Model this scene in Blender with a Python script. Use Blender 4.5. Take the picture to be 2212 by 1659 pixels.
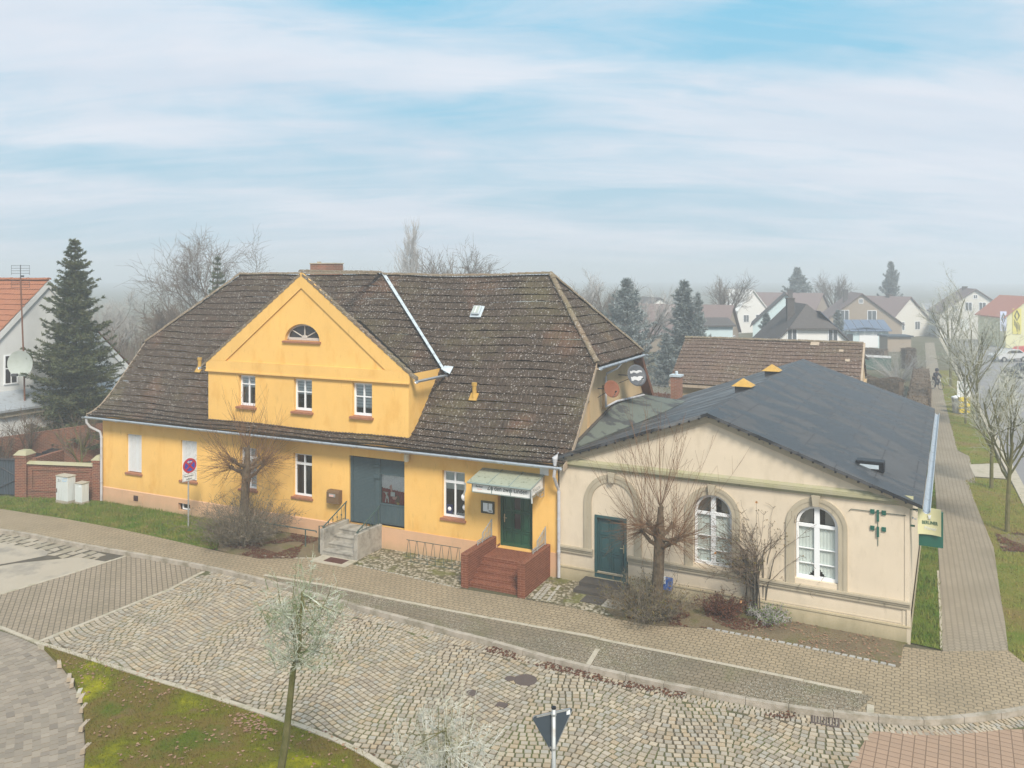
import bpy, bmesh, math, random
from mathutils import Vector, noise as mnoise
R = math.radians
rnd = random.Random(7)
# ---------------------------------------------------------------- camera, sky, sun, exposure
sc = bpy.context.scene
for o in list(bpy.data.objects): bpy.data.objects.remove(o)
col = sc.collection
FPX, CX, YH, CH = 1800.0, 1106.0, 595.0, 10.3       # focal length and horizon measured on a 2212 px wide view
cam_d = bpy.data.cameras.new('camera'); cam = bpy.data.objects.new('camera', cam_d); col.objects.link(cam)
cam.location = (0, 0, CH); cam.rotation_euler = (R(90), 0, 0)
cam_d.sensor_width = 36; cam_d.lens = FPX/2212*36; cam_d.shift_y = -(829.5-YH)/2212
cam_d.clip_start = .1; cam_d.clip_end = 4000
sc.camera = cam
SUN_EL, SUN_AZ = R(46), R(166)
sd = bpy.data.lights.new('sun', 'SUN'); sun = bpy.data.objects.new('sun', sd); col.objects.link(sun)
sd.energy = 3.7; sd.angle = R(16); sd.color = (1, .93, .82)
# direction towards the sun: behind the camera and a little to its right
sdir = Vector((math.sin(SUN_AZ)*math.cos(SUN_EL), math.cos(SUN_AZ)*math.cos(SUN_EL), math.sin(SUN_EL)))
sun.rotation_euler = sdir.to_track_quat('Z', 'Y').to_euler()
sc.view_settings.view_transform = 'Standard'; sc.view_settings.look = 'None'
sc.view_settings.exposure = 0.42; sc.view_settings.gamma = 1
sc.render.engine = 'CYCLES'; sc.cycles.volume_bounces = 4; sc.cycles.max_bounces = 10

class N:
    def __init__(s, tree): s.t = tree; s.n = tree.nodes; s.l = tree.links
    def new(s, typ, **kw):
        n = s.n.new(typ)
        for k, v in kw.items(): setattr(n, k, v)
        return n
    def set(s, inp, v):
        if hasattr(v, 'is_linked') or isinstance(v, bpy.types.NodeSocket): s.l.new(v, inp)
        elif isinstance(v, (tuple, list)):
            v = tuple(v)
            if len(inp.default_value) == 4 and len(v) == 3: v = v+(1,)
            inp.default_value = v
        else: inp.default_value = v
    def pos(s): return s.new('ShaderNodeNewGeometry').outputs['Position']
    def obj(s): return s.new('ShaderNodeTexCoord').outputs['Object']
    def map(s, vec, scale=(1, 1, 1), rot=(0, 0, 0), loc=(0, 0, 0)):
        n = s.new('ShaderNodeMapping'); s.set(n.inputs[0], vec); s.set(n.inputs['Location'], loc)
        s.set(n.inputs['Rotation'], rot); s.set(n.inputs['Scale'], scale); return n.outputs[0]
    def noise(s, vec, scale=5, detail=3, rough=.55, dist=0, out=0):
        n = s.new('ShaderNodeTexNoise'); s.set(n.inputs['Vector'], vec); n.inputs['Scale'].default_value = scale
        n.inputs['Detail'].default_value = detail; n.inputs['Roughness'].default_value = rough
        n.inputs['Distortion'].default_value = dist; return n.outputs[out]
    def vor(s, vec, scale=5, out=0, rand=1, feature='F1'):
        n = s.new('ShaderNodeTexVoronoi', feature=feature); s.set(n.inputs['Vector'], vec); n.inputs['Scale'].default_value = scale
        n.inputs['Randomness'].default_value = rand; return n.outputs[out]
    def mix(s, fac, a, b, blend='MIX'):
        n = s.new('ShaderNodeMix', data_type='RGBA', blend_type=blend)
        s.set(n.inputs[0], fac); s.set(n.inputs[6], a); s.set(n.inputs[7], b); return n.outputs[2]
    def ramp(s, fac, stops, interp='LINEAR'):
        n = s.new('ShaderNodeValToRGB'); s.set(n.inputs[0], fac); cr = n.color_ramp; cr.interpolation = interp
        while len(cr.elements) < len(stops): cr.elements.new(.5)
        for e, (p, c) in zip(cr.elements, stops):
            e.position = p; e.color = (c, c, c, 1) if isinstance(c, (int, float)) else tuple(c)+(1,)
        return n.outputs[0]
    def math(s, op, a, b=0.0, c=0.0):
        n = s.new('ShaderNodeMath', operation=op); s.set(n.inputs[0], a); s.set(n.inputs[1], b); s.set(n.inputs[2], c); return n.outputs[0]
    def sep(s, vec):
        n = s.new('ShaderNodeSeparateXYZ'); s.set(n.inputs[0], vec); return n.outputs
    def comb(s, x, y, z):
        n = s.new('ShaderNodeCombineXYZ'); s.set(n.inputs[0], x); s.set(n.inputs[1], y); s.set(n.inputs[2], z); return n.outputs[0]
    def bump(s, h, strength=.5, dist=.02):
        n = s.new('ShaderNodeBump'); s.set(n.inputs['Height'], h); n.inputs['Strength'].default_value = strength
        n.inputs['Distance'].default_value = dist; return n.outputs[0]
    def brick(s, vec, c1, c2, mortar, scale=1, w=.25, h=.08, ms=.01, off=.5, out=0, freq=2):
        n = s.new('ShaderNodeTexBrick'); s.set(n.inputs['Vector'], vec); s.set(n.inputs['Color1'], c1); s.set(n.inputs['Color2'], c2)
        s.set(n.inputs['Mortar'], mortar); n.inputs['Scale'].default_value = scale; n.inputs['Mortar Size'].default_value = ms
        n.inputs['Mortar Smooth'].default_value = .2
        n.inputs['Brick Width'].default_value = w; n.inputs['Row Height'].default_value = h; n.offset = off; n.offset_frequency = freq
        return n.outputs[out]

world = bpy.data.worlds.new('World'); sc.world = world; world.use_nodes = True
w = N(world.node_tree); w.n.clear()
sky = w.new('ShaderNodeTexSky', sky_type='NISHITA', sun_disc=False, sun_elevation=SUN_EL, sun_rotation=SUN_AZ, air_density=1.3, dust_density=1.5, ozone_density=2.5)
tc = w.new('ShaderNodeTexCoord').outputs['Generated']
X, Y, Z = w.sep(tc)
den = w.math('ADD', w.math('MAXIMUM', Z, 0.0), .22)
pl = w.comb(w.math('DIVIDE', X, den), w.math('DIVIDE', Y, den), 0.0)
pl1 = w.map(pl, scale=(.75, 1.5, 1), rot=(0, 0, R(24)), loc=(3.1, 1.4, 0))
pl2 = w.map(pl, scale=(.9, 3.4, 1), rot=(0, 0, R(-14)), loc=(1.3, 4.7, 0))
n1 = w.noise(pl1, 1.0, 6, .55, .6); n2 = w.noise(pl2, 1.6, 7, .62, .9)
m = w.math('ADD', w.math('MULTIPLY', n1, .62), w.math('MULTIPLY', n2, .38))
# blue gaps and cloud banks, placed by compass direction and height and frayed by noise
ay = w.math('ADD', w.math('ABSOLUTE', Y), .05)
wn = w.noise(w.comb(w.math('MULTIPLY', X, 1.0), w.math('MULTIPLY', Z, 3.0), Y), 2.2, 5, .6)
ca = w.math('ADD', w.math('DIVIDE', X, ay), w.math('MULTIPLY', w.math('SUBTRACT', wn, .5), .55))
cb = w.math('ADD', w.math('DIVIDE', Z, ay), w.math('MULTIPLY', w.math('SUBTRACT', wn, .5), -.14))
for (bx_, by_, rx0, ry0, am_) in ((.25, .262, .22, .045, -.12), (.42, .285, .16, .03, -.07), (.64, .30, .2, .06, .10), (.02, .185, .30, .045, -.11), (-.43, .128, .20, .022, -.13), (.02, .10, .26, .022, -.09), (-.24, .30, .14, .03, -.06), (-.5, .24, .28, .06, .12), (.52, .16, .3, .05, .10), (-.1, .235, .2, .025, .10), (-.2, .15, .2, .02, .08), (.3, .20, .2, .015, .08)):
    e1 = w.math('POWER', w.math('DIVIDE', w.math('SUBTRACT', ca, bx_), rx0), 2.0); e2 = w.math('POWER', w.math('DIVIDE', w.math('SUBTRACT', cb, by_), ry0), 2.0)
    m = w.math('ADD', m, w.math('MULTIPLY', w.math('EXPONENT', w.math('MULTIPLY', w.math('ADD', e1, e2), -1.0)), am_))
mask = w.ramp(m, [(.33, 0.0), (.44, .42), (.54, .82), (.68, 1.0)])
cc = w.ramp(w.noise(pl2, 1.1, 4, .5), [(.3, (6.6, 7.3, 8.3)), (.7, (8.0, 8.3, 9.0))])
blue = w.mix(.9, sky.outputs[0], (2.0, 6.0, 8.4))
blue = w.mix(w.ramp(Z, [(0.0, 1.0), (.35, 0.0)]), blue, (4.9, 6.4, 7.4))
skyc = w.mix(mask, blue, cc)
bg = w.new('ShaderNodeBackground'); w.l.new(skyc, bg.inputs[0]); bg.inputs[1].default_value = .078
w.l.new(bg.outputs[0], w.new('ShaderNodeOutputWorld').inputs[0])

# ---------------------------------------------------------------- helpers
def G(px, py, z=0.0):
    y = FPX*(CH-z)/(py-YH); return ((px-CX)/FPX*y, y)
class Fr:
    def __init__(s, A, B):
        s.O = A; d = math.dist(A, B); s.len = d
        s.u = ((B[0]-A[0])/d, (B[1]-A[1])/d); s.v = (-s.u[1], s.u[0])
    def __call__(s, a, b, z=0.0):
        return (s.O[0]+s.u[0]*a+s.v[0]*b, s.O[1]+s.u[1]*a+s.v[1]*b, z)
    def inv(s, p):
        dx, dy = p[0]-s.O[0], p[1]-s.O[1]; return (dx*s.u[0]+dy*s.u[1], dx*s.v[0]+dy*s.v[1])
    @property
    def ang(s): return math.atan2(s.u[1], s.u[0])
PL, PJ, PR = G(222, 1082), G(1205, 1247), G(1963, 1388)
FY, FB = Fr(PL, PJ), Fr(PJ, PR)
ID = Fr((0, 0), (1, 0))
def origin(o):
    p = Vector((0, 0, 0))
    while o is not None: p += o.location; o = o.parent
    return p
def tag(o, label=None, cat=None, group=None, kind=None):
    if label: o['label'] = label
    if cat: o['category'] = cat
    if group: o['group'] = group
    if kind: o['kind'] = kind
    return o
def thing(name, label, cat, loc=(0, 0, 0), group=None):
    o = bpy.data.objects.new(name, None); col.objects.link(o)
    if len(loc) == 2: loc = (loc[0], loc[1], 0)
    o.location = loc; o.empty_display_size = .3
    return tag(o, label, cat, group)
class MB:
    def __init__(s): s.v = []; s.f = []; s.c = []
    def face(s, pts, c=None):
        b = len(s.v); s.v.extend(tuple(p) for p in pts); s.f.append(tuple(range(b, b+len(pts)))); s.c.append(c)
    def box(s, fr, a0, a1, b0, b1, z0, z1, z0b=None, z1b=None):
        # z0b/z1b: heights at the b1 side when sloping
        if z0b is None: z0b = z0
        if z1b is None: z1b = z1
        b = len(s.v)
        s.v += [fr(a0, b0, z0), fr(a1, b0, z0), fr(a1, b1, z0b), fr(a0, b1, z0b), fr(a0, b0, z1), fr(a1, b0, z1), fr(a1, b1, z1b), fr(a0, b1, z1b)]
        for q in ((0, 3, 2, 1), (4, 5, 6, 7), (0, 1, 5, 4), (1, 2, 6, 5), (2, 3, 7, 6), (3, 0, 4, 7)):
            s.f.append(tuple(b+i for i in q)); s.c.append(None)
        return s
    def tube(s, pts, rad, n=8, caps=True, c=None):
        pts = [Vector(p) for p in pts]
        if isinstance(rad, (int, float)): rad = [rad]*len(pts)
        b = len(s.v); m = len(pts)
        for i, p in enumerate(pts):
            d = (pts[min(i+1, m-1)]-pts[max(i-1, 0)])
            if d.length < 1e-7: d = Vector((0, 0, 1))
            d.normalize()
            e = d.cross(Vector((0, 0, 1)) if abs(d.z) < .9 else Vector((1, 0, 0))).normalized(); g = d.cross(e)
            for k in range(n):
                t = 2*math.pi*k/n; q = p+(e*math.cos(t)+g*math.sin(t))*rad[i]; s.v.append((q.x, q.y, q.z))
        for i in range(m-1):
            for k in range(n):
                a = b+i*n+k; a2 = b+i*n+(k+1) % n
                s.f.append((a, a2, a2+n, a+n)); s.c.append(c)
        if caps:
            s.f.append(tuple(b+k for k in range(n))[::-1]); s.c.append(c)
            s.f.append(tuple(b+(m-1)*n+k for k in range(n))); s.c.append(c)
        return s
    def lathe(s, cx, cy, prof, n=20, ax=None):
        b = len(s.v)
        for r, z in prof:
            for k in range(n):
                t = 2*math.pi*k/n; s.v.append((cx+r*math.cos(t), cy+r*math.sin(t), z))
        for i in range(len(prof)-1):
            for k in range(n):
                a = b+i*n+k; a2 = b+i*n+(k+1) % n; s.f.append((a, a2, a2+n, a+n)); s.c.append(None)
        s.f.append(tuple(b+k for k in range(n))[::-1]); s.c.append(None)
        s.f.append(tuple(b+(len(prof)-1)*n+k for k in range(n))); s.c.append(None)
        return s
    def prism(s, pts0, pts1):
        "two parallel outlines joined into a closed solid"
        s.face(pts0[::-1]); s.face(pts1)
        n = len(pts0)
        for i in range(n):
            j = (i+1) % n; s.face([pts0[i], pts0[j], pts1[j], pts1[i]])
        return s
    def build(s, name, m, parent=None, smooth=False, bevel=0, merge=False, **tg):
        o0 = origin(parent); me = bpy.data.meshes.new(name)
        me.from_pydata([(x-o0.x, y-o0.y, z-o0.z) for x, y, z in s.v], [], s.f)
        if any(c is not None for c in s.c):
            ca = me.color_attributes.new('Col', 'FLOAT_COLOR', 'CORNER'); arr = []
            for f, c in zip(s.f, s.c):
                c = c or (1, 1, 1); arr += [c[0], c[1], c[2], 1]*len(f)
            ca.data.foreach_set('color', arr)
        if merge or bevel:
            bm = bmesh.new(); bm.from_mesh(me); bmesh.ops.remove_doubles(bm, verts=bm.verts, dist=1e-4)
            bmesh.ops.recalc_face_normals(bm, faces=bm.faces); bm.to_mesh(me); bm.free()
        if smooth: me.polygons.foreach_set('use_smooth', [True]*len(me.polygons))
        me.materials.append(m); me.update()
        o = bpy.data.objects.new(name, me); col.objects.link(o); o.parent = parent
        if bevel:
            md = o.modifiers.new('bevel', 'BEVEL'); md.width = bevel; md.segments = 2; md.limit_method = 'ANGLE'; md.angle_limit = R(40)
        if tg: tag(o, **tg)
        return o
def kids(o): return [c for c in bpy.data.objects if c.parent == o]
def copy_tree(o, parent=None):
    ch = list(o.children)
    c = o.copy(); col.objects.link(c); c.parent = parent
    for k in ch: copy_tree(k, c)
    return c
def clip(o, planes):
    "cut a mesh object by planes (world point, outward normal): what lies outside goes"
    o0 = origin(o); bm = bmesh.new(); bm.from_mesh(o.data)
    for p, n in planes:
        bmesh.ops.bisect_plane(bm, geom=bm.verts[:]+bm.edges[:]+bm.faces[:], dist=1e-5, plane_co=Vector(p)-o0, plane_no=Vector(n), clear_outer=True)
    bm.to_mesh(o.data); bm.free()
def text_mesh(txt, size, name, m, parent, org, ex, ez, extrude=.004, center=True, sx=1.0, align_y=True, font_off=0.0):
    "flat lettering laid out along ex (right) and ez (up) from the world point org"
    cu = bpy.data.curves.new('t', 'FONT'); cu.body = txt; cu.size = size; cu.extrude = extrude; cu.offset = font_off
    if center: cu.align_x = 'CENTER'
    ob = bpy.data.objects.new('t', cu); col.objects.link(ob)
    dg = bpy.context.evaluated_depsgraph_get(); me = bpy.data.meshes.new_from_object(ob.evaluated_get(dg))
    bpy.data.objects.remove(ob)
    ex, ez, org = Vector(ex), Vector(ez), Vector(org); nrm = ex.cross(ez); o0 = origin(parent)
    for vv in me.vertices: vv.co = org-o0+ex*vv.co.x*sx+ez*vv.co.y+nrm*vv.co.z
    me.materials.clear(); me.materials.append(m); me.name = name
    o = bpy.data.objects.new(name, me); col.objects.link(o); o.parent = parent
    return o

# ---------------------------------------------------------------- materials
M = {}
def mat(name):
    m = bpy.data.materials.new(name); m.use_nodes = True; n = N(m.node_tree)
    b = n.n['Principled BSDF']; M[name] = m; return m, n, b
def sc3(c, k): return tuple(min(1, x*k) for x in c)
def simple(name, c, rough=.7, var=.15, scale=3, bump=0, bscale=40, metal=0, dirt=None, dirt_amt=.5, dscale=1.2, spec=.3, stretch=(1, 1, 1), dlo=.5, dhi=.7):
    m, n, b = mat(name); p = n.pos()
    cc = n.mix(n.noise(p, scale, 4), sc3(c, 1-var), sc3(c, 1+var))
    if dirt: cc = n.mix(n.math('MULTIPLY', n.ramp(n.noise(n.map(p, scale=stretch), dscale, 6, .65), [(dlo, 0.0), (dhi, 1.0)]), dirt_amt), cc, dirt)
    n.set(b.inputs['Base Color'], cc); b.inputs['Roughness'].default_value = rough; b.inputs['Metallic'].default_value = metal
    b.inputs['Specular IOR Level'].default_value = spec
    if bump: n.set(b.inputs['Normal'], n.bump(n.noise(p, bscale, 3), bump, .01))
    return m
def plaster(name, c, stain, rot, lo=.52, hi=.75, amt=.55, grime=(.25, .22, .15), gamt=.3, band=None):
    m, n, b = mat(name); p = n.map(n.pos(), rot=(0, 0, rot))
    cc = n.mix(n.ramp(n.noise(p, .7, 5, .6), [(.3, 0.0), (.7, 1.0)]), sc3(c, .92), sc3(c, 1.05))
    st = n.ramp(n.noise(n.map(p, scale=(1.5, 1.5, .55)), 1.3, 7, .66), [(lo, 0.0), (hi, 1.0)])
    cc = n.mix(n.math('MULTIPLY', st, amt), cc, stain)
    g = n.ramp(n.noise(n.map(p, scale=(5, 5, 1.1)), 1.5, 6, .72), [(.60, 0.0), (.76, 1.0)])
    cc = n.mix(n.math('MULTIPLY', g, gamt), cc, grime)
    cc = n.mix(n.math('MULTIPLY', n.noise(p, 55, 2), .10), cc, sc3(c, .6))
    if band:
        for z0, z1, colr, a in band:
            zz = n.math('ADD', n.sep(p)[2], n.math('MULTIPLY', n.math('SUBTRACT', n.noise(n.map(p, scale=(1, 1, .4)), 3, 5, .7), .5), .5))
            fac = n.math('MULTIPLY', n.ramp(n.math('DIVIDE', n.math('SUBTRACT', zz, z0), z1-z0), [(0, 1.0), (1, 0.0)]), a)
            cc = n.mix(fac, cc, colr)
    n.set(b.inputs['Base Color'], cc); b.inputs['Roughness'].default_value = .92; b.inputs['Specular IOR Level'].default_value = .15
    n.set(b.inputs['Normal'], n.bump(n.noise(p, 60, 4, .7), .35, .006))
    return m
AY = -FY.ang
plaster('yellow_plaster', (.81, .49, .15), (.66, .32, .055), AY, band=[(.3, 1.25, (.58, .34, .12), .45)], gamt=.5, grime=(.36, .2, .05), amt=.6)
plaster('yellow_trim', (.79, .48, .15), (.6, .3, .06), AY, gamt=.6, grime=(.3, .2, .07))
plaster('yellow_reveal_shade', (.62, .34, .08), (.5, .25, .05), AY, gamt=.1)  # reveal shade worked into the plaster colour; no wall uses it
plaster('peach_plinth', (.62, .38, .23), (.5, .33, .2), AY, gamt=.25, grime=(.3, .25, .17), band=[(-.15, .35, (.28, .25, .14), .55)])
plaster('beige_plaster', (.68, .575, .44), (.48, .40, .29), -FB.ang, gamt=.4, band=[(-.1, .8, (.36, .31, .2), .5)])
plaster('beige_plinth', (.50, .42, .28), (.34, .29, .18), -FB.ang, gamt=.55, lo=.45, band=[(-.1, .35, (.2, .18, .1), .7)])
plaster('gable_render', (.52, .38, .22), (.36, .27, .16), AY, gamt=.75, grime=(.13, .11, .08), lo=.45)
plaster('stone_trim', (.45, .39, .29), (.28, .24, .17), -FB.ang, gamt=.75, grime=(.12, .11, .09), lo=.45)
plaster('green_stone_trim', (.38, .35, .24), (.3, .3, .12), -FB.ang, gamt=.8, grime=(.14, .13, .08), lo=.4)
plaster('white_house_plaster', (.66, .66, .64), (.5, .5, .47), AY, gamt=.3)
simple('white_pvc', (.80, .81, .82), .35, .03, spec=.5)
simple('old_white_wood', (.52, .47, .42), .8, .2, 8, dirt=(.2, .15, .1), dscale=8)
simple('shutter_white', (.76, .76, .76), .5, .04)
simple('zinc', (.52, .56, .60), .42, .12, 6, metal=.55, dirt=(.25, .24, .22), dscale=4)
simple('pale_pipe', (.50, .50, .52), .5, .1, 6, dirt=(.25, .2, .17), dscale=3)
simple('lead', (.50, .56, .60), .5, .12, 5, dirt=(.3, .32, .3), dscale=5)
simple('dark_metal', (.06, .06, .065), .5, .2)
simple('black_plastic', (.012, .013, .016), .45, .2)
simple('iron_green', (.045, .085, .075), .55, .3, 9, dirt=(.14, .07, .03), dscale=9)
simple('galvanised', (.42, .43, .42), .5, .15, 12, metal=.4, dirt=(.2, .15, .1), dscale=6)
simple('concrete_step', (.37, .34, .29), .9, .2, 4, .5, 60, dirt=(.12, .11, .09), dscale=3, dirt_amt=.75, dlo=.45, dhi=.68)
simple('dark_step', (.075, .065, .055), .95, .3, 4, .5, 60)
simple('brown_sill', (.33, .14, .075), .7, .3, 9, .3, 60, dirt=(.12, .07, .05), dscale=8)
simple('brown_wood', (.16, .07, .04), .7, .25, 5, .2)
simple('pale_wood', (.42, .33, .24), .75, .25, 7, dirt=(.16, .12, .09), dscale=9)
simple('rust_dish', (.20, .075, .04), .7, .25, 6)
simple('dark_dish', (.085, .09, .10), .5, .15, 4)
simple('pale_dish', (.40, .43, .39), .5, .1, 4, dirt=(.3, .33, .25), dscale=3)
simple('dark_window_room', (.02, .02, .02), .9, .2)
simple('room_curtain', (.40, .36, .32), .9, .12, 6)
simple('net_curtain', (.70, .73, .70), .9, .12, 7)
simple('white_lace', (.9, .9, .92), .9, .1, 30, dirt=(.45, .4, .45), dscale=22, dirt_amt=.5)
simple('blind_white', (.86, .88, .9), .8, .05)
simple('blind_shade', (.55, .58, .6), .8, .05)
simple('shop_red', (.32, .02, .03), .9, .3, 10)
simple('white_paper', (.72, .74, .74), .8, .03)
simple('pink_paper', (.72, .42, .36), .8, .05)
simple('gold_paper', (.6, .42, .08), .8, .05)
simple('mailbox_brown', (.15, .09, .045), .6, .2, 6)
simple('lamp_glass', (.62, .56, .42), .3, .1, 9)
simple('lamp_cap', (.2, .06, .04), .5, .2)
simple('menu_frame', (.07, .07, .04), .6, .2)
simple('green_door', (.012, .075, .04), .38, .2, 5, spec=.45)
simple('teal_door', (.028, .085, .09), .5, .2, 5, dirt=(.05, .06, .05), dscale=5, spec=.4)
simple('far_glass', (.10, .11, .12), .3, .2)  # distant panes lightened in colour to stand in for haze
simple('door_glass', (.03, .025, .025), .15, .2, spec=.6)
simple('brass', (.6, .5, .32), .35, .1, metal=.6)
simple('shutter_teal', (.055, .085, .095), .6, .15, 7, dirt=(.1, .12, .12), dscale=12)
simple('canopy_glass', (.33, .35, .27), .5, .12, 2.5, dirt=(.07, .08, .03), dscale=9, dlo=.56, dhi=.66, dirt_amt=.8)
simple('canopy_metal', (.22, .27, .25), .5, .15)
simple('sign_white', (.74, .74, .72), .55, .03, 4)
simple('sign_text', (.03, .035, .03), .6, .1)
simple('sign_red', (.45, .02, .035), .5, .1)
simple('sign_blue', (.03, .06, .38), .5, .1)
simple('sign_back', (.05, .065, .08), .5, .1)
simple('cream_sign', (.62, .60, .36), .5, .06, 3)
simple('green_sign', (.014, .10, .07), .5, .15, 3)
simple('vent_yellow', (.50, .30, .07), .6, .2, 6, dirt=(.3, .16, .04), dscale=7)
simple('grey_cabinet', (.60, .62, .60), .6, .06, 3, dirt=(.33, .33, .26), dscale=2.5, stretch=(5, 5, .5), dlo=.5, dhi=.75, dirt_amt=.6)
simple('cabinet_paint', (.42, .55, .66), .6, .1, 6)
simple('stone_kerb', (.38, .33, .27), .9, .25, 6, .5, 50, dirt=(.15, .13, .08), dscale=2.2, dlo=.45, dhi=.65, dirt_amt=.7)
simple('pale_kerb', (.42, .37, .29), .9, .2, 6, .5, 50, dirt=(.2, .19, .1), dscale=2.5, dlo=.5, dhi=.7, dirt_amt=.6)
simple('concrete_slab', (.38, .33, .26), .9, .10, 1.2, .4, 60, dirt=(.22, .2, .17), dscale=.5, dlo=.5, dhi=.62, dirt_amt=.75)
simple('wet_mud', (.09, .075, .055), .8, .35, 3, .8, 20, dirt=(.05, .05, .02), dscale=4)
simple('asphalt', (.22, .21, .21), .9, .12, .8, .4, 80)
simple('path_sand', (.30, .26, .2), .95, .15, 1.5, .4, 40)
simple('iron_cover', (.10, .075, .065), .7, .25, 30, .5, 30)
simple('rust_mat', (.09, .035, .025), .9, .3, 20)
simple('blue_box', (.02, .09, .35), .5, .2, 9, dirt=(.5, .55, .6), dscale=9)
simple('yellow_plastic', (.62, .47, .04), .5, .1)
simple('skin', (.45, .27, .2), .6, .1)
simple('dark_cloth', (.035, .035, .045), .9, .2)
simple('tyre', (.015, .015, .015), .8, .1)
simple('solar', (.11, .145, .21), .25, .1, 2, spec=.6)
simple('pale_blue_wall', (.55, .66, .68), .9, .04)
simple('white_wall', (.70, .69, .66), .9, .04)
simple('tan_wall', (.32, .26, .2), .9, .08)
simple('grey_house_wall', (.62, .60, .55), .9, .05)
simple('banner_yellow', (.62, .55, .12), .7, .05)
simple('banner_blue', (.55, .6, .78), .7, .05)
simple('banner_mark', (.10, .10, .05), .7, .05)
simple('red_paint', (.5, .08, .06), .4, .05)
simple('white_paint', (.5, .5, .5), .4, .05)
simple('green_mesh', (.09, .16, .13), .8, .2)
m, n, b = mat('glass')
out = n.n['Material Output']; tr = n.new('ShaderNodeBsdfTransparent'); tr.inputs[0].default_value = (.86, .89, .88, 1)
gl = n.new('ShaderNodeBsdfGlossy'); gl.inputs['Roughness'].default_value = .06; fz = n.new('ShaderNodeFresnel'); fz.inputs[0].default_value = 1.55
ms = n.new('ShaderNodeMixShader'); n.l.new(n.math('ADD', fz.outputs[0], .04), ms.inputs[0]); n.l.new(tr.outputs[0], ms.inputs[1]); n.l.new(gl.outputs[0], ms.inputs[2]); n.l.new(ms.outputs[0], out.inputs[0])

def brickmat(name, c1, c2, mortar, rot, w=.25, h=.077, ms=.012, dirt=(.1, .08, .05), damt=.5):
    m, n, b = mat(name); p = n.map(n.pos(), rot=(0, 0, rot)); x, y, z = n.sep(p)
    nz = n.math('ABSOLUTE', n.sep(n.new('ShaderNodeNewGeometry').outputs['Normal'])[2])
    side = n.comb(n.math('ADD', x, y), z, 0.0); top = n.comb(y, x, 0.0)
    mx = n.new('ShaderNodeMix', data_type='VECTOR'); n.set(mx.inputs[0], n.math('GREATER_THAN', nz, .6)); n.set(mx.inputs[4], side); n.set(mx.inputs[5], top)
    vec = mx.outputs[1]
    cc = n.brick(vec, c1, c2, mortar, 1, w, h, ms); fac = n.brick(vec, c1, c2, mortar, 1, w, h, ms, out=1)
    cc = n.mix(n.math('MULTIPLY', n.ramp(n.noise(p, 2.2, 6, .65), [(.45, 0.0), (.7, 1.0)]), damt), cc, dirt)
    cc = n.mix(n.math('MULTIPLY', n.noise(p, 30, 2), .25), cc, sc3(c1, .6))
    n.set(b.inputs['Base Color'], cc); b.inputs['Roughness'].default_value = .85; b.inputs['Specular IOR Level'].default_value = .2
    n.set(b.inputs['Normal'], n.bump(n.math('SUBTRACT', n.noise(p, 60, 2), n.math('MULTIPLY', fac, 2.0)), .5, .006)); return m
brickmat('porch_brick', (.21, .068, .033), (.155, .046, .023), (.33, .17, .11), AY, dirt=(.10, .035, .02), damt=.35, ms=.008)
brickmat('garden_brick', (.24, .075, .04), (.14, .045, .03), (.33, .22, .15), AY)
brickmat('chimney_brick', (.34, .13, .08), (.26, .1, .06), (.36, .28, .22), AY)
def paver(name, c1, c2, mortar, rot, w=.2, h=.1, ms=.008, warp=0, dirt=(.14, .12, .08), damt=.4, speck=None, off=.5, dscale=.6, moss=None):
    m, n, b = mat(name); p = n.map(n.pos(), rot=(0, 0, rot)); x, y, z = n.sep(p)
    if warp:
        y2 = n.math('ADD', y, n.math('MULTIPLY', n.math('SINE', n.math('MULTIPLY', x, 2*math.pi/(w))), warp))
        x2 = n.math('ADD', x, n.math('MULTIPLY', n.math('SINE', n.math('MULTIPLY', y, 2*math.pi/(h*2))), warp))
    else: x2, y2 = x, y
    vec = n.comb(x2, y2, 0.0)
    cc = n.brick(vec, c1, c2, mortar, 1, w, h, ms, off); fac = n.brick(vec, c1, c2, mortar, 1, w, h, ms, off, out=1)
    cc = n.mix(n.math('MULTIPLY', n.ramp(n.noise(p, dscale, 7, .62), [(.42, 0.0), (.68, 1.0)]), damt), cc, dirt)
    if moss: cc = n.mix(n.math('MULTIPLY', n.ramp(n.noise(p, 1.1, 6, .7), [(.5, 0.0), (.64, 1.0)]), moss[1]), cc, moss[0])
    cc = n.mix(n.math('MULTIPLY', n.noise(p, 45, 3, .7), .35), cc, sc3(c1, .55))
    if speck:
        msk = n.math('MULTIPLY', n.math('LESS_THAN', n.vor(p, 26), .33), n.ramp(n.noise(n.map(p, loc=(3, 1, 0)), .35, 3), [(.42, 0.0), (.55, 1.0)]))
        cc = n.mix(n.math('MULTIPLY', msk, n.vor(p, 26, out=1) and n.ramp(n.sep(n.vor(p, 26, out=1))[0], [(.45, 0.0), (.6, 1.0)])), cc, speck)
    n.set(b.inputs['Base Color'], cc); b.inputs['Roughness'].default_value = .9; b.inputs['Specular IOR Level'].default_value = .2
    n.set(b.inputs['Normal'], n.bump(n.math('SUBTRACT', n.noise(p, 60, 2), n.math('MULTIPLY', fac, 2.5)), .6, .006)); return m
paver('pavement_pavers', (.37, .29, .19), (.32, .25, .165), (.12, .10, .065), AY, .2, .165, .012, .018, damt=.35)
paver('path_pavers', (.33, .28, .21), (.295, .25, .19), (.17, .135, .10), AY+R(90), .2, .165, .012, .018, damt=.35)
paver('parking_pavers', (.25, .20, .14), (.21, .17, .12), (.09, .075, .045), AY, .2, .165, .012, .018, dirt=(.11, .1, .07), damt=.5, speck=(.42, .40, .34), moss=((.13, .14, .05), .35))
paver('grey_pavers', (.34, .275, .20), (.29, .235, .175), (.12, .10, .07), AY+R(40), .24, .16, .014, 0, damt=.35)
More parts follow.
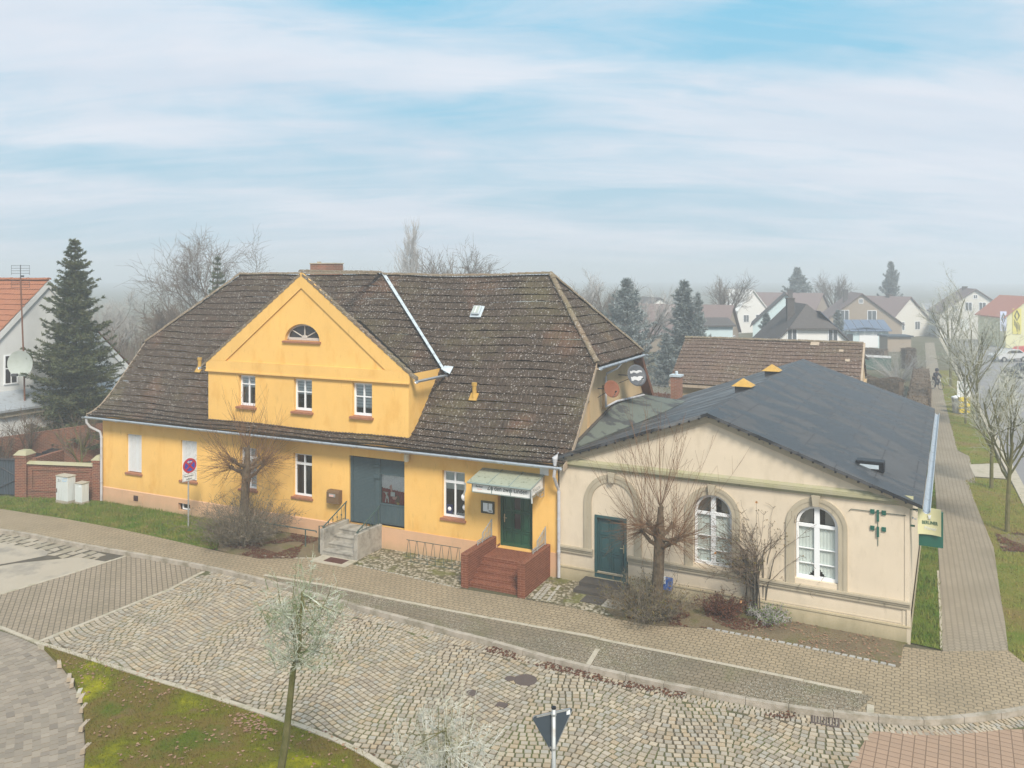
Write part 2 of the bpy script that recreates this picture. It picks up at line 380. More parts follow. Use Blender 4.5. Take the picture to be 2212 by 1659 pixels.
paver('pink_pavers', (.39, .265, .185), (.35, .24, .17), (.18, .12, .08), AY+R(3), .24, .2, .012, 0, damt=.12, off=0.0)
m, n, b = mat('cobble_stone')
at = n.new('ShaderNodeVertexColor'); at.layer_name = 'Col'; p = n.pos()
cc = n.mix(n.math('MULTIPLY', n.noise(p, 30, 4, .7), .45), at.outputs[0], (.2, .18, .14))
cc = n.mix(n.math('MULTIPLY', n.ramp(n.noise(p, .35, 5, .6), [(.5, 0.0), (.75, 1.0)]), .25), cc, (.2, .18, .13))
n.set(b.inputs['Base Color'], cc); b.inputs['Roughness'].default_value = .75; n.set(b.inputs['Normal'], n.bump(n.noise(p, 45, 3), .5, .012))
m, n, b = mat('joint_soil'); p = n.pos()
cc = n.mix(n.ramp(n.noise(p, .5, 5, .6), [(.40, 0.0), (.62, 1.0)]), (.085, .065, .04), (.09, .10, .03))
n.set(b.inputs['Base Color'], cc); b.inputs['Roughness'].default_value = 1; n.set(b.inputs['Normal'], n.bump(n.noise(p, 60, 3), .6, .02))
def grassmat(name, cols, scale=.5, spots=None):
    m, n, b = mat(name); p = n.pos()
    cc = n.ramp(n.noise(p, scale, 6, .66, .3), cols)
    cc = n.mix(n.math('MULTIPLY', n.noise(p, 14, 4, .75), .6), cc, sc3(cols[0][1], .45))
    if spots: cc = n.mix(n.ramp(n.noise(n.map(p, loc=(5, 2, 0)), spots[1], 4, .6), [(spots[2], 0.0), (spots[2]+.1, .9)]), cc, spots[0])
    n.set(b.inputs['Base Color'], cc); b.inputs['Roughness'].default_value = 1; b.inputs['Specular IOR Level'].default_value = .1
    n.set(b.inputs['Normal'], n.bump(n.noise(p, 25, 5, .8), .9, .05)); return m
grassmat('island_grass', [(.32, (.12, .16, .015)), (.44, (.23, .15, .045)), (.54, (.19, .19, .015)), (.66, (.46, .42, .01))], .5, spots=((.19, .125, .06), .9, .6))
grassmat('lawn', [(.35, (.08, .17, .015)), (.5, (.14, .19, .02)), (.68, (.24, .19, .05))], .6)
grassmat('verge', [(.35, (.15, .2, .025)), (.5, (.23, .21, .045)), (.68, (.27, .17, .08))], .5)
grassmat('yard_ground', [(.3, (.12, .13, .06)), (.5, (.15, .13, .08)), (.7, (.2, .18, .13))], .15)
grassmat('bare_earth', [(.3, (.18, .14, .085)), (.5, (.27, .21, .13)), (.66, (.15, .16, .04))], .8)
m, n, b = mat('pebble_ground'); p = n.pos()
v1 = n.vor(p, 9); vc = n.sep(n.vor(p, 9, out=1))[0]
st = n.ramp(vc, [(0, (.2, .17, .12)), (.5, (.33, .28, .2)), (1, (.42, .38, .3))])
cc = n.mix(n.ramp(v1, [(.42, 0.0), (.6, 1.0)]), st, (.10, .085, .04))
cc = n.mix(n.ramp(n.noise(p, 1.0, 5, .65), [(.52, 0.0), (.60, .75)]), cc, (.12, .12, .025))
n.set(b.inputs['Base Color'], cc); b.inputs['Roughness'].default_value = .95; n.set(b.inputs['Normal'], n.bump(v1, -.8, .03))
def blademat(name, c1, c2, tr=0.0, scale=2.0):
    m, n, b = mat(name); p = n.pos()
    cc = n.mix(n.ramp(n.noise(p, scale, 4, .7), [(.35, 0.0), (.65, 1.0)]), c1, c2)
    n.set(b.inputs['Base Color'], cc); b.inputs['Roughness'].default_value = .9; b.inputs['Specular IOR Level'].default_value = .1; return m
blademat('blade_green', (.085, .155, .015), (.21, .19, .05), scale=1.3)
grassmat('blade_island', [(.32, (.12, .16, .015)), (.44, (.23, .15, .045)), (.54, (.19, .19, .015)), (.66, (.46, .42, .01))], .5, spots=((.24, .16, .075), .9, .6))
blademat('blade_verge', (.17, .22, .03), (.28, .21, .07))
blademat('dead_leaf', (.20, .11, .065), (.36, .23, .15), scale=9)
blademat('dark_leaf_litter', (.085, .035, .022), (.14, .06, .035), scale=9)
blademat('bark_grey', (.07, .052, .035), (.16, .12, .08), scale=9)
blademat('bark_moss', (.10, .10, .03), (.17, .15, .07), scale=4)
blademat('twig_orange', (.12, .065, .035), (.20, .115, .065), scale=3)
blademat('twig_brown', (.11, .08, .055), (.17, .13, .10), scale=3)
blademat('twig_dark', (.09, .08, .065), (.15, .13, .10), scale=2)
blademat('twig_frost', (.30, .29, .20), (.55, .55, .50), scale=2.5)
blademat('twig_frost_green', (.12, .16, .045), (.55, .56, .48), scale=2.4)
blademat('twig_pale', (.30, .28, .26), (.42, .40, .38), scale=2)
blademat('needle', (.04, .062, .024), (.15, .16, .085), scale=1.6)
blademat('needle_frost_haze', (.11, .135, .12), (.30, .33, .33), scale=1.3)  # frosted needles, paled further in colour in place of distance haze
blademat('shrub_twig', (.11, .10, .065), (.2, .16, .12), scale=4)
blademat('rose_leaf', (.11, .11, .03), (.16, .09, .03), scale=6)
blademat('rose_flower', (.55, .3, .12), (.6, .35, .2), scale=6)
blademat('hedge_brown', (.12, .085, .06), (.18, .14, .1), scale=3)
blademat('tarp_leaf', (.1, .16, .03), (.13, .17, .05), scale=4)
def tilemat(name, c1, c2, lich=.5, red=None, moss=.4, scale=16):
    m, n, b = mat(name); p = n.pos()
    cc = n.mix(n.ramp(n.noise(p, 5, 6, .7), [(.3, 0.0), (.7, 1.0)]), c1, c2)
    if red: cc = n.mix(n.ramp(n.noise(n.map(p, scale=(1, 1, .6), loc=(4, 1, 2)), .55, 3, .5), [(.58, 0.0), (.72, .5)]), cc, red)
    if moss: cc = n.mix(n.math('MULTIPLY', n.ramp(n.noise(n.map(p, loc=(9, 3, 1)), .45, 6, .7), [(.5, 0.0), (.7, 1.0)]), moss), cc, (.14, .125, .055))
    cc = n.mix(n.math('MULTIPLY', n.ramp(n.noise(p, 38, 4, .75), [(.5, 0.0), (.68, 1.0)]), .5), cc, (.3, .26, .23))
    if lich:
        pd = n.map(p); 
        for sc_, loc, amt in ((scale*.55, (0, 0, 0), lich), (scale*.85, (7, 3, 5), lich)):
            q = n.map(p, loc=loc); d = n.vor(q, sc_); rc = n.sep(n.vor(q, sc_, out=1))
            d = n.math('ADD', d, n.math('MULTIPLY', n.math('SUBTRACT', n.noise(q, 40, 2), .5), .22))
            ring = n.math('MULTIPLY', n.ramp(d, [(.10, .35), (.17, 1.0), (.27, 1.0), (.33, 0.0)]), n.math('GREATER_THAN', rc[0], n.math('SUBTRACT', 1.12-amt*.6, n.math('MULTIPLY', n.noise(p, .5, 3), .45))))
            cc = n.mix(n.math('MULTIPLY', ring, .75), cc, (.40, .37, .34))
    n.set(b.inputs['Base Color'], cc); b.inputs['Roughness'].default_value = .95; b.inputs['Specular IOR Level'].default_value = .1
    n.set(b.inputs['Normal'], n.bump(n.noise(p, 40, 4, .7), .6, .015)); return m
tilemat('roof_tile', (.026, .017, .011), (.072, .050, .034), .24, red=(.15, .075, .045), scale=20)
tilemat('ridge_tile', (.13, .10, .065), (.24, .19, .13), .35, red=(.2, .12, .07), moss=.6)
tilemat('orange_tile', (.28, .10, .05), (.37, .15, .08), 0, moss=.1)
tilemat('barn_tile', (.085, .052, .036), (.15, .10, .072), .10, red=(.16, .08, .05), moss=.35)
tilemat('far_roof_red', (.16, .115, .11), (.21, .155, .145), 0, moss=0)  # distance haze mixed into the tile colour, so paler and greyer
tilemat('far_roof_grey', (.075, .068, .066), (.10, .092, .09), 0, moss=0)
tilemat('far_roof_orange', (.4, .15, .1), (.45, .19, .13), 0, moss=0)
m, n, b = mat('bitumen'); p = n.map(n.pos(), rot=(0, 0, -FB.ang)); x, y, z = n.sep(p)
cc = n.mix(n.noise(p, 1.0, 5, .6), (.054, .055, .058), (.09, .091, .094))
wet = n.ramp(n.noise(n.map(p, scale=(.45, 1.1, 1), loc=(2.4, 1.3, 0)), .9, 6, .6, .5), [(.475, 0.0), (.505, 1.0)])
cc = n.mix(n.math('MULTIPLY', wet, .85), cc, (.016, .017, .019))
seam = n.brick(n.comb(y, x, 0.0), (0, 0, 0), (0, 0, 0), (1, 1, 1), 1, 2.6, 1.0, .016, .35)
cc = n.mix(n.math('MULTIPLY', seam, .9), cc, (.03, .03, .035))
xr_ = FB.O[0]*FB.u[0]+FB.O[1]*FB.u[1]+5.0
pale = n.math('MULTIPLY', n.ramp(n.noise(n.map(p, scale=(.3, 1.6, 1), loc=(0, 3.3, 0)), .8, 4, .5), [(.54, 0.0), (.6, 1.0)]), n.math('LESS_THAN', x, xr_))
cc = n.mix(n.math('MULTIPLY', pale, .45), cc, (.26, .265, .265))
n.set(b.inputs['Base Color'], cc); n.set(b.inputs['Roughness'], n.math('SUBTRACT', .75, n.math('MULTIPLY', wet, .35)))
b.inputs['Specular IOR Level'].default_value = .4; n.set(b.inputs['Normal'], n.bump(n.noise(p, 120, 2), .3, .004))
simple('green_felt', (.12, .135, .115), .85, .15, 1.5, .3, 60, dirt=(.045, .045, .05), dscale=.9, dlo=.50, dhi=.55, dirt_amt=.8)
# ---------------------------------------------------------------- building helpers
def arch_pts(a0, a1, zs, zt, n=14):
    c, r, h = (a0+a1)/2, (a1-a0)/2, zt-zs
    return [(c-r*math.cos(math.pi*i/n), zs+h*math.sin(math.pi*i/n)) for i in range(n+1)]
def wall_sheet(mb, fr, a0, a1, z0, z1, holes, v=0.0, depth=.18, th=.3):
    "outer face with openings; hole = (a0, a1, z0, z1[, spring, depth])"
    xs = sorted({a0, a1, *[h[0] for h in holes], *[h[1] for h in holes]}); zs = sorted({z0, z1, *[h[2] for h in holes], *[h[3] for h in holes]})
    for i in range(len(xs)-1):
        for j in range(len(zs)-1):
            cx, cz = (xs[i]+xs[i+1])/2, (zs[j]+zs[j+1])/2
            if any(h[0] < cx < h[1] and h[2] < cz < h[3] for h in holes): continue
            mb.face([fr(xs[i], v, zs[j]), fr(xs[i+1], v, zs[j]), fr(xs[i+1], v, zs[j+1]), fr(xs[i], v, zs[j+1])])
    for h in holes:
        d = h[5] if len(h) > 5 else depth
        if len(h) > 4 and h[4] is not None:
            ap = arch_pts(h[0], h[1], h[4], h[3])
            for (x0, q0), (x1, q1) in zip(ap, ap[1:]):
                mb.face([fr(x0, v, q0), fr(x1, v, q1), fr(x1, v, h[3]+1e-4), fr(x0, v, h[3]+1e-4)])
            out = [(h[0], h[2])]+ap+[(h[1], h[2])]
        else: out = [(h[0], h[2]), (h[0], h[3]), (h[1], h[3]), (h[1], h[2])]
        for k in range(len(out)):
            p, q = out[k], out[(k+1) % len(out)]
            mb.face([fr(p[0], v, p[1]), fr(q[0], v, q[1]), fr(q[0], v+d, q[1]), fr(p[0], v+d, p[1])])
def window(parent, fr, a0, a1, z0, z1, v, transom=None, mullion=True, fw=.07, bars=(), arch=None, arch_panes=False):
    "frame mesh with a pane as its child"
    mb = MB(); B = lambda *a: mb.box(fr, *a)
    d0, d1 = v-.03, v+.04; zt = arch if arch else z1
    B(a0, a0+fw, d0, d1, z0, zt); B(a1-fw, a1, d0, d1, z0, zt); B(a0+fw, a1-fw, d0, d1, z0, z0+fw*1.3)
    if arch:
        ap = arch_pts(a0, a1, arch, z1); ip = arch_pts(a0+fw, a1-fw, arch, z1-fw)
        for k in range(len(ap)-1):
            o = [fr(*x) for x in ((ap[k][0], d0, ap[k][1]), (ap[k+1][0], d0, ap[k+1][1]), (ip[k+1][0], d0, ip[k+1][1]), (ip[k][0], d0, ip[k][1]))]
            o2 = [fr(*x) for x in ((ap[k][0], d1, ap[k][1]), (ap[k+1][0], d1, ap[k+1][1]), (ip[k+1][0], d1, ip[k+1][1]), (ip[k][0], d1, ip[k][1]))]
            mb.prism(o, o2)
    else: B(a0+fw, a1-fw, d0, d1, z1-fw, z1)
    c = (a0+a1)/2
    if mullion: B(c-fw*mullion/2 if mullion is not True else c-fw*.4, c+fw*mullion/2 if mullion is not True else c+fw*.4, d0-.004, d1, z0+fw*1.3, z1-fw)
    if transom: B(a0+fw, a1-fw, d0-.008, d1, transom-.045, transom+.045)
    for q in bars: B(a0+fw, a1-fw, d0+.012, d1-.012, q-.012, q+.012)
    f = mb.build('window', M['white_pvc'], parent)
    g = MB()
    if arch:
        ip = arch_pts(a0+fw*.5, a1-fw*.5, arch, z1-fw*.5)
        g.face([fr(x, v+.01, q) for x, q in [(a0+fw*.5, z0+.03)]+ip+[(a1-fw*.5, z0+.03)]])
    else: g.face([fr(a0+.03, v+.01, z0+.03), fr(a1-.03, v+.01, z0+.03), fr(a1-.03, v+.01, z1-.03), fr(a0+.03, v+.01, z1-.03)])
    g.build('pane', M['glass'], f)
    return f
def sill(parent, fr, a0, a1, z, v, m='brown_sill', out=.07, t=.07, ext=.06):
    mb = MB(); mb.box(fr, a0-ext, a1+ext, -out, v, z-t-.03, z-.03, z-t, z+.012); return mb.build('sill', M[m], parent)
def tile_slope(name, m, parent, O, e, g, a0, a1, b0, b1, zf, rows, clips=(), step=.0375, period=.15, amp=.026, lip=.065, sag=None, jit=.008):
    "overlapping courses of wavy tiles. O plan origin, e along the eaves, g up the slope in plan; zf(b) height"
    rr = random.Random(hash(name) % 1000 if False else int(a1*10+b1)); na = int((a1-a0)/step)+1
    mb = MB(); P = lambda a, b, z: (O[0]+e[0]*a+g[0]*b, O[1]+e[1]*a+g[1]*b, z)
    tj = [[(rr.random()-.5)*jit*2 for _ in range(int((a1-a0)/(period*2))+2)] for _ in range(rows+1)]
    sagf = sag or (lambda a, b: 0)
    prof = [amp*(1-abs(math.sin(math.pi*((a0+(a1-a0)*i/(na-1))/period)))) for i in range(na)]
    for r in range(rows):
        ba = b0+(b1-b0)*r/rows; bb = b0+(b1-b0)*(r+1)/rows+.03
        s = len(mb.v)
        for k in range(4):
            for i in range(na):
                a = a0+(a1-a0)*i/(na-1); j = tj[r][int((a-a0)/(period*2))]
                base = ba+j*.8+.012*math.sin(a*1.7+r*.9)
                if k == 0: b_, zz = base+.07, zf(base+.07)-.012
                elif k == 1: b_, zz = base, zf(base)+lip+prof[i]+j
                elif k == 2: b_ = (ba+bb)/2; zz = zf(b_)+lip*.55+prof[i]+j*.6
                else: b_, zz = bb, zf(bb)+.004+prof[i]
                mb.v.append(P(a, b_, zz+sagf(a, b_)))
        for k in range(3):
            for i in range(na-1):
                q = s+k*na+i; mb.f.append((q, q+1, q+1+na, q+na)); mb.c.append(None)
    o = mb.build(name, m, parent)
    if clips: clip(o, clips)
    return o
def ridge_run(mb, p, q, n=None, r=.11, lift=.03, sag=0.0, rr=random.Random(3)):
    "half-round ridge tiles laid one over the next"
    p, q = Vector(p), Vector(q); L = (q-p).length; n = n or max(2, int(L/.36)); d = (q-p)/n
    h = d.normalized(); e = h.cross(Vector((0, 0, 1))).normalized(); up = e.cross(h)
    for i in range(n):
        a = p+d*i-h*.03; b = p+d*(i+1); o = Vector(((rr.random()-.5)*.02, (rr.random()-.5)*.02, (rr.random()-.5)*.025-sag*math.sin(math.pi*(i+.5)/n)))
        for (u0, r0), (u1, r1) in (((a, r*1.12), (b, r*.95)),):
            s = len(mb.v)
            for u_, r_ in ((u0, r0), (u1, r1)):
                for k in range(7):
                    t = math.pi*k/6; w_ = u_+o+up*lift+e*math.cos(t)*r_+up*(math.sin(t)*r_*.8-.03); mb.v.append(tuple(w_))
            for k in range(6): mb.f.append((s+k, s+k+1, s+k+8, s+k+7)); mb.c.append(None)
            mb.f.append(tuple(s+k for k in range(7))); mb.c.append(None)
def gutter(mb, fr_pts, r=.075):
    "half-round gutter along a polyline of world points"
    pts = [Vector(p) for p in fr_pts]
    for p, q in zip(pts, pts[1:]):
        d = (q-p).normalized(); e = d.cross(Vector((0, 0, 1))).normalized()
        s = len(mb.v)
        for c in (p, q):
            for rr_ in (r, r-.012):
                for k in range(7):
                    t = math.pi+math.pi*k/6; mb.v.append(tuple(c+e*math.cos(t)*rr_+Vector((0, 0, 1))*math.sin(t)*rr_))
        for k in range(6):
            mb.f.append((s+k, s+k+1, s+15+k, s+14+k)); mb.f.append((s+7+k, s+21+k, s+22+k, s+8+k)); mb.c += [None, None]
        mb.f.append((s, s+14, s+21, s+7)); mb.f.append((s+6, s+13, s+27, s+20)); mb.c += [None, None]
        mb.tube([p+e*r, q+e*r], .014, 6); mb.tube([p-e*r, q-e*r], .014, 6)
        n = max(1, int((q-p).length/2.0))
        for i in range(n+1):
            c = p+(q-p)*(i/n); mb.tube([c+e*math.cos(math.pi+math.pi*k/6)*(r+.012)+Vector((0, 0, 1))*math.sin(math.pi+math.pi*k/6)*(r+.012) for k in range(7)], .012, 4)

# ================================================================ YELLOW HOUSE
S = FY.len
yh = thing('yellow_house', 'long yellow plastered inn with a brown tiled half-hipped roof and a big front gable', 'house', FY(0, 0))
def zm(v):
    if v >= .9: return 10.3-1.14*(5.7-v)
    t = (.9-v)/1.35; return 4.83-1.539*t+.64*t*t
DW = [(8.03, 8.93, 4.86, 6.16), (10.93, 11.85, 4.86, 6.16), (13.8, 14.72, 4.86, 6.16)]
W1 = [(1.56, 2.49), (4.87, 5.80), (8.22, 9.12), (11.0, 11.95), (17.88, 18.82)]
holes = [(a, b, 1.44, 3.2) for a, b in W1]+[(13.75, 16.26, .80, 3.36, None, .22), (20.14, 21.49, .72, 2.78, None, .32)]
mb = MB(); wall_sheet(mb, FY, 0, S, .66, 4.0, [h for h in holes])
# right gable wall and left gable wall and back wall, up to the half hips
GR = Fr(FY(S, 0)[:2], FY(S, 11.4)[:2]); GL = Fr(FY(0, 11.4)[:2], FY(0, 0)[:2])
gp = [(0, .0), (11.4, .0), (11.4, 4.0), (8.55, 7.0), (2.85, 7.0), (.9, 4.72), (0, 4.0)]
mb.face([FY(0, v, z) for v, z in gp]); mb.face([FY(0, 11.4, 0), FY(S, 11.4, 0), FY(S, 11.4, 4), FY(0, 11.4, 4)])
mb.build('wall', M['yellow_plaster'], yh)
# gable wall at the right with two small blind openings
gw = MB(); wall_sheet(gw, GR, 0, 11.4, 0, 7.1, [(4.5, 4.95, 5.0, 6.0), (2.9, 3.2, 4.6, 5.6, None, .12)], v=0, depth=.14)
go = gw.build('gable_wall', M['gable_render'], yh)
clip(go, [(FY(S, 0, 3.95), Vector(FY(0, -1.13, 1))-Vector(FY(0, 0, 0))), (FY(S, 2.85, 6.98), (Vector(FY(0, -1.13, 1))-Vector(FY(0, 0, 0)))), (FY(S, 11.4, 3.8), (Vector(FY(0, 1.13, 1))-Vector(FY(0, 0, 0))))])
for (a, b, c, d) in ((4.5, 4.95, 5.0, 6.0), (2.9, 3.2, 4.6, 5.6)): fl = MB(); fl.face([GR(a, .13, c), GR(b, .13, c), GR(b, .13, d), GR(a, .13, d)]); fl.build('blocked_opening', M['gable_render'], yh)
# plinth, slightly proud, with vent and cellar window openings
mb = MB(); PH = [(2.05, 2.33, .27, .50, None, .06), (4.75, 5.45, .17, .48, None, .16)]
wall_sheet(mb, FY, -.03, S, -.05, .66, PH, v=-.035, depth=.2)
mb.face([FY(-.03, -.035, .66), FY(13.6, -.035, .66), FY(13.6, .001, .69), FY(-.03, .001, .69)])
mb.face([FY(13.6, -.035, .66), FY(S, -.035, .66), FY(S, .001, .69), FY(13.6, .001, .69)])
mb.box(FY, 15.15, 20.14, -.033, 0.02, .64, .80); mb.box(FY, 21.5, S, -.033, .02, .64, .82)
mb.box(FY, 13.75, 15.15, .0, .25, .5, .80)
mb.box(FY, -.06, -.001, -.03, 11.4, -.05, .67)
mb.build('plinth', M['peach_plinth'], yh)
vt = MB(); vt.box(FY, 1.75, 2.62, -.05, -.034, .2, .56); o = vt.build('vent_surround', M['peach_plinth'], yh)
vt = MB(); vt.box(FY, 2.05, 2.33, -.052, -.045, .26, .5); vt.build('vent_dark_plate', M['dark_window_room'], yh)  # dark plate on the surround in place of the shade inside the vent
vt = MB()
for k in range(5): vt.box(FY, 2.06, 2.32, -.075, -.053, .275+k*.045, .292+k*.045)
vt.build('vent_grille', M['rust_mat'], yh)
cw = window(yh, FY, 4.9, 5.45, .2, .47, .1, mullion=False, fw=.04); cw.name = 'cellar_window'
# --- main windows
for i, (a, b) in enumerate(W1):
    f = window(yh, FY, a, b, 1.49, 3.2, .17, transom=2.78 if i > 1 else None, fw=.07)
    sill(yh, FY, a, b, 1.5, .17)
    if i < 2:
        s_ = MB()
        for k in range(33):
            z = 1.53+k*.0505; s_.box(FY, a+.05, b-.01, .09-.012, .09, z, z+.038)
        s_.box(FY, a+.01, a+.05, .07, .12, 1.5, 3.2); s_.build('roller_shutter', M['shutter_white'], yh)
    elif i == 2:
        c = MB(); c.face([FY(a, .21, 1.5), FY(b, .21, 1.5), FY(b, .21, 3.2), FY(a, .21, 3.2)]); c.build('curtain', M['white_lace'], f)
    elif i == 3:
        c = MB()
        for k in range(10):
            x0 = a+.04+k*.045; c.face([FY(x0, .26+.03*(k % 2), 1.5), FY(x0+.045, .26+.03*((k+1) % 2), 1.5), FY(x0+.045, .26+.03*((k+1) % 2), 3.2), FY(x0, .26+.03*(k % 2), 3.2)])
        c.build('curtain', M['brown_wood'], f)
    else:
        c = MB(); c.face([FY(a, .21, 2.5), FY(b, .21, 2.5), FY(b, .21, 3.2), FY(a, .21, 3.2)])
        for k in range(14): c.tube([FY(a+.07+k*.06, .23, 2.5), FY(a+.07+k*.06, .23, 3.2)], .012, 4)
        c.build('curtain', M['net_curtain'], f)
        d = MB(); d.box(FY, a+.09, a+.33, .2, .215, 1.6, 1.92); d.build('window_picture', M['sign_blue'], f)
        d = MB(); d.lathe(*FY(a+.21, .19)[:2], [(.0, 1.70), (.06, 1.72), (.075, 1.78), (.05, 1.83), (.0, 1.85)], 10); d.build('window_picture_motif', M['white_paper'], f)
        d = MB()
        for cx_, cz, r_ in ((.82, 2.25, .16), (.84, 1.88, .13)):
            d.lathe(*FY(a+cx_, .27)[:2], [(r_*math.sin(math.pi*k/8)+.001, cz-r_*math.cos(math.pi*k/8)) for k in range(9)], 14)
        for k in range(14): d.lathe(*FY(a+.2+.05*k, .25)[:2], [(.001, 1.56), (.03, 1.6), (.001, 1.66+.06*rnd.random())], 6)
        d.build('window_ornaments', M['white_lace'], f)
# room darkness put in as near-black sheets behind the openings
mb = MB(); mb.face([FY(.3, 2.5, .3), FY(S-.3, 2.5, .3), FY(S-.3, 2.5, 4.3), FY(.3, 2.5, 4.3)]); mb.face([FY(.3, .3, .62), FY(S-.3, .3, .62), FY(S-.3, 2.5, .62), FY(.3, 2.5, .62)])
mb.build('room_dark_sheet', M['dark_window_room'], yh)
# --- shop front
sf = MB()
for k in range(46):
    z = .80+k*.0545; sf.box(FY, 13.86, 14.93, .10, .118, z, z+.05)
sf.build('roller_shutter', M['shutter_teal'], yh, label='closed dark teal roller shutter over the shop door')
sf = MB()
for k in range(11):
    z = 2.78+k*.0525; sf.box(FY, 15.12, 16.25, .10, .118, z, z+.048)
sf.build('roller_shutter', M['shutter_teal'], yh, label='short dark shutter above the shop window')
sf = MB(); sf.box(FY, 13.76, 13.86, .06, .16, .80, 3.35); sf.box(FY, 14.93, 15.12, .05, .2, .80, 3.35); sf.box(FY, 14.9, 15.15, .0, .06, 2.6, 2.75)
sf.box(FY, 14.93, 15.15, -.02, .05, 3.05, 3.12); sf.box(FY, 15.12, 16.25, .08, .16, 1.60, 1.66); sf.build('shop_front_frame', M['shutter_teal'], yh)
sf = MB(); sf.box(FY, 15.12, 16.25, .10, .14, .88, 1.6)
for k in range(9): sf.box(FY, 15.14+k*.124, 15.24+k*.124, .09, .101, .93, 1.56)
sf.build('lower_panel', M['shutter_teal'], yh)
sw = MB(); sw.box(FY, 15.12, 15.15, .10, .15, 1.66, 2.78); sw.box(FY, 16.22, 16.25, .1, .15, 1.66, 2.78); sw.box(FY, 15.15, 16.22, .1, .15, 2.74, 2.78); wf = sw.build('shop_window', M['shutter_teal'], yh)
g_ = MB(); g_.face([FY(15.15, .12, 1.66), FY(16.22, .12, 1.66), FY(16.22, .12, 2.78), FY(15.15, .12, 2.78)]); g_.build('pane', M['glass'], wf)
g_ = MB()
for k in range(27):
    x0 = 15.15+k*.04; g_.face([FY(x0, .17+.01*(k % 2), 1.66), FY(x0+.04, .17+.01*((k+1) % 2), 1.66), FY(x0+.04, .17+.01*((k+1) % 2), 2.35), FY(x0, .17+.01*(k % 2), 2.35)])
g_.build('red_curtain', M['shop_red'], wf)
g_ = MB()
for k in range(27):
    x0 = 15.15+k*.04; zb = 2.26-.03*abs(math.sin(k*1.1))-.09*(k/27); g_.face([FY(x0, .145+.01*(k % 2), zb), FY(x0+.04, .145+.01*((k+1) % 2), zb), FY(x0+.04, .145+.01*((k+1) % 2), 2.78), FY(x0, .145+.01*(k % 2), 2.78)])
g_.build('lace_curtain', M['white_lace'], wf)
g_ = MB(); dp = lambda pts, v=.135: g_.prism([FY(a, v, z) for a, z in pts], [FY(a, v+.006, z) for a, z in pts])
dp([(15.50, 2.32), (15.60, 2.40), (15.64, 2.1), (15.58, 2.12)]); dp([(15.62, 1.92), (15.86, 1.98), (15.8, 1.84), (15.66, 1.84)]); g_.build('pink_paper_shapes', M['pink_paper'], wf)
g_ = MB(); dp([(15.56, 1.95), (15.75, 1.95), (15.75, 2.12), (15.56, 2.12)], .128); g_.build('white_paper_square', M['white_paper'], wf); g_ = MB()
dp([(15.30, 1.7), (15.35, 1.7), (15.36, 1.85), (15.42, 1.84), (15.43, 1.7), (15.48, 1.7), (15.46, 1.9), (15.40, 1.98), (15.40, 2.04), (15.33, 2.08), (15.30, 2.02), (15.35, 1.98)])
dp([(15.22, 2.10), (15.44, 2.08), (15.44, 2.05), (15.22, 2.07)], .134); g_.build('paper_reindeer', M['white_paper'], wf); g_ = MB()
for k in range(4):
    t = k*math.pi/4; g_.tube([FY(15.98+.045*math.cos(t), .15, 2.22+.045*math.sin(t)), FY(15.98-.045*math.cos(t), .15, 2.22-.045*math.sin(t))], .006, 4)
g_.build('paper_snowflake', M['white_paper'], wf)
g_ = MB(); g_.box(FY, 15.75, 15.93, .14, .2, 1.74, 1.93); dp([(15.72, 1.93), (15.96, 1.93), (15.9, 2.0), (15.78, 2.0)], .14); g_.box(FY, 15.8, 15.84, .13, .14, 1.8, 1.86); g_.build('little_house_ornament', M['mailbox_brown'], wf)
g_ = MB(); g_.box(FY, 15.83, 15.92, .14, .18, 1.66, 1.75); g_.build('gold_star_ornament', M['gold_paper'], wf)
# --- front door
door = MB(); door.box(FY, 20.15, 21.48, .28, .33, .72, 2.78)
door.box(FY, 20.15, 20.24, .22, .28, .72, 2.78); door.box(FY, 21.38, 21.48, .22, .28, .72, 2.78); door.box(FY, 20.24, 21.38, .22, .28, 2.68, 2.78)
rows_ = [(.86, 1.22), (1.34, 1.90), (2.02, 2.58)]
for z0, z1 in rows_:
    for a0 in (20.33, 20.67, 21.01):
        a1 = a0+.25
        for q in ((a0-.03, a1+.03, z0-.03, z0), (a0-.03, a1+.03, z1, z1+.03), (a0-.03, a0, z0, z1), (a1, a1+.03, z0, z1)):
            door.box(FY, q[0], q[1], .245, .28, q[2], q[3])
        if a0 != 20.67: door.box(FY, a0+.04, a1-.04, .262, .28, z0+.04, z1-.04)
door.box(FY, 20.24, 21.38, .235, .28, .73, .83)
dr = door.build('door', M['green_door'], yh)
dg = MB(); dg.box(FY, 20.68, 20.91, .268, .28, 1.36, 1.88); dg.box(FY, 20.68, 20.91, .268, .28, 2.04, 2.56); dg.build('door_pane', M['door_glass'], dr)
dh = MB(); dh.box(FY, 20.275, 20.315, .24, .262, 1.55, 1.84); dh.tube([FY(20.295, .24, 1.72), FY(20.295, .19, 1.72), FY(20.41, .19, 1.72)], .012, 8); dh.build('handle', M['brass'], dr)
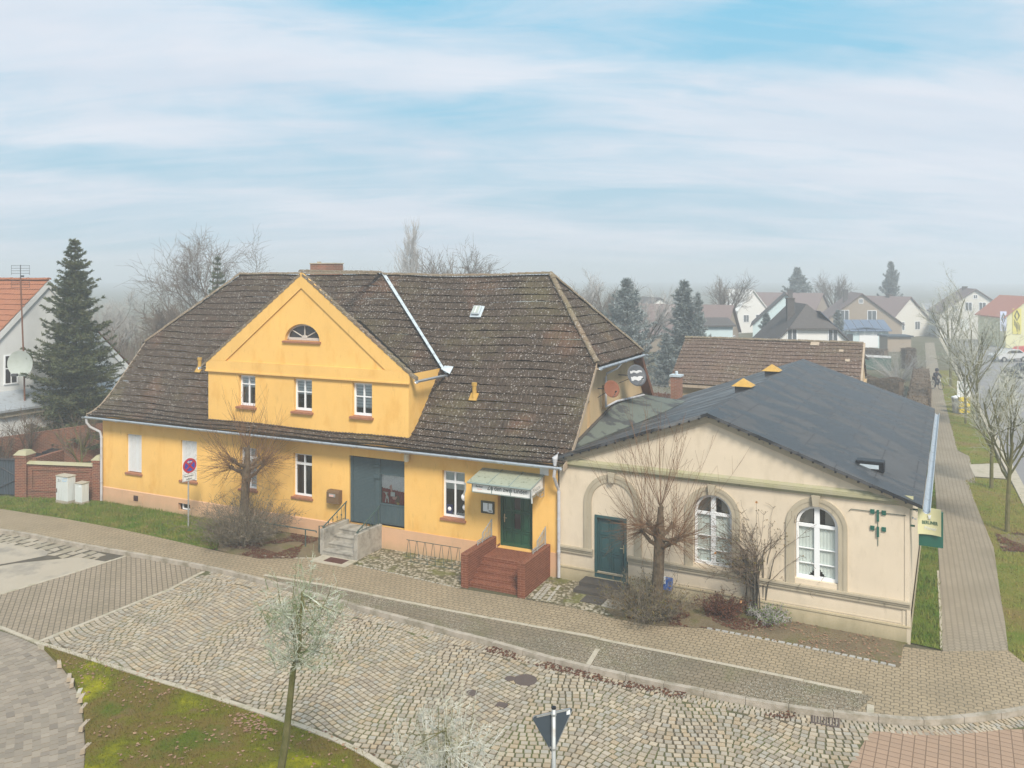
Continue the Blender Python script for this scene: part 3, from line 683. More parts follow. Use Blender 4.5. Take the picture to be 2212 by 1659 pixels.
# --- dormer gable
DV = .12; Dm = 11.355
mb = MB(); wall_sheet(mb, FY, 6.34, 16.37, 3.95, 10.42, DW+[(10.47, 12.23, 7.68, 8.36, 7.68, .25)], v=DV, depth=.18)
dwl = mb.build('dormer_wall', M['yellow_plaster'], yh)
kk = (10.42-6.6)/(Dm-6.34)
clip(dwl, [(FY(6.34, 0, 6.6), Vector(FY(-kk, 0, 1))-Vector(FY(0, 0, 0))), (FY(16.37, 0, 6.6), Vector(FY(kk, 0, 1))-Vector(FY(0, 0, 0)))])
ck = MB()
for a in (6.34, 16.37): ck = MB(); ck.face([FY(a, DV, 3.9), FY(a, .9, 4.6), FY(a, 2.45, 6.6), FY(a, DV, 6.6)]); ck.build('dormer_cheek', M['yellow_plaster'], yh)
tr_ = MB()
def slab(pts, v0, v1): tr_.prism([FY(a, v0, z) for a, z in pts], [FY(a, v1, z) for a, z in pts])
slab([(6.27, 6.28), (16.44, 6.28), (16.44, 6.62), (15.9, 6.72), (6.81, 6.72), (6.27, 6.62)], DV-.07, DV-.001)
slab([(6.27, 6.625), (6.80, 6.725), (7.35, 6.725), (Dm, 9.80), (Dm, 10.44)], DV-.06, DV-.002)
slab([(16.44, 6.625), (15.91, 6.725), (15.36, 6.725), (Dm+.001, 9.80), (Dm+.001, 10.44)][::-1], DV-.0605, DV-.002)
tr_.box(FY, 6.25, 16.46, DV-.11, DV-.0705, 6.24, 6.30)
tr_.build('gable_moulding', M['yellow_trim'], yh)
for i, (a, b, c, d) in enumerate(DW):
    f = window(yh, FY, a, b, c+.03, d, DV+.17, fw=.075, bars=())
    br = MB(); br.box(FY, a+.07, b-.07, DV+.145, DV+.19, (5.78, 5.63, 5.62)[i]-.02, (5.78, 5.63, 5.62)[i]+.02); br.build('glazing_bar', M['white_pvc'], f)
    sill(yh, FY, a, b, c+.02, DV+.17, out=.0, ext=.07).location = (0, 0, 0)
    sx = MB(); sx.box(FY, a-.08, b+.08, DV-.09, DV-.002, c-.07, c-.005); sx.build('sill', M['brown_sill'], yh)
    nb = (4, 5, 8)[i]; bl = MB(); bs = MB()
    for k in range(nb):
        z = d-.06-k*.115
        bl.box(FY, a+.06, b-.06, DV+.195, DV+.20, z-.075, z); bs.box(FY, a+.06, b-.06, DV+.203, DV+.207, z-.118, z-.07)
    bo = bl.build('blind', M['blind_white'], f); bs.build('blind_stripes', M['blind_shade'], bo)
    if i == 0:
        c_ = MB()
        for k in range(9):
            x0 = a+.08+k*.04; c_.face([FY(x0, DV+.3+.03*(k % 2), c), FY(x0+.04, DV+.3+.03*((k+1) % 2), c), FY(x0+.04, DV+.3+.03*((k+1) % 2), d), FY(x0, DV+.3+.03*(k % 2), d)])
        c_.build('curtain', M['room_curtain'], f)
    if i == 1:
        c_ = MB()
        for k in range(10): c_.tube([FY(b-.2+.006*k, DV+.26, c+.05), FY(b-.27+.028*k, DV+.27, c+.25+.2*rnd.random())], .008, 4)
        c_.build('window_plant', M['tarp_leaf'], f)
mb = MB(); mb.box(FY, 6.5, 16.2, 1.2, 1.22, 4.4, 8.5); o = mb.build('room_dark_sheet', M['dark_window_room'], yh); clip(o, [(FY(6.7, 0, 6.5), Vector(FY(-kk, 0, 1))-Vector(FY(0, 0, 0))), (FY(16.0, 0, 6.5), Vector(FY(kk, 0, 1))-Vector(FY(0, 0, 0)))])  # near-black sheet standing for the unlit attic room
# lunette
lf = MB(); ap = arch_pts(10.47, 12.23, 7.70, 8.36, 16); ip = arch_pts(10.55, 12.15, 7.78, 8.28, 16)
for k in range(16): lf.prism([FY(ap[k][0], DV+.16, ap[k][1]), FY(ap[k+1][0], DV+.16, ap[k+1][1]), FY(ip[k+1][0], DV+.16, ip[k+1][1]), FY(ip[k][0], DV+.16, ip[k][1])], [FY(ap[k][0], DV+.21, ap[k][1]), FY(ap[k+1][0], DV+.21, ap[k+1][1]), FY(ip[k+1][0], DV+.21, ip[k+1][1]), FY(ip[k][0], DV+.21, ip[k][1])])
lf.box(FY, 10.55, 12.15, DV+.15, DV+.21, 7.69, 7.80)
for t in (R(38), R(90), R(142)): lf.tube([FY(11.35, DV+.18, 7.79), FY(11.35+.80*math.cos(t), DV+.18, 7.78+.50*math.sin(t))], .024, 6)
lf.prism([FY(11.35+.13*math.cos(math.pi*k/8), DV+.14, 7.79+.12*math.sin(math.pi*k/8)) for k in range(9)], [FY(11.35+.13*math.cos(math.pi*k/8), DV+.2, 7.79+.12*math.sin(math.pi*k/8)) for k in range(9)])
lo = lf.build('arched_window', M['old_white_wood'], yh)
g_ = MB(); g_.face([FY(a, DV+.19, z) for a, z in ip]); g_.build('pane', M['door_glass'], lo)
sx = MB(); sx.box(FY, 10.40, 12.30, DV-.09, DV+.16, 7.60, 7.66, 7.62, 7.70); sx.build('sill', M['brown_sill'], yh)
# --- roof
sag = lambda a, b: -.10*math.sin(max(0, min(1, (a-12)/8))*math.pi)*max(0, min(1, b/6))+.025*math.sin(a*.9+b*.7)
H1, H2 = 19.77, 2.91
def hipc(s0, v0, s1, v1, sgn):
    d = Vector(FY(s1, v1))-Vector(FY(s0, v0)); n_ = Vector((d.y, -d.x, 0))*sgn; return (FY(s0, v0), n_)
main = tile_slope('roof', M['roof_tile'], yh, FY(0, 0)[:2], FY.u, FY.v, -.5, 22.83, -.45, 5.7, zm, 25, sag=sag,
    clips=[hipc(22.83, 2.85, H1, 5.7, 1), hipc(-.5, 2.85, H2, 5.7, -1)])
zb = lambda b: zm(b)
tile_slope('roof', M['roof_tile'], yh, FY(0, 11.4)[:2], FY.u, (-FY.v[0], -FY.v[1]), -.5, 22.83, -.45, 5.7, zm, 12, step=.075, sag=sag,
    clips=[hipc(22.83, 8.55, H1, 5.7, -1), hipc(-.5, 8.55, H2, 5.7, 1)])
# half hips: along the depth axis
zh = lambda b: 7.05+b*3.25/3.06 if b > 0 else 7.05+b*.8
c1 = hipc(22.83, 2.85, H1, 5.7, -1); c2 = hipc(22.83, 8.55, H1, 5.7, 1)
tile_slope('half_hip_roof', M['roof_tile'], yh, FY(22.83, 0)[:2], FY.v, (-FY.u[0], -FY.u[1]), 2.6, 8.8, -.14, 3.06, zh, 10, clips=[(c1[0], c1[1]), (c2[0], c2[1])])
zh2 = lambda b: 7.05+b*3.25/3.41 if b > 0 else 7.05+b*.8
c1 = hipc(-.5, 2.85, H2, 5.7, 1); c2 = hipc(-.5, 8.55, H2, 5.7, -1)
tile_slope('half_hip_roof', M['roof_tile'], yh, FY(-.5, 0)[:2], FY.v, FY.u, 2.6, 8.8, -.14, 3.41, zh2, 10, step=.075, clips=[c1, c2])
# front gable roof
ez = lambda b: 6.50+b*(10.36-6.50)/5.25
def vclip(s0, s1): return hipc(s0, 2.37, s1, 5.75, -1 if s0 > s1 else 1)
vc1 = hipc(16.605, 2.45, Dm, 5.8, -1); vc2 = hipc(6.105, 2.45, Dm, 5.8, 1)
tile_slope('front_gable_roof', M['roof_tile'], yh, FY(16.605, 0)[:2], FY.v, (-FY.u[0], -FY.u[1]), DV-.04, 5.8, -.12, 5.25, ez, 19, clips=[vc1], sag=lambda a, b: .02*math.sin(a+b))
tile_slope('front_gable_roof', M['roof_tile'], yh, FY(6.105, 0)[:2], FY.v, FY.u, DV-.04, 5.8, -.12, 5.25, ez, 19, clips=[vc2], sag=lambda a, b: .02*math.sin(a+b))
vg = MB()
for X_ in ((lambda b: 16.605-b), (lambda b: 6.105+b)):
    for k in range(19):
        b0_, b1_ = -.12+5.3*k/19, -.12+5.3*(k+1)/19+.03; vg.prism([FY(X_(b0_), DV-.075, ez(b0_)-.02), FY(X_(b1_), DV-.075, ez(b1_)-.06), FY(X_(b1_), DV-.075, ez(b1_)+.05), FY(X_(b0_), DV-.075, ez(b0_)+.10)], [FY(X_(b0_), DV+.1, ez(b0_)-.02), FY(X_(b1_), DV+.1, ez(b1_)-.06), FY(X_(b1_), DV+.1, ez(b1_)+.05), FY(X_(b0_), DV+.1, ez(b0_)+.10)])
vg.build('verge_tiles', M['ridge_tile'], yh)
rt = MB()
ridge_run(rt, FY(H2, 5.7, 10.36), FY(Dm-.2, 5.7, 10.36)); ridge_run(rt, FY(Dm, 5.7, 10.36), FY(H1, 5.7, 10.38), sag=.09)
ridge_run(rt, FY(Dm, DV-.05, 10.44), FY(Dm, 5.6, 10.42)); ridge_run(rt, FY(22.83, 2.85, 7.08), FY(H1, 5.7, 10.4)); ridge_run(rt, FY(22.83, 8.55, 7.08), FY(H1, 5.7, 10.4))
ridge_run(rt, FY(-.5, 2.85, 7.08), FY(H2, 5.7, 10.4)); ridge_run(rt, FY(-.5, 8.55, 7.08), FY(H2, 5.7, 10.4))
rt.build('ridge_tiles', M['ridge_tile'], yh, smooth=False)
# valley flashing on the right of the front gable
vf = MB(); nn = 12
for i in range(nn):
    t0, t1 = i/nn, (i+1)/nn+.01
    P0 = [16.72+(Dm-16.72)*t0*.98, 2.22+(5.75-2.22)*t0*.98]; P1 = [16.72+(Dm-16.72)*t1*.98, 2.22+(5.75-2.22)*t1*.98]
    wv = .085
    q = []
    for (a, v) in (P0, P1):
        zc = zm(v)+.02
        q.append((FY(a-wv*.6, v-wv*.9, max(zm(v), ez(16.605-a+wv*.6))+.10), FY(a, v, zc+.07), FY(a+wv*1.1, v+.02, zm(v+.02)+.10)))
    vf.face([q[0][0], q[0][1], q[1][1], q[1][0]]); vf.face([q[0][1], q[0][2], q[1][2], q[1][1]])
vf.face([FY(16.6, 2.1, 6.62), FY(17.0, 2.1, 6.44), FY(17.0, 2.4, 6.7), FY(16.6, 2.4, 6.72)])
vf.build('valley_flashing', M['lead'], yh)
# eaves soffit, gutters, downpipes, barge boards
sf = MB(); sf.box(FY, -.45, S, -.40, 0.0, 3.80, 3.84); sf.build('soffit', M['pale_wood'], yh)
gt = MB(); gutter(gt, [FY(-.62, -.52, 3.88), FY(8, -.52, 3.87), FY(22.75, -.52, 3.86)]); gt.build('gutter', M['zinc'], yh, label='long grey gutter along the street side eaves')
gt = MB(); gutter(gt, [FY(16.78, .02, 6.38), FY(16.78, 2.35, 6.38)]); gt.tube([FY(16.78, 2.2, 6.32), FY(16.74, 2.2, 6.1)], .04, 8); gt.build('gutter', M['zinc'], yh)
gt = MB(); gutter(gt, [FY(5.93, .02, 6.38), FY(5.93, 2.3, 6.38)]); gt.build('gutter', M['zinc'], yh)
gt = MB(); gutter(gt, [FY(23.02, 2.75, 6.90), FY(23.02, 8.6, 6.90)]); gt.build('gutter', M['zinc'], yh)
dp_ = MB(); dp_.tube([FY(-.42, -.52, 3.80), FY(-.42, -.50, 3.62), FY(-.32, -.40, 3.42), FY(.02, -.15, 3.18), FY(.06, -.12, 2.95), FY(.06, -.12, .05)], .055, 10)
for z in (.9, 2.0, 2.9): dp_.tube([FY(.06, -.12, z), FY(.06, -.12, z+.05)], .065, 10)
dp_.build('downpipe', M['pale_pipe'], yh)
dp_ = MB(); dp_.tube([FY(22.55, -.52, 3.85), FY(22.5, -.5, 3.55), FY(22.5, -.25, 3.2), FY(22.52, -.12, 3.0), FY(22.52, -.12, .05)], .055, 10)
dp_.tube([FY(22.62, -.4, 4.35), FY(22.5, -.42, 4.15), FY(22.5, -.42, 3.9)], [.03, .1, .05], 10)
for z in (.9, 2.0, 2.9): dp_.tube([FY(22.52, -.12, z), FY(22.52, -.12, z+.05)], .065, 10)
dp_.build('downpipe', M['pale_pipe'], yh)
dp_ = MB(); dp_.tube([FY(23.02, 5.1, 6.83), FY(22.9, 5.0, 6.65), FY(22.55, 4.75, 6.45), FY(22.52, 4.75, 6.3), FY(22.52, 4.75, 5.15), FY(22.55, 6.0, 5.2), FY(22.55, 9.9, 4.95)], .045, 8); dp_.build('downpipe', M['pale_pipe'], yh, label='pale pipe bending along the right gable wall')
bb_ = MB()
def barge(mbx, a, pts, w_=.20, t=.03):
    for (v0, z0), (v1, z1) in zip(pts, pts[1:]): mbx.box(FY, a, a+t, v0, v1, z0-w_, z0+.02, z1-w_, z1+.02)
vs = [-.45, -.1, .3, .9, 2.85]; barge(bb_, 22.81, [(v, zm(v)) for v in vs]); barge(bb_, -.52, [(v, zm(v)+.06) for v in vs], .24)
bb_.build('barge_board', M['pale_wood'], yh)
bb_ = MB(); bb_.box(FY, 22.42, 22.84, 8.5, 11.85, 6.75, 7.05, 3.1, 3.5); bb_.build('barge_board', M['brown_wood'], yh, label='wide dark brown verge board at the back of the right gable')
bb_ = MB(); bb_.box(FY, 22.43, 22.93, 2.75, 8.6, 6.83, 6.87); bb_.build('soffit', M['pale_wood'], yh)
ch = MB(); ch.box(FY, 6.75, 8.2, 6.3, 7.0, 9.2, 10.86); co = ch.build('chimney', M['chimney_brick'], yh)
ch = MB(); ch.box(FY, 6.72, 8.23, 6.27, 7.03, 10.86, 10.91); ch.box(FY, 7.0, 7.15, 6.5, 6.65, 10.91, 10.98); ch.build('chimney_cap', M['stone_trim'], co)
# roof window (skylight) and two pipe vents
def on_roof(s, v, h=0): return FY(s, v, zm(v)+h)
sk = MB(); nx = Vector((0, 0, 0))
U = Vector(FY.u+(0,)); V = Vector((FY.v[0], FY.v[1], 1.14)).normalized(); Wn = U.cross(V).normalized()
def rbox(mbx, c, du, dv, h0, h1):
    c = Vector(c); P = [c+U*x+V*y for x, y in ((-du, -dv), (du, -dv), (du, dv), (-du, dv))]
    mbx.prism([tuple(p+Wn*h0) for p in P], [tuple(p+Wn*h1) for p in P])
kx = (1046-CX)/FPX
c0 = on_roof(17.05, 4.35)
rbox(sk, c0, .26, .30, .03, .08); rbox(sk, c0, .18, .22, .08, .20)
so = sk.build('skylight', M['lead'], yh, bevel=.03)
sk = MB(); rbox(sk, c0, .14, .18, .20, .215); sp = sk.build('pane', M['pale_dish'], so)
sk = MB(); rbox(sk, c0, .012, .18, .215, .222); sk.build('glazing_bar', M['white_pvc'], sp)
for (s, v) in ((4.0, 1.9), (18.35, 1.62)):
    c0 = on_roof(s, v); vp = MB(); rbox(vp, c0, .16, .17, .05, .09); vp.tube([c0, Vector(c0)+Vector((0, 0, .18)), Vector(c0)+Vector((0, 0, .5))], [.13, .085, .075], 12)
    vp.tube([Vector(c0)+Vector((0, 0, .46)), Vector(c0)+Vector((0, 0, .58))], .105, 12); vp.build('vent_pipe', M['vent_yellow'], yh)

# ================================================================ BEIGE HALL
SB = FB.len; LB = 18.3; RID = 5.2
bh = thing('beige_hall', 'low cream plastered hall with arched windows and a flat-pitched grey bitumen roof', 'house', FB(0, 0))
AW = [(4.69, 5.90, 1.24, 3.47), (7.76, 8.97, 1.30, 3.51)]
zr = lambda s: 4.02+(5.92-4.02)*s/RID if s < RID else 5.92-(5.92-3.98)*(s-RID)/(SB-RID)
mb = MB(); wall_sheet(mb, FB, .06, SB, .44, 5.95, [(1.36, 2.48, .44, 2.32, None, .16)]+[(a, b, c, d, d-(b-a)/2, .2) for a, b, c, d in AW], v=0)
bw = mb.build('wall', M['beige_plaster'], bh)
n1_ = Vector(FB(-(5.92-4.02)/RID, 0, 1))-Vector(FB(0, 0, 0)); n2_ = Vector(FB((5.92-3.98)/(SB-RID), 0, 1))-Vector(FB(0, 0, 0))
clip(bw, [(FB(RID, 0, 5.9), n1_), (FB(RID, 0, 5.9), n2_)])
mb = MB(); mb.face([FB(SB, 0, 0), FB(SB, LB, 0), FB(SB, LB, 3.98), FB(SB, 0, 3.98)]); mb.face([FB(-3, LB, 0), FB(SB, LB, 0), FB(SB, LB, 3.9), FB(RID, LB, 5.9), FB(-3, LB, 2.9)])
mb.face([FB(-3, 11.6, 0), FB(-3, LB, 0), FB(-3, LB, 2.85), FB(-3, 11.6, 2.85)])
mb.build('side_wall', M['beige_plaster'], bh)
mb = MB(); wall_sheet(mb, FB, .06, SB+.04, -.05, .42, [(1.36, 2.48, .26, .42, None, .1)], v=-.05, depth=.1); mb.box(FB, .06, 1.36, -.075, -.01, .42, .47); mb.box(FB, 2.48, SB+.06, -.075, -.01, .42, .47)
mb.face([FB(SB+.04, -.05, -.05), FB(SB+.04, LB, -.05), FB(SB+.04, LB, .44), FB(SB+.04, -.05, .44)])
mb.build('plinth', M['beige_plinth'], bh)
mb = MB()
# sill band
for a0, a1 in ((.06, 1.30), (2.54, SB+.05)):
    mb.box(FB, a0, a1, -.09, -.002, 1.02, 1.09); mb.box(FB, a0, a1, -.13, -.003, 1.09, 1.15); mb.box(FB, a0, a1, -.06, -.004, .93, 1.02)
mb.build('sill_band', M['stone_trim'], bh)
mb = MB(); mb.box(FB, .04, SB+.10, -.06, -.002, 3.84, 3.93); mb.box(FB, .04, SB+.16, -.14, -.003, 3.93, 4.01); mb.box(FB, .04, SB+.12, -.10, -.001, 4.01, 4.05, 4.01, 4.12)
mb.build('cornice', M['green_stone_trim'], bh)
mb = MB()
def rake(s0, s1, dz0, dz1, v0, v1):
    o_ = [FB(s0, v0, zr(s0)+dz0), FB(s1, v0, zr(s1)+dz0), FB(s1, v0, zr(s1)+dz1), FB(s0, v0, zr(s0)+dz1)]; p_ = [FB(s0, v1, zr(s0)+dz0), FB(s1, v1, zr(s1)+dz0), FB(s1, v1, zr(s1)+dz1), FB(s0, v1, zr(s0)+dz1)]; mb.prism(o_, p_)
for s0, s1 in ((.04, RID), (RID+.0001, SB+.1)):
    rake(s0, s1, -.20, -.11, -.07, -.001); rake(s0, s1, -.11, -.03, -.15, -.002); rake(s0, s1, -.03, .03, -.20, -.003)
mb.build('raking_cornice', M['stone_trim'], bh)
mb = MB()
mb.box(FB, SB-.16, SB+.02, -.02, -.001, .47, .93); mb.box(FB, SB-.10, SB+.02, -.02, -.001, 1.15, 3.84); mb.box(FB, 2.62, SB-.2, -.012, -.001, .50, .53); mb.box(FB, SB-.05, SB+.045, -.055, .25, -.05, .93); mb.build('corner_strip', M['beige_plaster'], bh)
def surround(a0, a1, z0, zs, w_, v0, m_, inner=0.0):
    mb = MB(); h = (a1-a0)/2; zt = zs+h
    for (e0, e1, vv) in ((inner, w_*.55, v0*.7), (w_*.55, w_, v0)):
        mb.box(FB, a0-e1, a0-e0-.0005, -vv, -.001, z0, zs); mb.box(FB, a1+e0+.0005, a1+e1, -vv, -.001, z0, zs)
        A = arch_pts(a0-e1, a1+e1, zs, zt+e1, 20); B_ = arch_pts(a0-e0, a1+e0, zs, zt+e0, 20)
        for k in range(20): mb.prism([FB(A[k][0], -vv, A[k][1]), FB(A[k+1][0], -vv, A[k+1][1]), FB(B_[k+1][0], -vv, B_[k+1][1]), FB(B_[k][0], -vv, B_[k][1])], [FB(A[k][0], -.001, A[k][1]), FB(A[k+1][0], -.001, A[k+1][1]), FB(B_[k+1][0], -.001, B_[k+1][1]), FB(B_[k][0], -.001, B_[k][1])])
    so_ = mb.build('window_surround', M[m_], bh)
    c = (a0+a1)/2; k_ = MB(); k_.prism([FB(c-.085, -.16, zt+.02), FB(c+.085, -.16, zt+.02), FB(c+.12, -.16, zt+w_+.08), FB(c-.12, -.16, zt+w_+.08)], [FB(c-.085, -.001, zt+.02), FB(c+.085, -.001, zt+.02), FB(c+.12, -.001, zt+w_+.08), FB(c-.12, -.001, zt+w_+.08)])
    k_.build('keystone', M['stone_trim'], so_); return so_
for i, (a, b, c, d) in enumerate(AW):
    zs = d-(b-a)/2; surround(a, b, 1.151, zs, .25, .06, 'stone_trim')
    f = window(bh, FB, a+.02, b-.02, c, d-.02, .14, transom=zs-.02, arch=zs, fw=.075, mullion=2.0, bars=(c+.46, c+.9))
    cu_ = MB()
    for k in range(24):
        x0 = a+.02+k*(b-a-.04)/24; x1 = x0+(b-a-.04)/24; lift = .34*max(0, 1-abs(x0+.025-(a+b)/2)/.28) if i else .18*max(0, 1-abs(x0-(a+b)/2)/.2)
        cu_.face([FB(x0, .185+.012*(k % 2), c+.04+lift), FB(x1, .185+.012*((k+1) % 2), c+.04+lift), FB(x1, .185+.012*((k+1) % 2), zs-.02), FB(x0, .185+.012*(k % 2), zs-.02)])
    cu_.build('curtain', M['net_curtain'], f)
    cu_ = MB(); cu_.face([FB(a+.05, .34, zs), FB((a+b)/2-.02-.12*i, .34, zs), FB((a+b)/2-.02-.12*i, .34, d), FB(a+.05, .34, d)]); cu_.face([FB((a+b)/2+.2, .34, zs), FB(b-.05, .34, zs), FB(b-.05, .34, d), FB((a+b)/2+.2, .34, d)]); cu_.build('upper_curtain', M['room_curtain'], f)
surround(1.24, 2.74, 1.151, 2.72, .26, .055, 'stone_trim').name = 'blind_arch'
iw = MB(); iw.box(FB, .3, SB-.3, 1.6, 1.62, .1, 3.9); iw.box(FB, .3, SB-.3, .25, 1.6, .1, .12); iw.build('room_dark_sheet', M['dark_window_room'], bh)  # near-black sheets painted as the dark of the hall interior
# teal door
d_ = MB(); d_.box(FB, 1.38, 2.46, .10, .15, .28, 2.30); d_.box(FB, 1.36, 1.44, -.03, .1, .26, 2.33); d_.box(FB, 2.40, 2.48, -.03, .1, .26, 2.33); d_.box(FB, 1.44, 2.40, -.03, .1, 2.25, 2.33); d_.box(FB, 1.44, 2.40, -.01, .1, .26, .40)
for z0, z1 in ((.50, 1.0), (1.10, 1.6), (1.70, 2.15)):
    for a0 in (1.54, 1.97):
        a1 = a0+.32
        for q in ((a0-.03, a1+.03, z0-.025, z0), (a0-.03, a1+.03, z1, z1+.025), (a0-.03, a0, z0, z1), (a1, a1+.03, z0, z1)): d_.box(FB, q[0], q[1], .07, .1, q[2], q[3])
        d_.box(FB, a0+.05, a1-.05, .085, .1, z0+.05, z1-.05)
do_ = d_.build('door', M['teal_door'], bh)
dh = MB(); dh.box(FB, 2.335, 2.37, .06, .07, 1.16, 1.42); dh.tube([FB(2.35, .07, 1.32), FB(2.35, .02, 1.32), FB(2.24, .02, 1.33)], .012, 8); dh.build('handle', M['brass'], do_)
# roof sheets
def sheet(mbx, pts, t=.10):
    mbx.prism([(x, y, z) for x, y, z in pts], [(x, y, z+t) for x, y, z in pts])
zL = lambda s: 5.95+(s-RID)*.365; zR = lambda s: 5.95-(s-RID)*.350
rf = MB()
sheet(rf, [FB(-.02, -.30, zL(-.02)), FB(RID, -.30, 5.95), FB(RID, LB+.3, 5.95), FB(-.02, LB+.3, zL(-.02))])
sheet(rf, [FB(-3.2, 11.9, zL(-3.2)), FB(-.02, 11.9, zL(-.02)), FB(-.02, LB+.3, zL(-.02)), FB(-3.2, LB+.3, zL(-3.2))])
sheet(rf, [FB(RID, -.30, 5.95), FB(SB+.35, -.30, zR(SB+.35)), FB(SB+.35, LB+.3, zR(SB+.35)), FB(RID, LB+.3, 5.95)])
ro = rf.build('roof', M['bitumen'], bh)
for k in range(36):
    ed = MB(); s = .05+k*(SB+.2)/36; z = (zL(s) if s < RID else zR(s)); ed.lathe(*FB(s, -.315)[:2], [(.03, z-.03), (.034, z+.02), (.012, z+.035)], 8); ed.build('edge_clip', M['black_plastic'], ro)
cr = MB(); A_, B2, C_ = FY(S+.02, 1.0, 4.16), FY(S+.02, 5.9, 5.08), FY(S+.02, 11.3, 4.35)
D1 = FB(1.5, 7.6, zL(1.5)+.12); D0 = FB(.35, .6, zL(.35)+.10); D2 = FB(1.3, 11.0, zL(1.3)+.115)
E2 = FY(S+.02, 10.0, 4.98)
cr.face([A_, D0, D1, B2]); cr.face([B2, D1, D2, E2]); cr.face([E2, D2, C_]); cr.build('green_felt_saddle', M['green_felt'], ro)
cr = MB(); cr.tube([A_, FY(S+.05, 3.4, 4.64), B2, FY(S+.05, 8, 5.02), E2], .06, 6); cr.build('felt_upstand', M['dark_step'], ro)
gt = MB(); gutter(gt, [FB(SB+.46, -.35, 3.86), FB(SB+.46, 5, 3.85), FB(SB+.46, 11, 3.86), FB(SB+.46, LB-.5, 3.87)], .085); gt.build('gutter', M['zinc'], bh)
gt = MB(); gt.tube([FB(SB+.46, LB-.6, 3.8), FB(SB+.3, LB-.5, 3.5), FB(SB+.1, LB-.5, 3.3), FB(SB+.1, LB-.5, .1)], .05, 8); gt.build('downpipe', M['pale_pipe'], bh)
ch = MB(); ch.box(FB, .85-2.0, 1.35-2.0, 16.6, 17.1, 3.3, 5.0); co = ch.build('chimney', M['chimney_brick'], bh)
ch = MB(); ch.box(FB, .80-2.0, 1.40-2.0, 16.55, 17.15, 5.0, 5.1); ch.lathe(*FB(1.1-2, 16.85)[:2], [(.08, 5.1), (.08, 5.25), (.04, 5.28)], 10); ch.build('chimney_cap', M['lead'], co)
ch = MB(); ch.box(FB, .78-2, 1.42-2, 16.5, 17.2, 3.42, 3.6); ch.build('chimney_flashing', M['lead'], co)
for v_ in (6.4, 12.1):
    vv = MB(); c = Vector(FB(RID-.35, v_, zL(RID-.35)+.1)); q = [FB(RID-.35+x, v_+y, c.z+.17) for x, y in ((-.38, -.38), (.38, -.38), (.38, .38), (-.38, .38))]
    ap_ = (c.x, c.y, c.z+.46)
    for k in range(4): vv.face([q[k], q[(k+1) % 4], ap_])
    vv.face(q[::-1]); o = vv.build('ridge_vent', M['vent_yellow'], bh)
    v2 = MB(); v2.box(FB, RID-.62, RID-.08, v_-.27, v_+.27, c.z-.12, c.z+.165); v2.build('vent_base', M['dark_metal'], o)
vv = MB(); c = FB(9.65, 1.6, zR(9.65)+.1)
vv.box(FB, 9.3, 10.1, 1.4, 1.85, c[2]-.12, c[2]+.20); o = vv.build('roof_vent', M['black_plastic'], bh, bevel=.03)
vv = MB(); vv.box(FB, 9.42, 9.95, 1.385, 1.398, c[2]-.02, c[2]+.10); vv.build('vent_opening', M['lead'], o)
# dark splash of the yellow ridge end against the hall
# ================================================================ GROUND
def inside(p, poly):
    x, y = p; c = False; j = len(poly)-1
    for i in range(len(poly)):
        xi, yi = poly[i]; xj, yj = poly[j]
        if (yi > y) != (yj > y) and x < (xj-xi)*(y-yi)/(yj-yi)+xi: c = not c
        j = i
    return c
def dseg(p, a, b):
    ax, ay = a; bx, by = b; dx, dy = bx-ax, by-ay; t = max(0, min(1, ((p[0]-ax)*dx+(p[1]-ay)*dy)/(dx*dx+dy*dy+1e-9)))
    return math.hypot(p[0]-ax-dx*t, p[1]-ay-dy*t)
def dpath(p, path): return min(dseg(p, a, b) for a, b in zip(path, path[1:]))
def plate(name, m, pts, z, kind='structure', skirt=0):
    bm = bmesh.new(); vs = [bm.verts.new((x, y, z)) for x, y in pts]; f = bm.faces.new(vs)
    if f.normal.z < 0: f.normal_flip()
    bm.normal_update()
    if skirt:
        r = bmesh.ops.extrude_face_region(bm, geom=[f]); 
        for e in r['geom']:
            if isinstance(e, bmesh.types.BMVert): pass
        for v in vs: v.co.z = z-skirt
    bmesh.ops.triangulate(bm, faces=[q for q in bm.faces if len(q.verts) > 4])
    me = bpy.data.meshes.new(name); bm.to_mesh(me); bm.free(); me.materials.append(M[m])
    o = bpy.data.objects.new(name, me); col.objects.link(o); return tag(o, kind=kind) if kind else o
def resample(path, step):
    out = [path[0]]; acc = 0
    for a, b in zip(path, path[1:]):
        L = math.dist(a, b); d = step-acc
        while d <= L:
            out.append((a[0]+(b[0]-a[0])*d/L, a[1]+(b[1]-a[1])*d/L)); d += step
        acc = (acc+L) % step if L else acc
        acc = L-(d-step)
    return out
def smoothp(path, it=2):
    for _ in range(it):
        q = [path[0]]
        for a, b in zip(path, path[1:]): q += [(a[0]*.75+b[0]*.25, a[1]*.75+b[1]*.25), (a[0]*.25+b[0]*.75, a[1]*.25+b[1]*.75)]
        path = q+[path[-1]]
    return path
def offs(path, d):
    out = []
    for i, p in enumerate(path):
        a, b = path[max(i-1, 0)], path[min(i+1, len(path)-1)]; L = math.dist(a, b) or 1
        out.append((p[0]-(b[1]-a[1])/L*d, p[1]+(b[0]-a[0])/L*d))
    return out
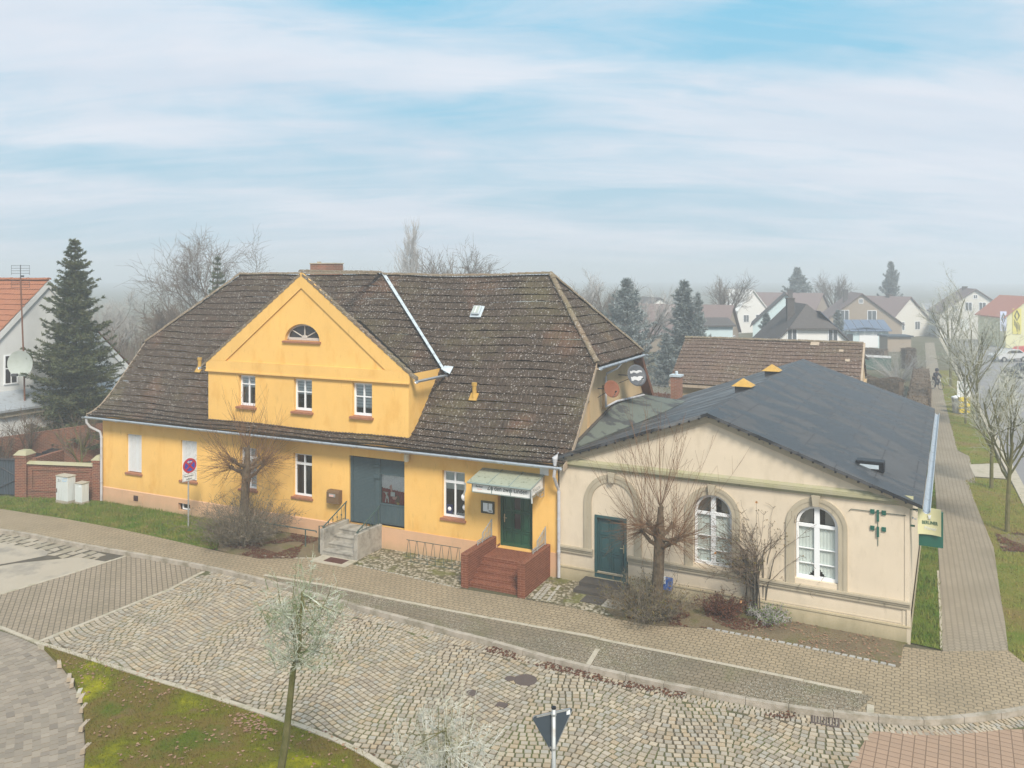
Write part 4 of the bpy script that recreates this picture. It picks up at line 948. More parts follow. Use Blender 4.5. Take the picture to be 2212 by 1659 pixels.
def kerb(name, m, path, w_, z0, z1, joint=1.0, gap=.012):
    "kerb stones laid end to end; path is the road side, width to its left"
    mb = MB(); P = resample(path, joint/4); Q = offs(P, w_); rr = random.Random(5); n = len(P)
    i = 0
    while i+1 < n:
        j = min(i+4, n-1); dz = (rr.random()-.5)*.012
        for k in range(i, j):
            f = gap/max(.01, math.dist(P[k], P[k+1])) if k == j-1 else 0
            lp = lambda A, B, t: (A[0]+(B[0]-A[0])*t, A[1]+(B[1]-A[1])*t)
            a, b, c, d = P[k], lp(P[k], P[k+1], 1-f), lp(Q[k], Q[k+1], 1-f), Q[k]
            lo = [(x, y, z0) for x, y in (a, b, c, d)]; hi = [(x, y, z1+dz) for x, y in (a, b, c, d)]; mb.prism(lo, hi)
        i = j
    return mb.build(name, M[m], None, kind='structure')
def stone(mb, c, t, sx, sy, z, rr, cols, h=.045, jit=.12, inset=.16):
    ct, st = math.cos(t), math.sin(t); q = []
    for x, y in ((-1, -1), (1, -1), (1, 1), (-1, 1)):
        x = x*sx/2*(1+(rr.random()-.5)*jit*2); y = y*sy/2*(1+(rr.random()-.5)*jit*2); q.append((c[0]+x*ct-y*st, c[1]+x*st+y*ct))
    k = rr.choice(cols); s = .87+rr.random()*.24; k = (k[0]*s, k[1]*s, k[2]*s); dz = (rr.random()-.5)*.008
    top = [(c[0]+(x-c[0])*(1-inset), c[1]+(y-c[1])*(1-inset), z+dz) for x, y in q]; lo = [(x, y, z-h) for x, y in q]
    b = len(mb.v); mb.v += lo+top; mb.f.append((b+4, b+5, b+6, b+7)); mb.c.append(k)
    dk = (k[0]*.85, k[1]*.82, k[2]*.75)
    for i in range(4): j = (i+1) % 4; mb.f.append((b+i, b+j, b+4+j, b+4+i)); mb.c.append(dk)
COB = [(.43, .35, .255), (.40, .33, .245), (.47, .39, .285), (.34, .29, .225), (.41, .31, .20), (.45, .38, .295), (.31, .255, .195), (.37, .335, .28)]
def stone_rows(mb, path, rows, d0, pitch, length, z, rr, cols, test=None, gap=.02, **kw):
    for r in range(rows):
        P = resample(offs(path, d0+r*pitch), .02); i = rr.randrange(4)
        while i < len(P)-1:
            n = max(2, int(length*(.75+rr.random()*.5)/.02)); j = min(i+n, len(P)-1); a, b = P[i], P[j]; L = math.dist(a, b)
            if L > length*.4:
                c = ((a[0]+b[0])/2, (a[1]+b[1])/2)
                if test is None or test(c): stone(mb, c, math.atan2(b[1]-a[1], b[0]-a[0]), L-gap, pitch-gap, z, rr, cols, **kw)
            i = j
RZ = -.12
gpx = lambda pts, z=0.0: [G(x, y, z) for x, y in pts]
KP = [(-200, 1118), (0, 1146), (52, 1152), (137, 1171), (287, 1196), (460, 1227), (568, 1254), (736, 1301), (883, 1340), (1044, 1383), (1106, 1399), (1221, 1432), (1391, 1469), (1566, 1504), (1741, 1534.5), (1891, 1549), (1981, 1558), (2081, 1553), (2212, 1534.6), (2500, 1480)]
KW = smoothp(gpx(KP), 1)
plate('ground', 'joint_soil', [(-610, -7), (610, -7), (610, 1230), (-610, 1230)], -.26)
terr = KW+[(600, 100), (605, 1220), (-605, 1220), (-600, 60), (-60, 37)]
plate('terrain', 'yard_ground', offs(KW, .05)+terr[len(KW):], -.03)
kerb('kerb', 'stone_kerb', KW, .15, -.2, .012, 1.0)
# road surfaces
mbc = MB(); rr = random.Random(11)
mud = plate('road_base', 'joint_soil', gpx([(-200, 1118), (0, 1146), (287, 1196), (460, 1227), (736, 1301), (1044, 1389), (1566, 1504), (1981, 1560), (2500, 1480), (2500, 2400), (-400, 2400), (-400, 1118)], RZ), RZ-.016)
ISL = [(86, 1386), (140, 1401), (280, 1447), (420, 1489), (560, 1533), (700, 1582), (774, 1615), (827, 1648), (900, 1700), (1010, 1800), (1120, 1950)]
ISW = gpx(ISL, 0)
cob_poly = gpx([(90, 1384), (371, 1272), (445, 1234)], RZ)+[p for p in offs(KW, -.02) if -10 < p[0]-0 and G(440, 1230)[0] < p[0] < G(1885, 1550)[0]]+gpx([(1893, 1560), (1881, 1579), (1831, 1659), (1700, 1900), (1120, 1950), (1010, 1800), (900, 1700), (827, 1648), (774, 1615), (700, 1582), (560, 1533), (420, 1489), (280, 1447), (140, 1401)], RZ)
kcut = [p for p in KW if p[0] > G(1100, 1400)[0]-1]
def rowtest(p): return inside(p, cob_poly)
AR = 2.1
for k in range(-30, 150):
    a = -16.0+rr.random()*.1
    while a < 20:
        L = .15+rr.random()*.06; ac = a+L/2; ph = ac/AR; cell = ph-math.floor(ph)
        # arcs: each bay bows, neighbouring bays meet in a cusp
        yb = lambda q: .21*math.sin(2*math.pi*q/3.3+k*.035)+.10*math.sin(q*.55)
        b = k*.170+yb(ac)-14; slope = math.atan2(yb(ac+.03)-yb(ac-.03), .06)
        if abs(slope) > 1: slope = 0
        p = FY(a+L/2+22.4-6, b, 0)[:2]; Lr = L*math.cos(slope)
        a += max(.1, Lr)
        if not rowtest(p): continue
        if dpath(p, KW) < .42: continue
        if dpath(p, ISW) < .18: continue
        stone(mbc, p, FY.ang+slope, L-.028, .170*math.cos(slope)-.026, RZ, rr, COB, jit=.08, inset=.10, h=.03)
stone_rows(mbc, KW, 3, -.08, -.125, .13, RZ, rr, COB, test=lambda p: p[0] > G(455, 1230)[0])
stone_rows(mbc, ISW, 1, .12, .12, .2, RZ, rr, COB)
mbc.build('cobblestone_road', M['cobble_stone'], kind='structure')
# border bands, brick paving and slabs on the left
plate('grey_paving', 'grey_pavers', gpx([(287, 1197), (458, 1229), (445, 1233), (371, 1272), (86, 1386), (75, 1389), (0, 1358), (-90, 1338), (-90, 1311), (0, 1285), (140, 1244)], RZ), RZ-.004)
kerb('paving_edge', 'pale_kerb', gpx([(86, 1387), (371, 1273), (446, 1233)], RZ), .13, RZ-.05, RZ+.004)
kerb('paving_edge', 'pale_kerb', gpx([(-160, 1330), (0, 1285), (140, 1244), (287, 1197)], RZ), .12, RZ-.05, RZ+.003)
kerb('paving_edge', 'pale_kerb', gpx([(-160, 1320), (0, 1358), (75, 1389), (122, 1424)], RZ), .12, RZ-.05, RZ+.012)
cs = [[(-160, 1157), (0, 1172), (106, 1191), (100, 1200), (30, 1214), (-160, 1246)], [(-160, 1249), (32, 1217), (167, 1203), (229, 1213), (135, 1243), (0, 1283), (-160, 1328)]]
for c_ in cs: plate('concrete_slab', 'concrete_slab', gpx(c_, RZ), RZ-.002)
plate('mud', 'wet_mud', gpx([(-160, 1133), (0, 1151), (137, 1176), (287, 1200), (230, 1213), (140, 1246), (0, 1290), (-160, 1332)], RZ), RZ-.010)
mb_ = MB(); kk_ = [p for p in KW if p[0] < G(230, 1190)[0]]
stone_rows(mb_, gpx([(-160, 1160), (0, 1159), (60, 1170), (120, 1185), (165, 1194), (215, 1206)], RZ), 3, .25, -.34, .5, RZ-.005, rr, [(.4, .34, .26), (.33, .28, .2)], gap=.06, jit=.3)
mb_.build('flat_stone_gutter', M['cobble_stone'], kind='structure')
mb_ = MB(); cur = smoothp(gpx([(-230, 1310), (-60, 1342), (84, 1391), (135, 1440), (172, 1500), (180, 1562), (184, 1615), (180, 1680), (160, 1850), (140, 2100)], RZ), 2)
stone_rows(mb_, cur, 34, -.09, -.17, .24, RZ, rr, [(.29, .235, .18), (.25, .205, .16), (.31, .255, .2), (.21, .17, .135), (.27, .22, .17), (.28, .23, .18), (.24, .195, .15)], gap=.012, jit=.03, inset=.05, h=.03)
mb_.build('curved_brick_paving', M['cobble_stone'], kind='structure')
# grass island with its kerb
isl_left = gpx([(122, 1422), (154, 1454), (178, 1500), (183, 1562), (186, 1615), (180, 1680), (160, 1850), (140, 2100)], 0)
isl = ISW+[G(1130, 2200)]+isl_left[::-1]
plate('grass_island', 'island_grass', isl, -.01, skirt=.1)
kerb('island_kerb', 'pale_kerb', smoothp(ISW, 1)[::-1], .13, -.2, .015, .9)
mb_ = MB(); 
for t, (x, y, an) in enumerate([(128, 1430, -1.0), (150, 1460, -1.15), (156, 1471, -1.2), (172, 1492, -1.3), (177, 1503, -1.4), (181, 1524, -1.5), (184, 1562, -1.55), (186, 1612, -1.6)]): stone(mb_, G(x, y), an, .34, .10, .006, rr, [(.5, .46, .38), (.45, .36, .27)], jit=.25, h=.1)
mb_.build('island_edge_stones', M['cobble_stone'], kind='structure')
plate('pink_paving', 'pink_pavers', gpx([(1881, 1579.5), (2212, 1574.5), (2500, 1560), (2500, 2000), (1650, 2000), (1831, 1659)], RZ), RZ-.006)
# pavement, parking strip, path
back = [(-200, 1080), (0, 1099), (137, 1120), (250, 1141), (340, 1160), (440, 1183), (500, 1197), (560, 1207), (640, 1206), (690, 1203), (720, 1212), (765, 1220), (860, 1241), (990, 1271), (1134, 1294), (1240, 1313), (1330, 1336), (1420, 1352), (1521, 1357), (1681, 1387), (1831, 1417), (1943, 1442), (1951, 1397), (2037, 1407)]
pr_ = [(2178, 1405), (2212, 1432), (2500, 1470)]
KI = offs(KW, .14)
plate('pavement', 'pavement_pavers', KI+gpx((back+pr_)[::-1]), 0.0)
pathL = [(2037, 1407), (2034, 1330), (2028, 1210), (2022, 1080), (2012, 940), (2006, 866), (2001, 800), (1998, 740)]; pathR = [(2018, 740), (2028, 800), (2041, 866), (2068, 970), (2106, 1084), (2147, 1184), (2160, 1280), (2171, 1345), (2178, 1405)]
plate('footpath', 'path_pavers', gpx(pathL+pathR), -.004)
plate('cross_path', 'path_pavers', gpx([(2066, 972), (2094, 985), (2108, 1044), (2084, 1040)]), -.008)
plate('concrete_crossing', 'pale_kerb', gpx([(2094, 1003), (2160, 1000), (2176, 1034), (2106, 1029)]), -.006)
inner = [(568, 1243.6), (694, 1264.6), (862, 1299.5), (988, 1324), (1107, 1347), (1273, 1376.7), (1306, 1385), (1441, 1412), (1661, 1457), (1886, 1504.5)]
IW = gpx(inner)
plate('parking_strip', 'parking_pavers', IW+[p for p in KI if G(575, 1250)[0] < p[0] < G(1886, 1545)[0]][::-1], .004)
kerb('parking_edge', 'pale_kerb', IW, .13, -.05, .010, 1.1)
kerb('parking_edge', 'pale_kerb', gpx([(1276, 1437), (1304, 1389)]), .13, -.05, .012, 2)
kerb('parking_edge', 'pale_kerb', gpx([(1888, 1546), (1889, 1505)]), .16, -.05, .014, 2)
st_ = MB(); stone_rows(st_, gpx([(1521, 1357), (1681, 1387), (1831, 1417), (1943, 1442)]), 1, .02, .15, .22, .02, rr, [(.42, .41, .39), (.36, .35, .34)], gap=.03, jit=.2)
stone_rows(st_, gpx([(765, 1220), (860, 1241), (990, 1271)]), 1, .02, .13, .17, .015, rr, [(.45, .43, .37), (.36, .33, .28)], gap=.05, jit=.3)
stone_rows(st_, gpx([(560, 1200), (640, 1206), (690, 1206)]), 1, .02, .13, .3, .012, rr, [(.42, .38, .31)], gap=.03)
stone_rows(st_, gpx([(1163, 1296), (1192, 1262)]), 2, .0, .16, .15, .012, rr, [(.45, .43, .38), (.36, .34, .3)], gap=.02)
stone_rows(st_, gpx([(1182, 1300), (1210, 1264)]), 1, .0, .12, .5, .012, rr, [(.45, .43, .38)], gap=.02)
st_.build('edge_setts', M['cobble_stone'], kind='structure')
f2 = lambda s, v, F=FY: F(s, v)[:2]
strip = [f2(7.3, 0)]+[f2(0, 0), f2(-.1, .4), G(60, 1076), G(34, 1074), G(-200, 1062)]+gpx(back[:6])+[G(470, 1188)]
plate('lawn', 'lawn', strip, .004)
plate('planting_bed', 'bare_earth', [f2(7.3, 0), G(470, 1188), G(500, 1197), G(560, 1207), G(640, 1206), G(690, 1203), f2(13.6, -1.5), f2(13.6, 0)], .002)
peb = [f2(15.2, 0), f2(15.2, -1.6)]+gpx([(776, 1221), (860, 1241), (990, 1271)])+[f2(19.9, -2.2), f2(19.9, 0)]
plate('pebble_paving', 'pebble_ground', peb, .003)
peb2 = [f2(22.1, 0)]+gpx([(1134, 1293), (1240, 1313), (1330, 1336)])+[f2(1.2, -.7, FB), f2(1.2, 0, FB), f2(0, 0, FB)]
plate('pebble_paving', 'pebble_ground', peb2, .005)
bed = [f2(1.2, 0, FB), f2(1.2, -.7, FB)]+gpx([(1330, 1336), (1420, 1352), (1521, 1357), (1681, 1387), (1831, 1417), (1943, 1442), (1951, 1397)])+[f2(SB, -.02, FB)]
plate('planting_bed', 'bare_earth', bed, .006)
sidel = [f2(SB, 0, FB), G(2035, 1404), G(2033, 1330), G(2027, 1210), G(2021, 1080), G(2011, 940), G(2005, 866), f2(SB, 19, FB)]
plate('lawn', 'lawn', sidel, .007)
kerb('lawn_edge', 'pale_kerb', gpx([(2036, 1402), (2034, 1330), (2028, 1230)]), .06, -.05, .03, 1)
ver = gpx([(2178, 1405), (2171, 1345), (2160, 1280), (2147, 1184), (2106, 1084), (2084, 1040), (2106, 1031), (2176, 1036), (2240, 1110), (2500, 1300), (2500, 1470), (2212, 1432)])
plate('verge', 'verge', ver, -.012)
ver2 = gpx([(2094, 1002), (2094, 985), (2066, 970), (2041, 866), (2028, 800), (2060, 800), (2110, 880), (2160, 999)])
plate('verge', 'verge', ver2, -.014)
# side street on the right
sk_ = gpx([(2500, 1590), (2212, 1094), (2160, 990), (2110, 890), (2062, 797), (2025, 725), (1990, 655)])
plate('side_street', 'asphalt', sk_+[(190, 310), (110, 142), (60, 60), (26, 16)], -.018)
kerb('kerb', 'pale_kerb', sk_[::-1], .45, -.05, .03, 2)
plate('planting_bed', 'bare_earth', gpx([(2150, 1155), (2200, 1150), (2260, 1170), (2240, 1195), (2165, 1190)]), -.008)
# kerb leaf litter, blades, leaves
def tri_area_pts(poly, dens, rr):
    xs = [p[0] for p in poly]; ys = [p[1] for p in poly]; x0, x1, y0, y1 = min(xs), max(xs), min(ys), max(ys)
    n = int((x1-x0)*(y1-y0)*dens)
    for _ in range(n):
        p = (x0+rr.random()*(x1-x0), y0+rr.random()*(y1-y0))
        if inside(p, poly): yield p
def blades(name, m, poly, dens, h, z, seed=1, clump=1.2, wd=.012, label=None, cat='grass'):
    rr = random.Random(seed); mb = MB()
    for p in tri_area_pts(poly, dens, rr):
        nz_ = mnoise.noise(Vector((p[0]*clump, p[1]*clump, seed)))
        hh = h*(.4+.8*rr.random())*(1+.9*nz_); t = rr.random()*6.28; l = hh*.8*rr.random(); c, s = math.cos(t), math.sin(t)
        if hh < .012: continue
        b = len(mb.v); mb.v += [(p[0]-s*wd, p[1]+c*wd, z), (p[0]+s*wd, p[1]-c*wd, z), (p[0]+c*l, p[1]+s*l, z+hh)]; mb.f.append((b, b+1, b+2)); mb.c.append(None)
    o = mb.build(name, M[m]); return tag(o, label, cat, kind='stuff')
def leaves(name, m, poly, dens, z, seed=1, size=.05, label=None, test=None, up=.03):
    rr = random.Random(seed); mb = MB()
    for p in tri_area_pts(poly, dens, rr):
        if test and not test(p): continue
        if mnoise.noise(Vector((p[0]*1.1, p[1]*1.1, seed+.5))) < -.12: continue
        t = rr.random()*6.28; s_ = size*(.6+.8*rr.random()); c, s = math.cos(t)*s_/2, math.sin(t)*s_/2; zz = z+rr.random()*up
        mb.face([(p[0]-c, p[1]-s, zz+rr.random()*.02), (p[0]+s*.7, p[1]-c*.7, zz), (p[0]+c, p[1]+s, zz+rr.random()*.02), (p[0]-s*.7, p[1]+c*.7, zz+rr.random()*.015)])
    return tag(mb.build(name, M[m]), label, 'fallen leaves', kind='stuff')
blades('grass', 'blade_green', strip, 620, .11, 0, 2, label='green grass strip along the yellow wall and brick wall')
blades('grass', 'blade_island', isl, 420, .05, -.01, 3, label='mossy yellow-green grass of the island in front', wd=.011)
blades('grass', 'blade_green', sidel, 330, .13, 0, 4, label='dark green grass beside the hall side wall', wd=.014)
blades('grass', 'blade_verge', ver, 170, .07, -.01, 5, label='patchy grass verge between footpath and street', wd=.014)
blades('grass', 'blade_verge', ver2, 90, .06, -.01, 6, label='far grass verge under the frosted street trees', wd=.018)
leaves('leaf_litter', 'dead_leaf', strip, 9, .02, 21, .07, 'few brown leaves lying on the grass strip by the yellow wall')
leaves('leaf_litter', 'dead_leaf', isl, 26, 0, 3, .075, 'scattered brown leaves on the grass island')
pile = gpx([(495, 1545), (560, 1530), (625, 1560), (600, 1590), (520, 1580)])
leaves('leaf_litter', 'dead_leaf', pile, 170, 0, 8, .08, 'small heap of brown leaves on the island')
bedL = [f2(6.4, -.1), G(440, 1176), G(470, 1190), G(560, 1207), G(640, 1206), f2(12.4, -1.1), f2(12.6, -.1)]
leaves('leaf_litter', 'dark_leaf_litter', bedL, 420, 0, 9, .075, 'dark brown leaves under the left pollarded tree')
bedR = [f2(2.8, -.1, FB)]+gpx([(1335, 1330), (1420, 1350), (1521, 1357), (1640, 1378)])+[f2(7.5, -.1, FB)]
leaves('leaf_litter', 'dark_leaf_litter', bedR, 420, 0, 10, .075, 'dark brown leaves in the bed before the cream hall')
leaves('leaf_litter', 'dead_leaf', [f2(7.0, -.05, FB)]+gpx([(1600, 1372), (1943, 1438), (1948, 1400)])+[f2(SB-.1, -.05, FB)], 70, 0, 11, .07, 'sparse leaves along the right end of the hall bed')
kl = [p for p in KW if G(1010, 1380)[0] < p[0] < G(1780, 1540)[0]]
leaves('leaf_litter', 'dark_leaf_litter', kl+offs(kl, -.34)[::-1], 330, RZ, 12, .07, 'line of brown leaves in the gutter below the kerb')
leaves('leaf_litter', 'dark_leaf_litter', gpx([(640, 1540), (740, 1590), (850, 1640), (900, 1690), (860, 1700), (780, 1640), (690, 1595)]), 120, -.1, 13, .07, 'brown leaves gathered along the island kerb')
leaves('leaf_litter', 'dark_leaf_litter', gpx([(2150, 1155), (2200, 1150), (2260, 1170), (2240, 1195), (2165, 1190)]), 330, 0, 14, .09, 'reddish brown leaves round the near street tree')

# ================================================================ STREET OBJECTS
def rot_fr(x, y, a): return Fr((x, y), (x+math.cos(a), y+math.sin(a)))
# brick steps
bp = thing('brick_steps', 'red brick steps with side walls up to the green door', 'steps', FY(21, -1.0))
mb = MB(); mb.box(FY, 19.85, 20.10, -2.16, -.002, -.05, 1.10); mb.build('side_wall', M['porch_brick'], bp, bevel=.02)
mb = MB(); mb.box(FY, 21.90, 22.17, -2.14, -.002, -.05, 1.10); mb.build('side_wall', M['porch_brick'], bp, bevel=.02)
for i in range(5):
    mb = MB(); z1 = .70-i*.14; v1 = -1.02-.245*i
    mb.box(FY, 20.101, 21.899, v1, (-.002 if i == 0 else v1+.26), -.03, z1); mb.build('step', M['porch_brick'], bp, bevel=.008)
mb = MB(); mb.box(FY, 20.05, 20.14, -.03, .2, .70, .80); mb.build('skirting', M['porch_brick'], bp)
def stepped_rail(s):
    mb = MB(); T = lambda pts, r=.014: mb.tube([FY(s, v, z) for v, z in pts], r, 6)
    T([(-.15, 1.1), (-.15, 1.72)], .022); T([(-.85, 1.1), (-.85, 1.44)], .02); T([(-1.2, 1.1), (-1.2, 1.26)], .02)
    T([(-.15, 1.7), (-.85, 1.42)], .02); T([(-.15, 1.14), (-1.2, 1.14)], .014); T([(-.85, 1.24), (-1.2, 1.24)], .018)
    for k in range(5):
        v = -.27-.12*k; T([(v, 1.14), (v, 1.70-(abs(v)-.15)*.4)], .010); T([(v, 1.34-.03*k), (v, 1.42-.03*k)], .02)
    for k in range(2): T([(-.95-.12*k, 1.14), (-.95-.12*k, 1.25)], .010)
    return mb
stepped_rail(19.98).build('railing', M['galvanised'], bp); stepped_rail(22.04).build('railing', M['galvanised'], bp)
# concrete steps
gs = thing('concrete_steps', 'worn grey concrete steps up to the shuttered shop door', 'steps', FY(14.4, -.8))
for a in (13.58, 15.10): mb = MB(); mb.box(FY, a, a+.17, -1.57, -.002, -.05, .93, -.05, .90); mb.build('side_wall', M['concrete_step'], gs, bevel=.012)
for i in range(4):
    mb = MB(); z1 = .74-i*.185; v1 = -.62-.32*i; mb.box(FY, 13.751, 15.099, v1, (-.002 if i == 0 else v1+.34), -.03, z1-.045); mb.box(FY, 13.751, 15.099, v1-.03, (-.002 if i == 0 else v1+.34), z1-.044, z1); mb.build('step', M['concrete_step'], gs)
for a in (13.66, 15.18):
    mb = MB(); T = lambda pts, r=.014: mb.tube([FY(a, v, z) for v, z in pts], r, 6)
    T([(-.12, .9), (-.12, 1.56)], .02); T([(-1.42, .92), (-1.42, 1.05)], .02); T([(-.05, 1.58), (-1.30, 1.06), (-1.45, 1.0), (-1.50, .97)], .024); T([(-.12, .97), (-1.42, .98)], .012)
    for k in range(4): v = -.38-.26*k; T([(v, .97), (v, 1.56-(abs(v)-.12)*.42)], .010); T([(v, 1.12-.02*k), (v, 1.18-.02*k)], .024)
    mb.build('railing', M['iron_green'], gs)
ap = MB(); ap.box(FY, 13.75, 15.3, -2.35, -1.60, -.02, .014); tag(ap.build('concrete_apron', M['pale_kerb']), kind='structure')
ap = MB(); ap.box(FY, 14.2, 15.0, -2.15, -1.72, .012, .024); tag(ap.build('doormat', M['rust_mat']), 'rusty brown scraper grid set in concrete before the grey steps', 'scraper grid')
# low pipe rail
lr = thing('pipe_rail', 'low green iron pipe rail between left bush and grey steps', 'railing', FY(12.4, -1.0))
mb = MB(); mb.tube([FY(8.4, -1.1, .62), FY(12.95, -1.15, .66), FY(13.08, -1.15, .66), FY(13.08, -1.15, .60)], .024, 8); mb.build('rail', M['iron_green'], lr)
for s in (9.0, 12.55): mb = MB(); mb.tube([FY(s, -1.13, -.02), FY(s, -1.13, .64)], .024, 8); mb.build('post', M['iron_green'], lr)
mb = MB(); mb.tube([FY(13.45, -1.45, -.02), FY(13.45, -1.45, .99), FY(13.62, -1.45, 1.0)], .022, 8); mb.build('post', M['iron_green'], lr)
# bicycle rack: a wire rack of crossing loops
br = thing('bicycle_rack', 'thin green wire bicycle rack leaning at the peach plinth', 'bicycle rack', FY(17.9, -.8))
mb = MB(); s0, s1 = 16.75, 19.0
n_ = 7
for k in range(n_):
    a = s0+.1+(s1-s0-.2)*k/(n_-1)
    mb.tube([FY(a-.22, -.45, .0), FY(a-.02, -.62, .68), FY(a+.02, -.62, .68), FY(a+.24, -.85, .0)], .009, 5)
mb.tube([FY(s0, -.62, .69), FY(s1, -.62, .69)], .012, 6); mb.tube([FY(s0-.2, -.45, .01), FY(s1+.1, -.45, .01)], .009, 5); mb.tube([FY(s0+.2, -.85, .01), FY(s1+.3, -.85, .01)], .009, 5)
mb.build('wire_loops', M['iron_green'], br)
# wall fittings
mbx = thing('mailbox', 'brown metal mailbox on the yellow wall beside the shop shutter', 'mailbox', FY(13.15, -.15, 1.6))
mb = MB(); mb.prism([FY(12.85, -.26, 1.48), FY(12.85, -.002, 1.48), FY(12.85, -.002, 1.98), FY(12.85, -.20, 1.98), FY(12.85, -.26, 1.90)], [FY(13.42, -.26, 1.48), FY(13.42, -.002, 1.48), FY(13.42, -.002, 1.98), FY(13.42, -.20, 1.98), FY(13.42, -.26, 1.90)]); mb.build('box', M['mailbox_brown'], mbx, bevel=.012)
mb = MB(); mb.box(FY, 12.98, 13.28, -.272, -.262, 1.74, 1.86); mb.build('slot_frame', M['galvanised'], mbx)
mb = MB(); mb.box(FY, 13.0, 13.2, -.278, -.273, 1.76, 1.82); mb.build('name_card', M['pink_paper'], mbx)
wl = thing('wall_lamp', 'small pale lantern under the eaves right of the shop front', 'lamp', FY(16.46, -.12, 3.5))
mb = MB(); mb.lathe(*FY(16.46, -.16)[:2], [(.075, 3.40), (.10, 3.43), (.10, 3.68), (.085, 3.70)], 14); mb.build('glass_body', M['lamp_glass'], wl)
mb = MB(); mb.lathe(*FY(16.46, -.16)[:2], [(.085, 3.70), (.05, 3.77), (.03, 3.82)], 12); mb.tube([FY(16.46, -.16, 3.74), FY(16.46, 0, 3.74)], .02, 6); mb.build('cap', M['lamp_cap'], wl)
mn = thing('menu_case', 'dark framed menu case with pale papers left of the green door', 'menu case', FY(19.76, -.05, 2.05))
mb = MB(); mb.box(FY, 19.5, 20.02, -.055, -.002, 1.86, 1.90); mb.box(FY, 19.5, 20.02, -.055, -.002, 2.24, 2.29); mb.box(FY, 19.5, 19.545, -.055, -.002, 1.9, 2.24); mb.box(FY, 19.975, 20.02, -.055, -.002, 1.9, 2.24); mb.box(FY, 19.545, 19.975, -.02, -.002, 1.9, 2.24); mb.build('frame', M['menu_frame'], mn)
mb = MB(); mb.box(FY, 19.57, 19.76, -.026, -.022, 1.92, 2.22); mb.build('menu_sheet', M['white_paper'], mn)
mb = MB(); mb.box(FY, 19.79, 19.94, -.027, -.023, 1.98, 2.22); mb.build('menu_sheet', M['white_paper'], mn)
mb = MB(); mb.box(FY, 19.76, 19.96, -.032, -.028, 1.90, 2.0); mb.build('menu_card', M['white_paper'], mn)
mb = MB(); mb.box(FY, 19.80, 19.92, -.034, -.0325, 1.94, 1.97); mb.build('menu_card_print', M['menu_frame'], mn)
mb = MB(); mb.box(FY, 21.78, 22.10, -.03, -.002, 3.44, 3.74); tag(mb.build('blank_plate', M['sign_white']), 'blank square white plate under the eaves right of the canopy', 'plate')
# canopy
cp = thing('door_canopy', 'glass door canopy on iron brackets with white inn lettering boards', 'canopy', FY(20.8, -.5, 3.2))
Z0, Z1, D_ = 3.44, 3.20, -1.18
mb = MB(); mb.prism([FY(19.56, -.005, Z0), FY(21.93, -.005, Z0), FY(21.93, D_, Z1), FY(19.56, D_, Z1)], [FY(19.56, -.005, Z0+.02), FY(21.93, -.005, Z0+.02), FY(21.93, D_, Z1+.02), FY(19.56, D_, Z1+.02)]); gl_ = mb.build('glass_roof', M['canopy_glass'], cp)
mb = MB()
for a in (20.34, 21.13): mb.tube([FY(a, 0, Z0+.03), FY(a, D_, Z1+.03)], .014, 5)
mb.tube([FY(19.56, D_, Z1), FY(21.93, D_, Z1)], .035, 6); mb.tube([FY(19.56, 0, Z0), FY(19.56, D_, Z1)], .022, 6); mb.tube([FY(21.93, 0, Z0), FY(21.93, D_, Z1)], .022, 6); mb.tube([FY(19.56, -.02, Z0), FY(21.93, -.02, Z0)], .02, 6)
for a in (19.70, 20.45, 21.16, 21.90): mb.tube([FY(a, D_+.10, Z1-.02), FY(a, D_+.10, Z1-.33)], .014, 4)
mb.tube([FY(19.70, D_+.10, Z1-.33), FY(21.90, D_+.10, Z1-.33), FY(21.90, -.02, Z1-.28)], .015, 5)
mb.build('frame', M['canopy_metal'], cp)
mb = MB(); mb.tube([FY(19.50, D_-.02, Z1-.02), FY(19.50, D_-.03, Z1-.25), FY(19.45, D_-.06, Z1-.45)], .028, 8); mb.build('drain_spout', M['galvanised'], cp)
mb = MB(); mb.tube([FY(21.98, D_-.02, Z1-.02), FY(22.0, D_-.03, Z1-.25), FY(22.04, D_-.10, Z1-.42)], .028, 8); mb.build('drain_spout', M['galvanised'], cp)
for a, sg in ((19.75, 1), (21.93, 1)):
    mb = MB(); T = lambda pts, r=.011: mb.tube([FY(a, v, z) for v, z in pts], r, 5)
    T([(-.02, 3.4), (-.02, 2.72)]); T([(-.02, 3.0), (-.75, 3.0)]); T([(-.02, 2.86), (-.55, 2.86), (-.75, 3.0)]); T([(-.02, 2.74), (-.30, 2.74), (-.55, 2.86)]); T([(-.30, 2.74), (-.30, 2.86)]); T([(-.55, 2.86), (-.55, 3.0)]); mb.build('bracket', M['galvanised'], cp)
fs = MB(); fs.box(FY, 19.71, 21.89, D_+.105, D_+.118, Z1-.31, Z1-.02); fb = fs.build('front_board', M['sign_white'], cp)
ss = MB(); ss.box(FY, 21.893, 21.903, D_+.12, -.04, Z1-.27, Z1-.0, Z1-.25, Z0-.05); sb_ = ss.build('side_board', M['sign_white'], cp)
eu, ev = Vector(FY.u+(0,)), Vector(FY.v+(0,)); up = Vector((0, 0, 1))
text_mesh('Zu den zwei Linden', .235, 'lettering', M['sign_text'], fb, FY(21.03, D_+.100, Z1-.20), eu, up, .002, sx=.80)
text_mesh('Berliner', .085, 'small_lettering', M['sign_text'], fb, FY(19.98, D_+.100, Z1-.15), eu, up, .002)
mb = MB(); mb.box(FY, 19.90, 20.08, D_+.10, D_+.104, Z1-.225, Z1-.205); mb.build('red_underline', M['pink_paper'], fb)
text_mesh('PENSION', .17, 'lettering', M['galvanised'], sb_, FY(21.907, -.60, Z1-.17), ev, up, .002, sx=.95)
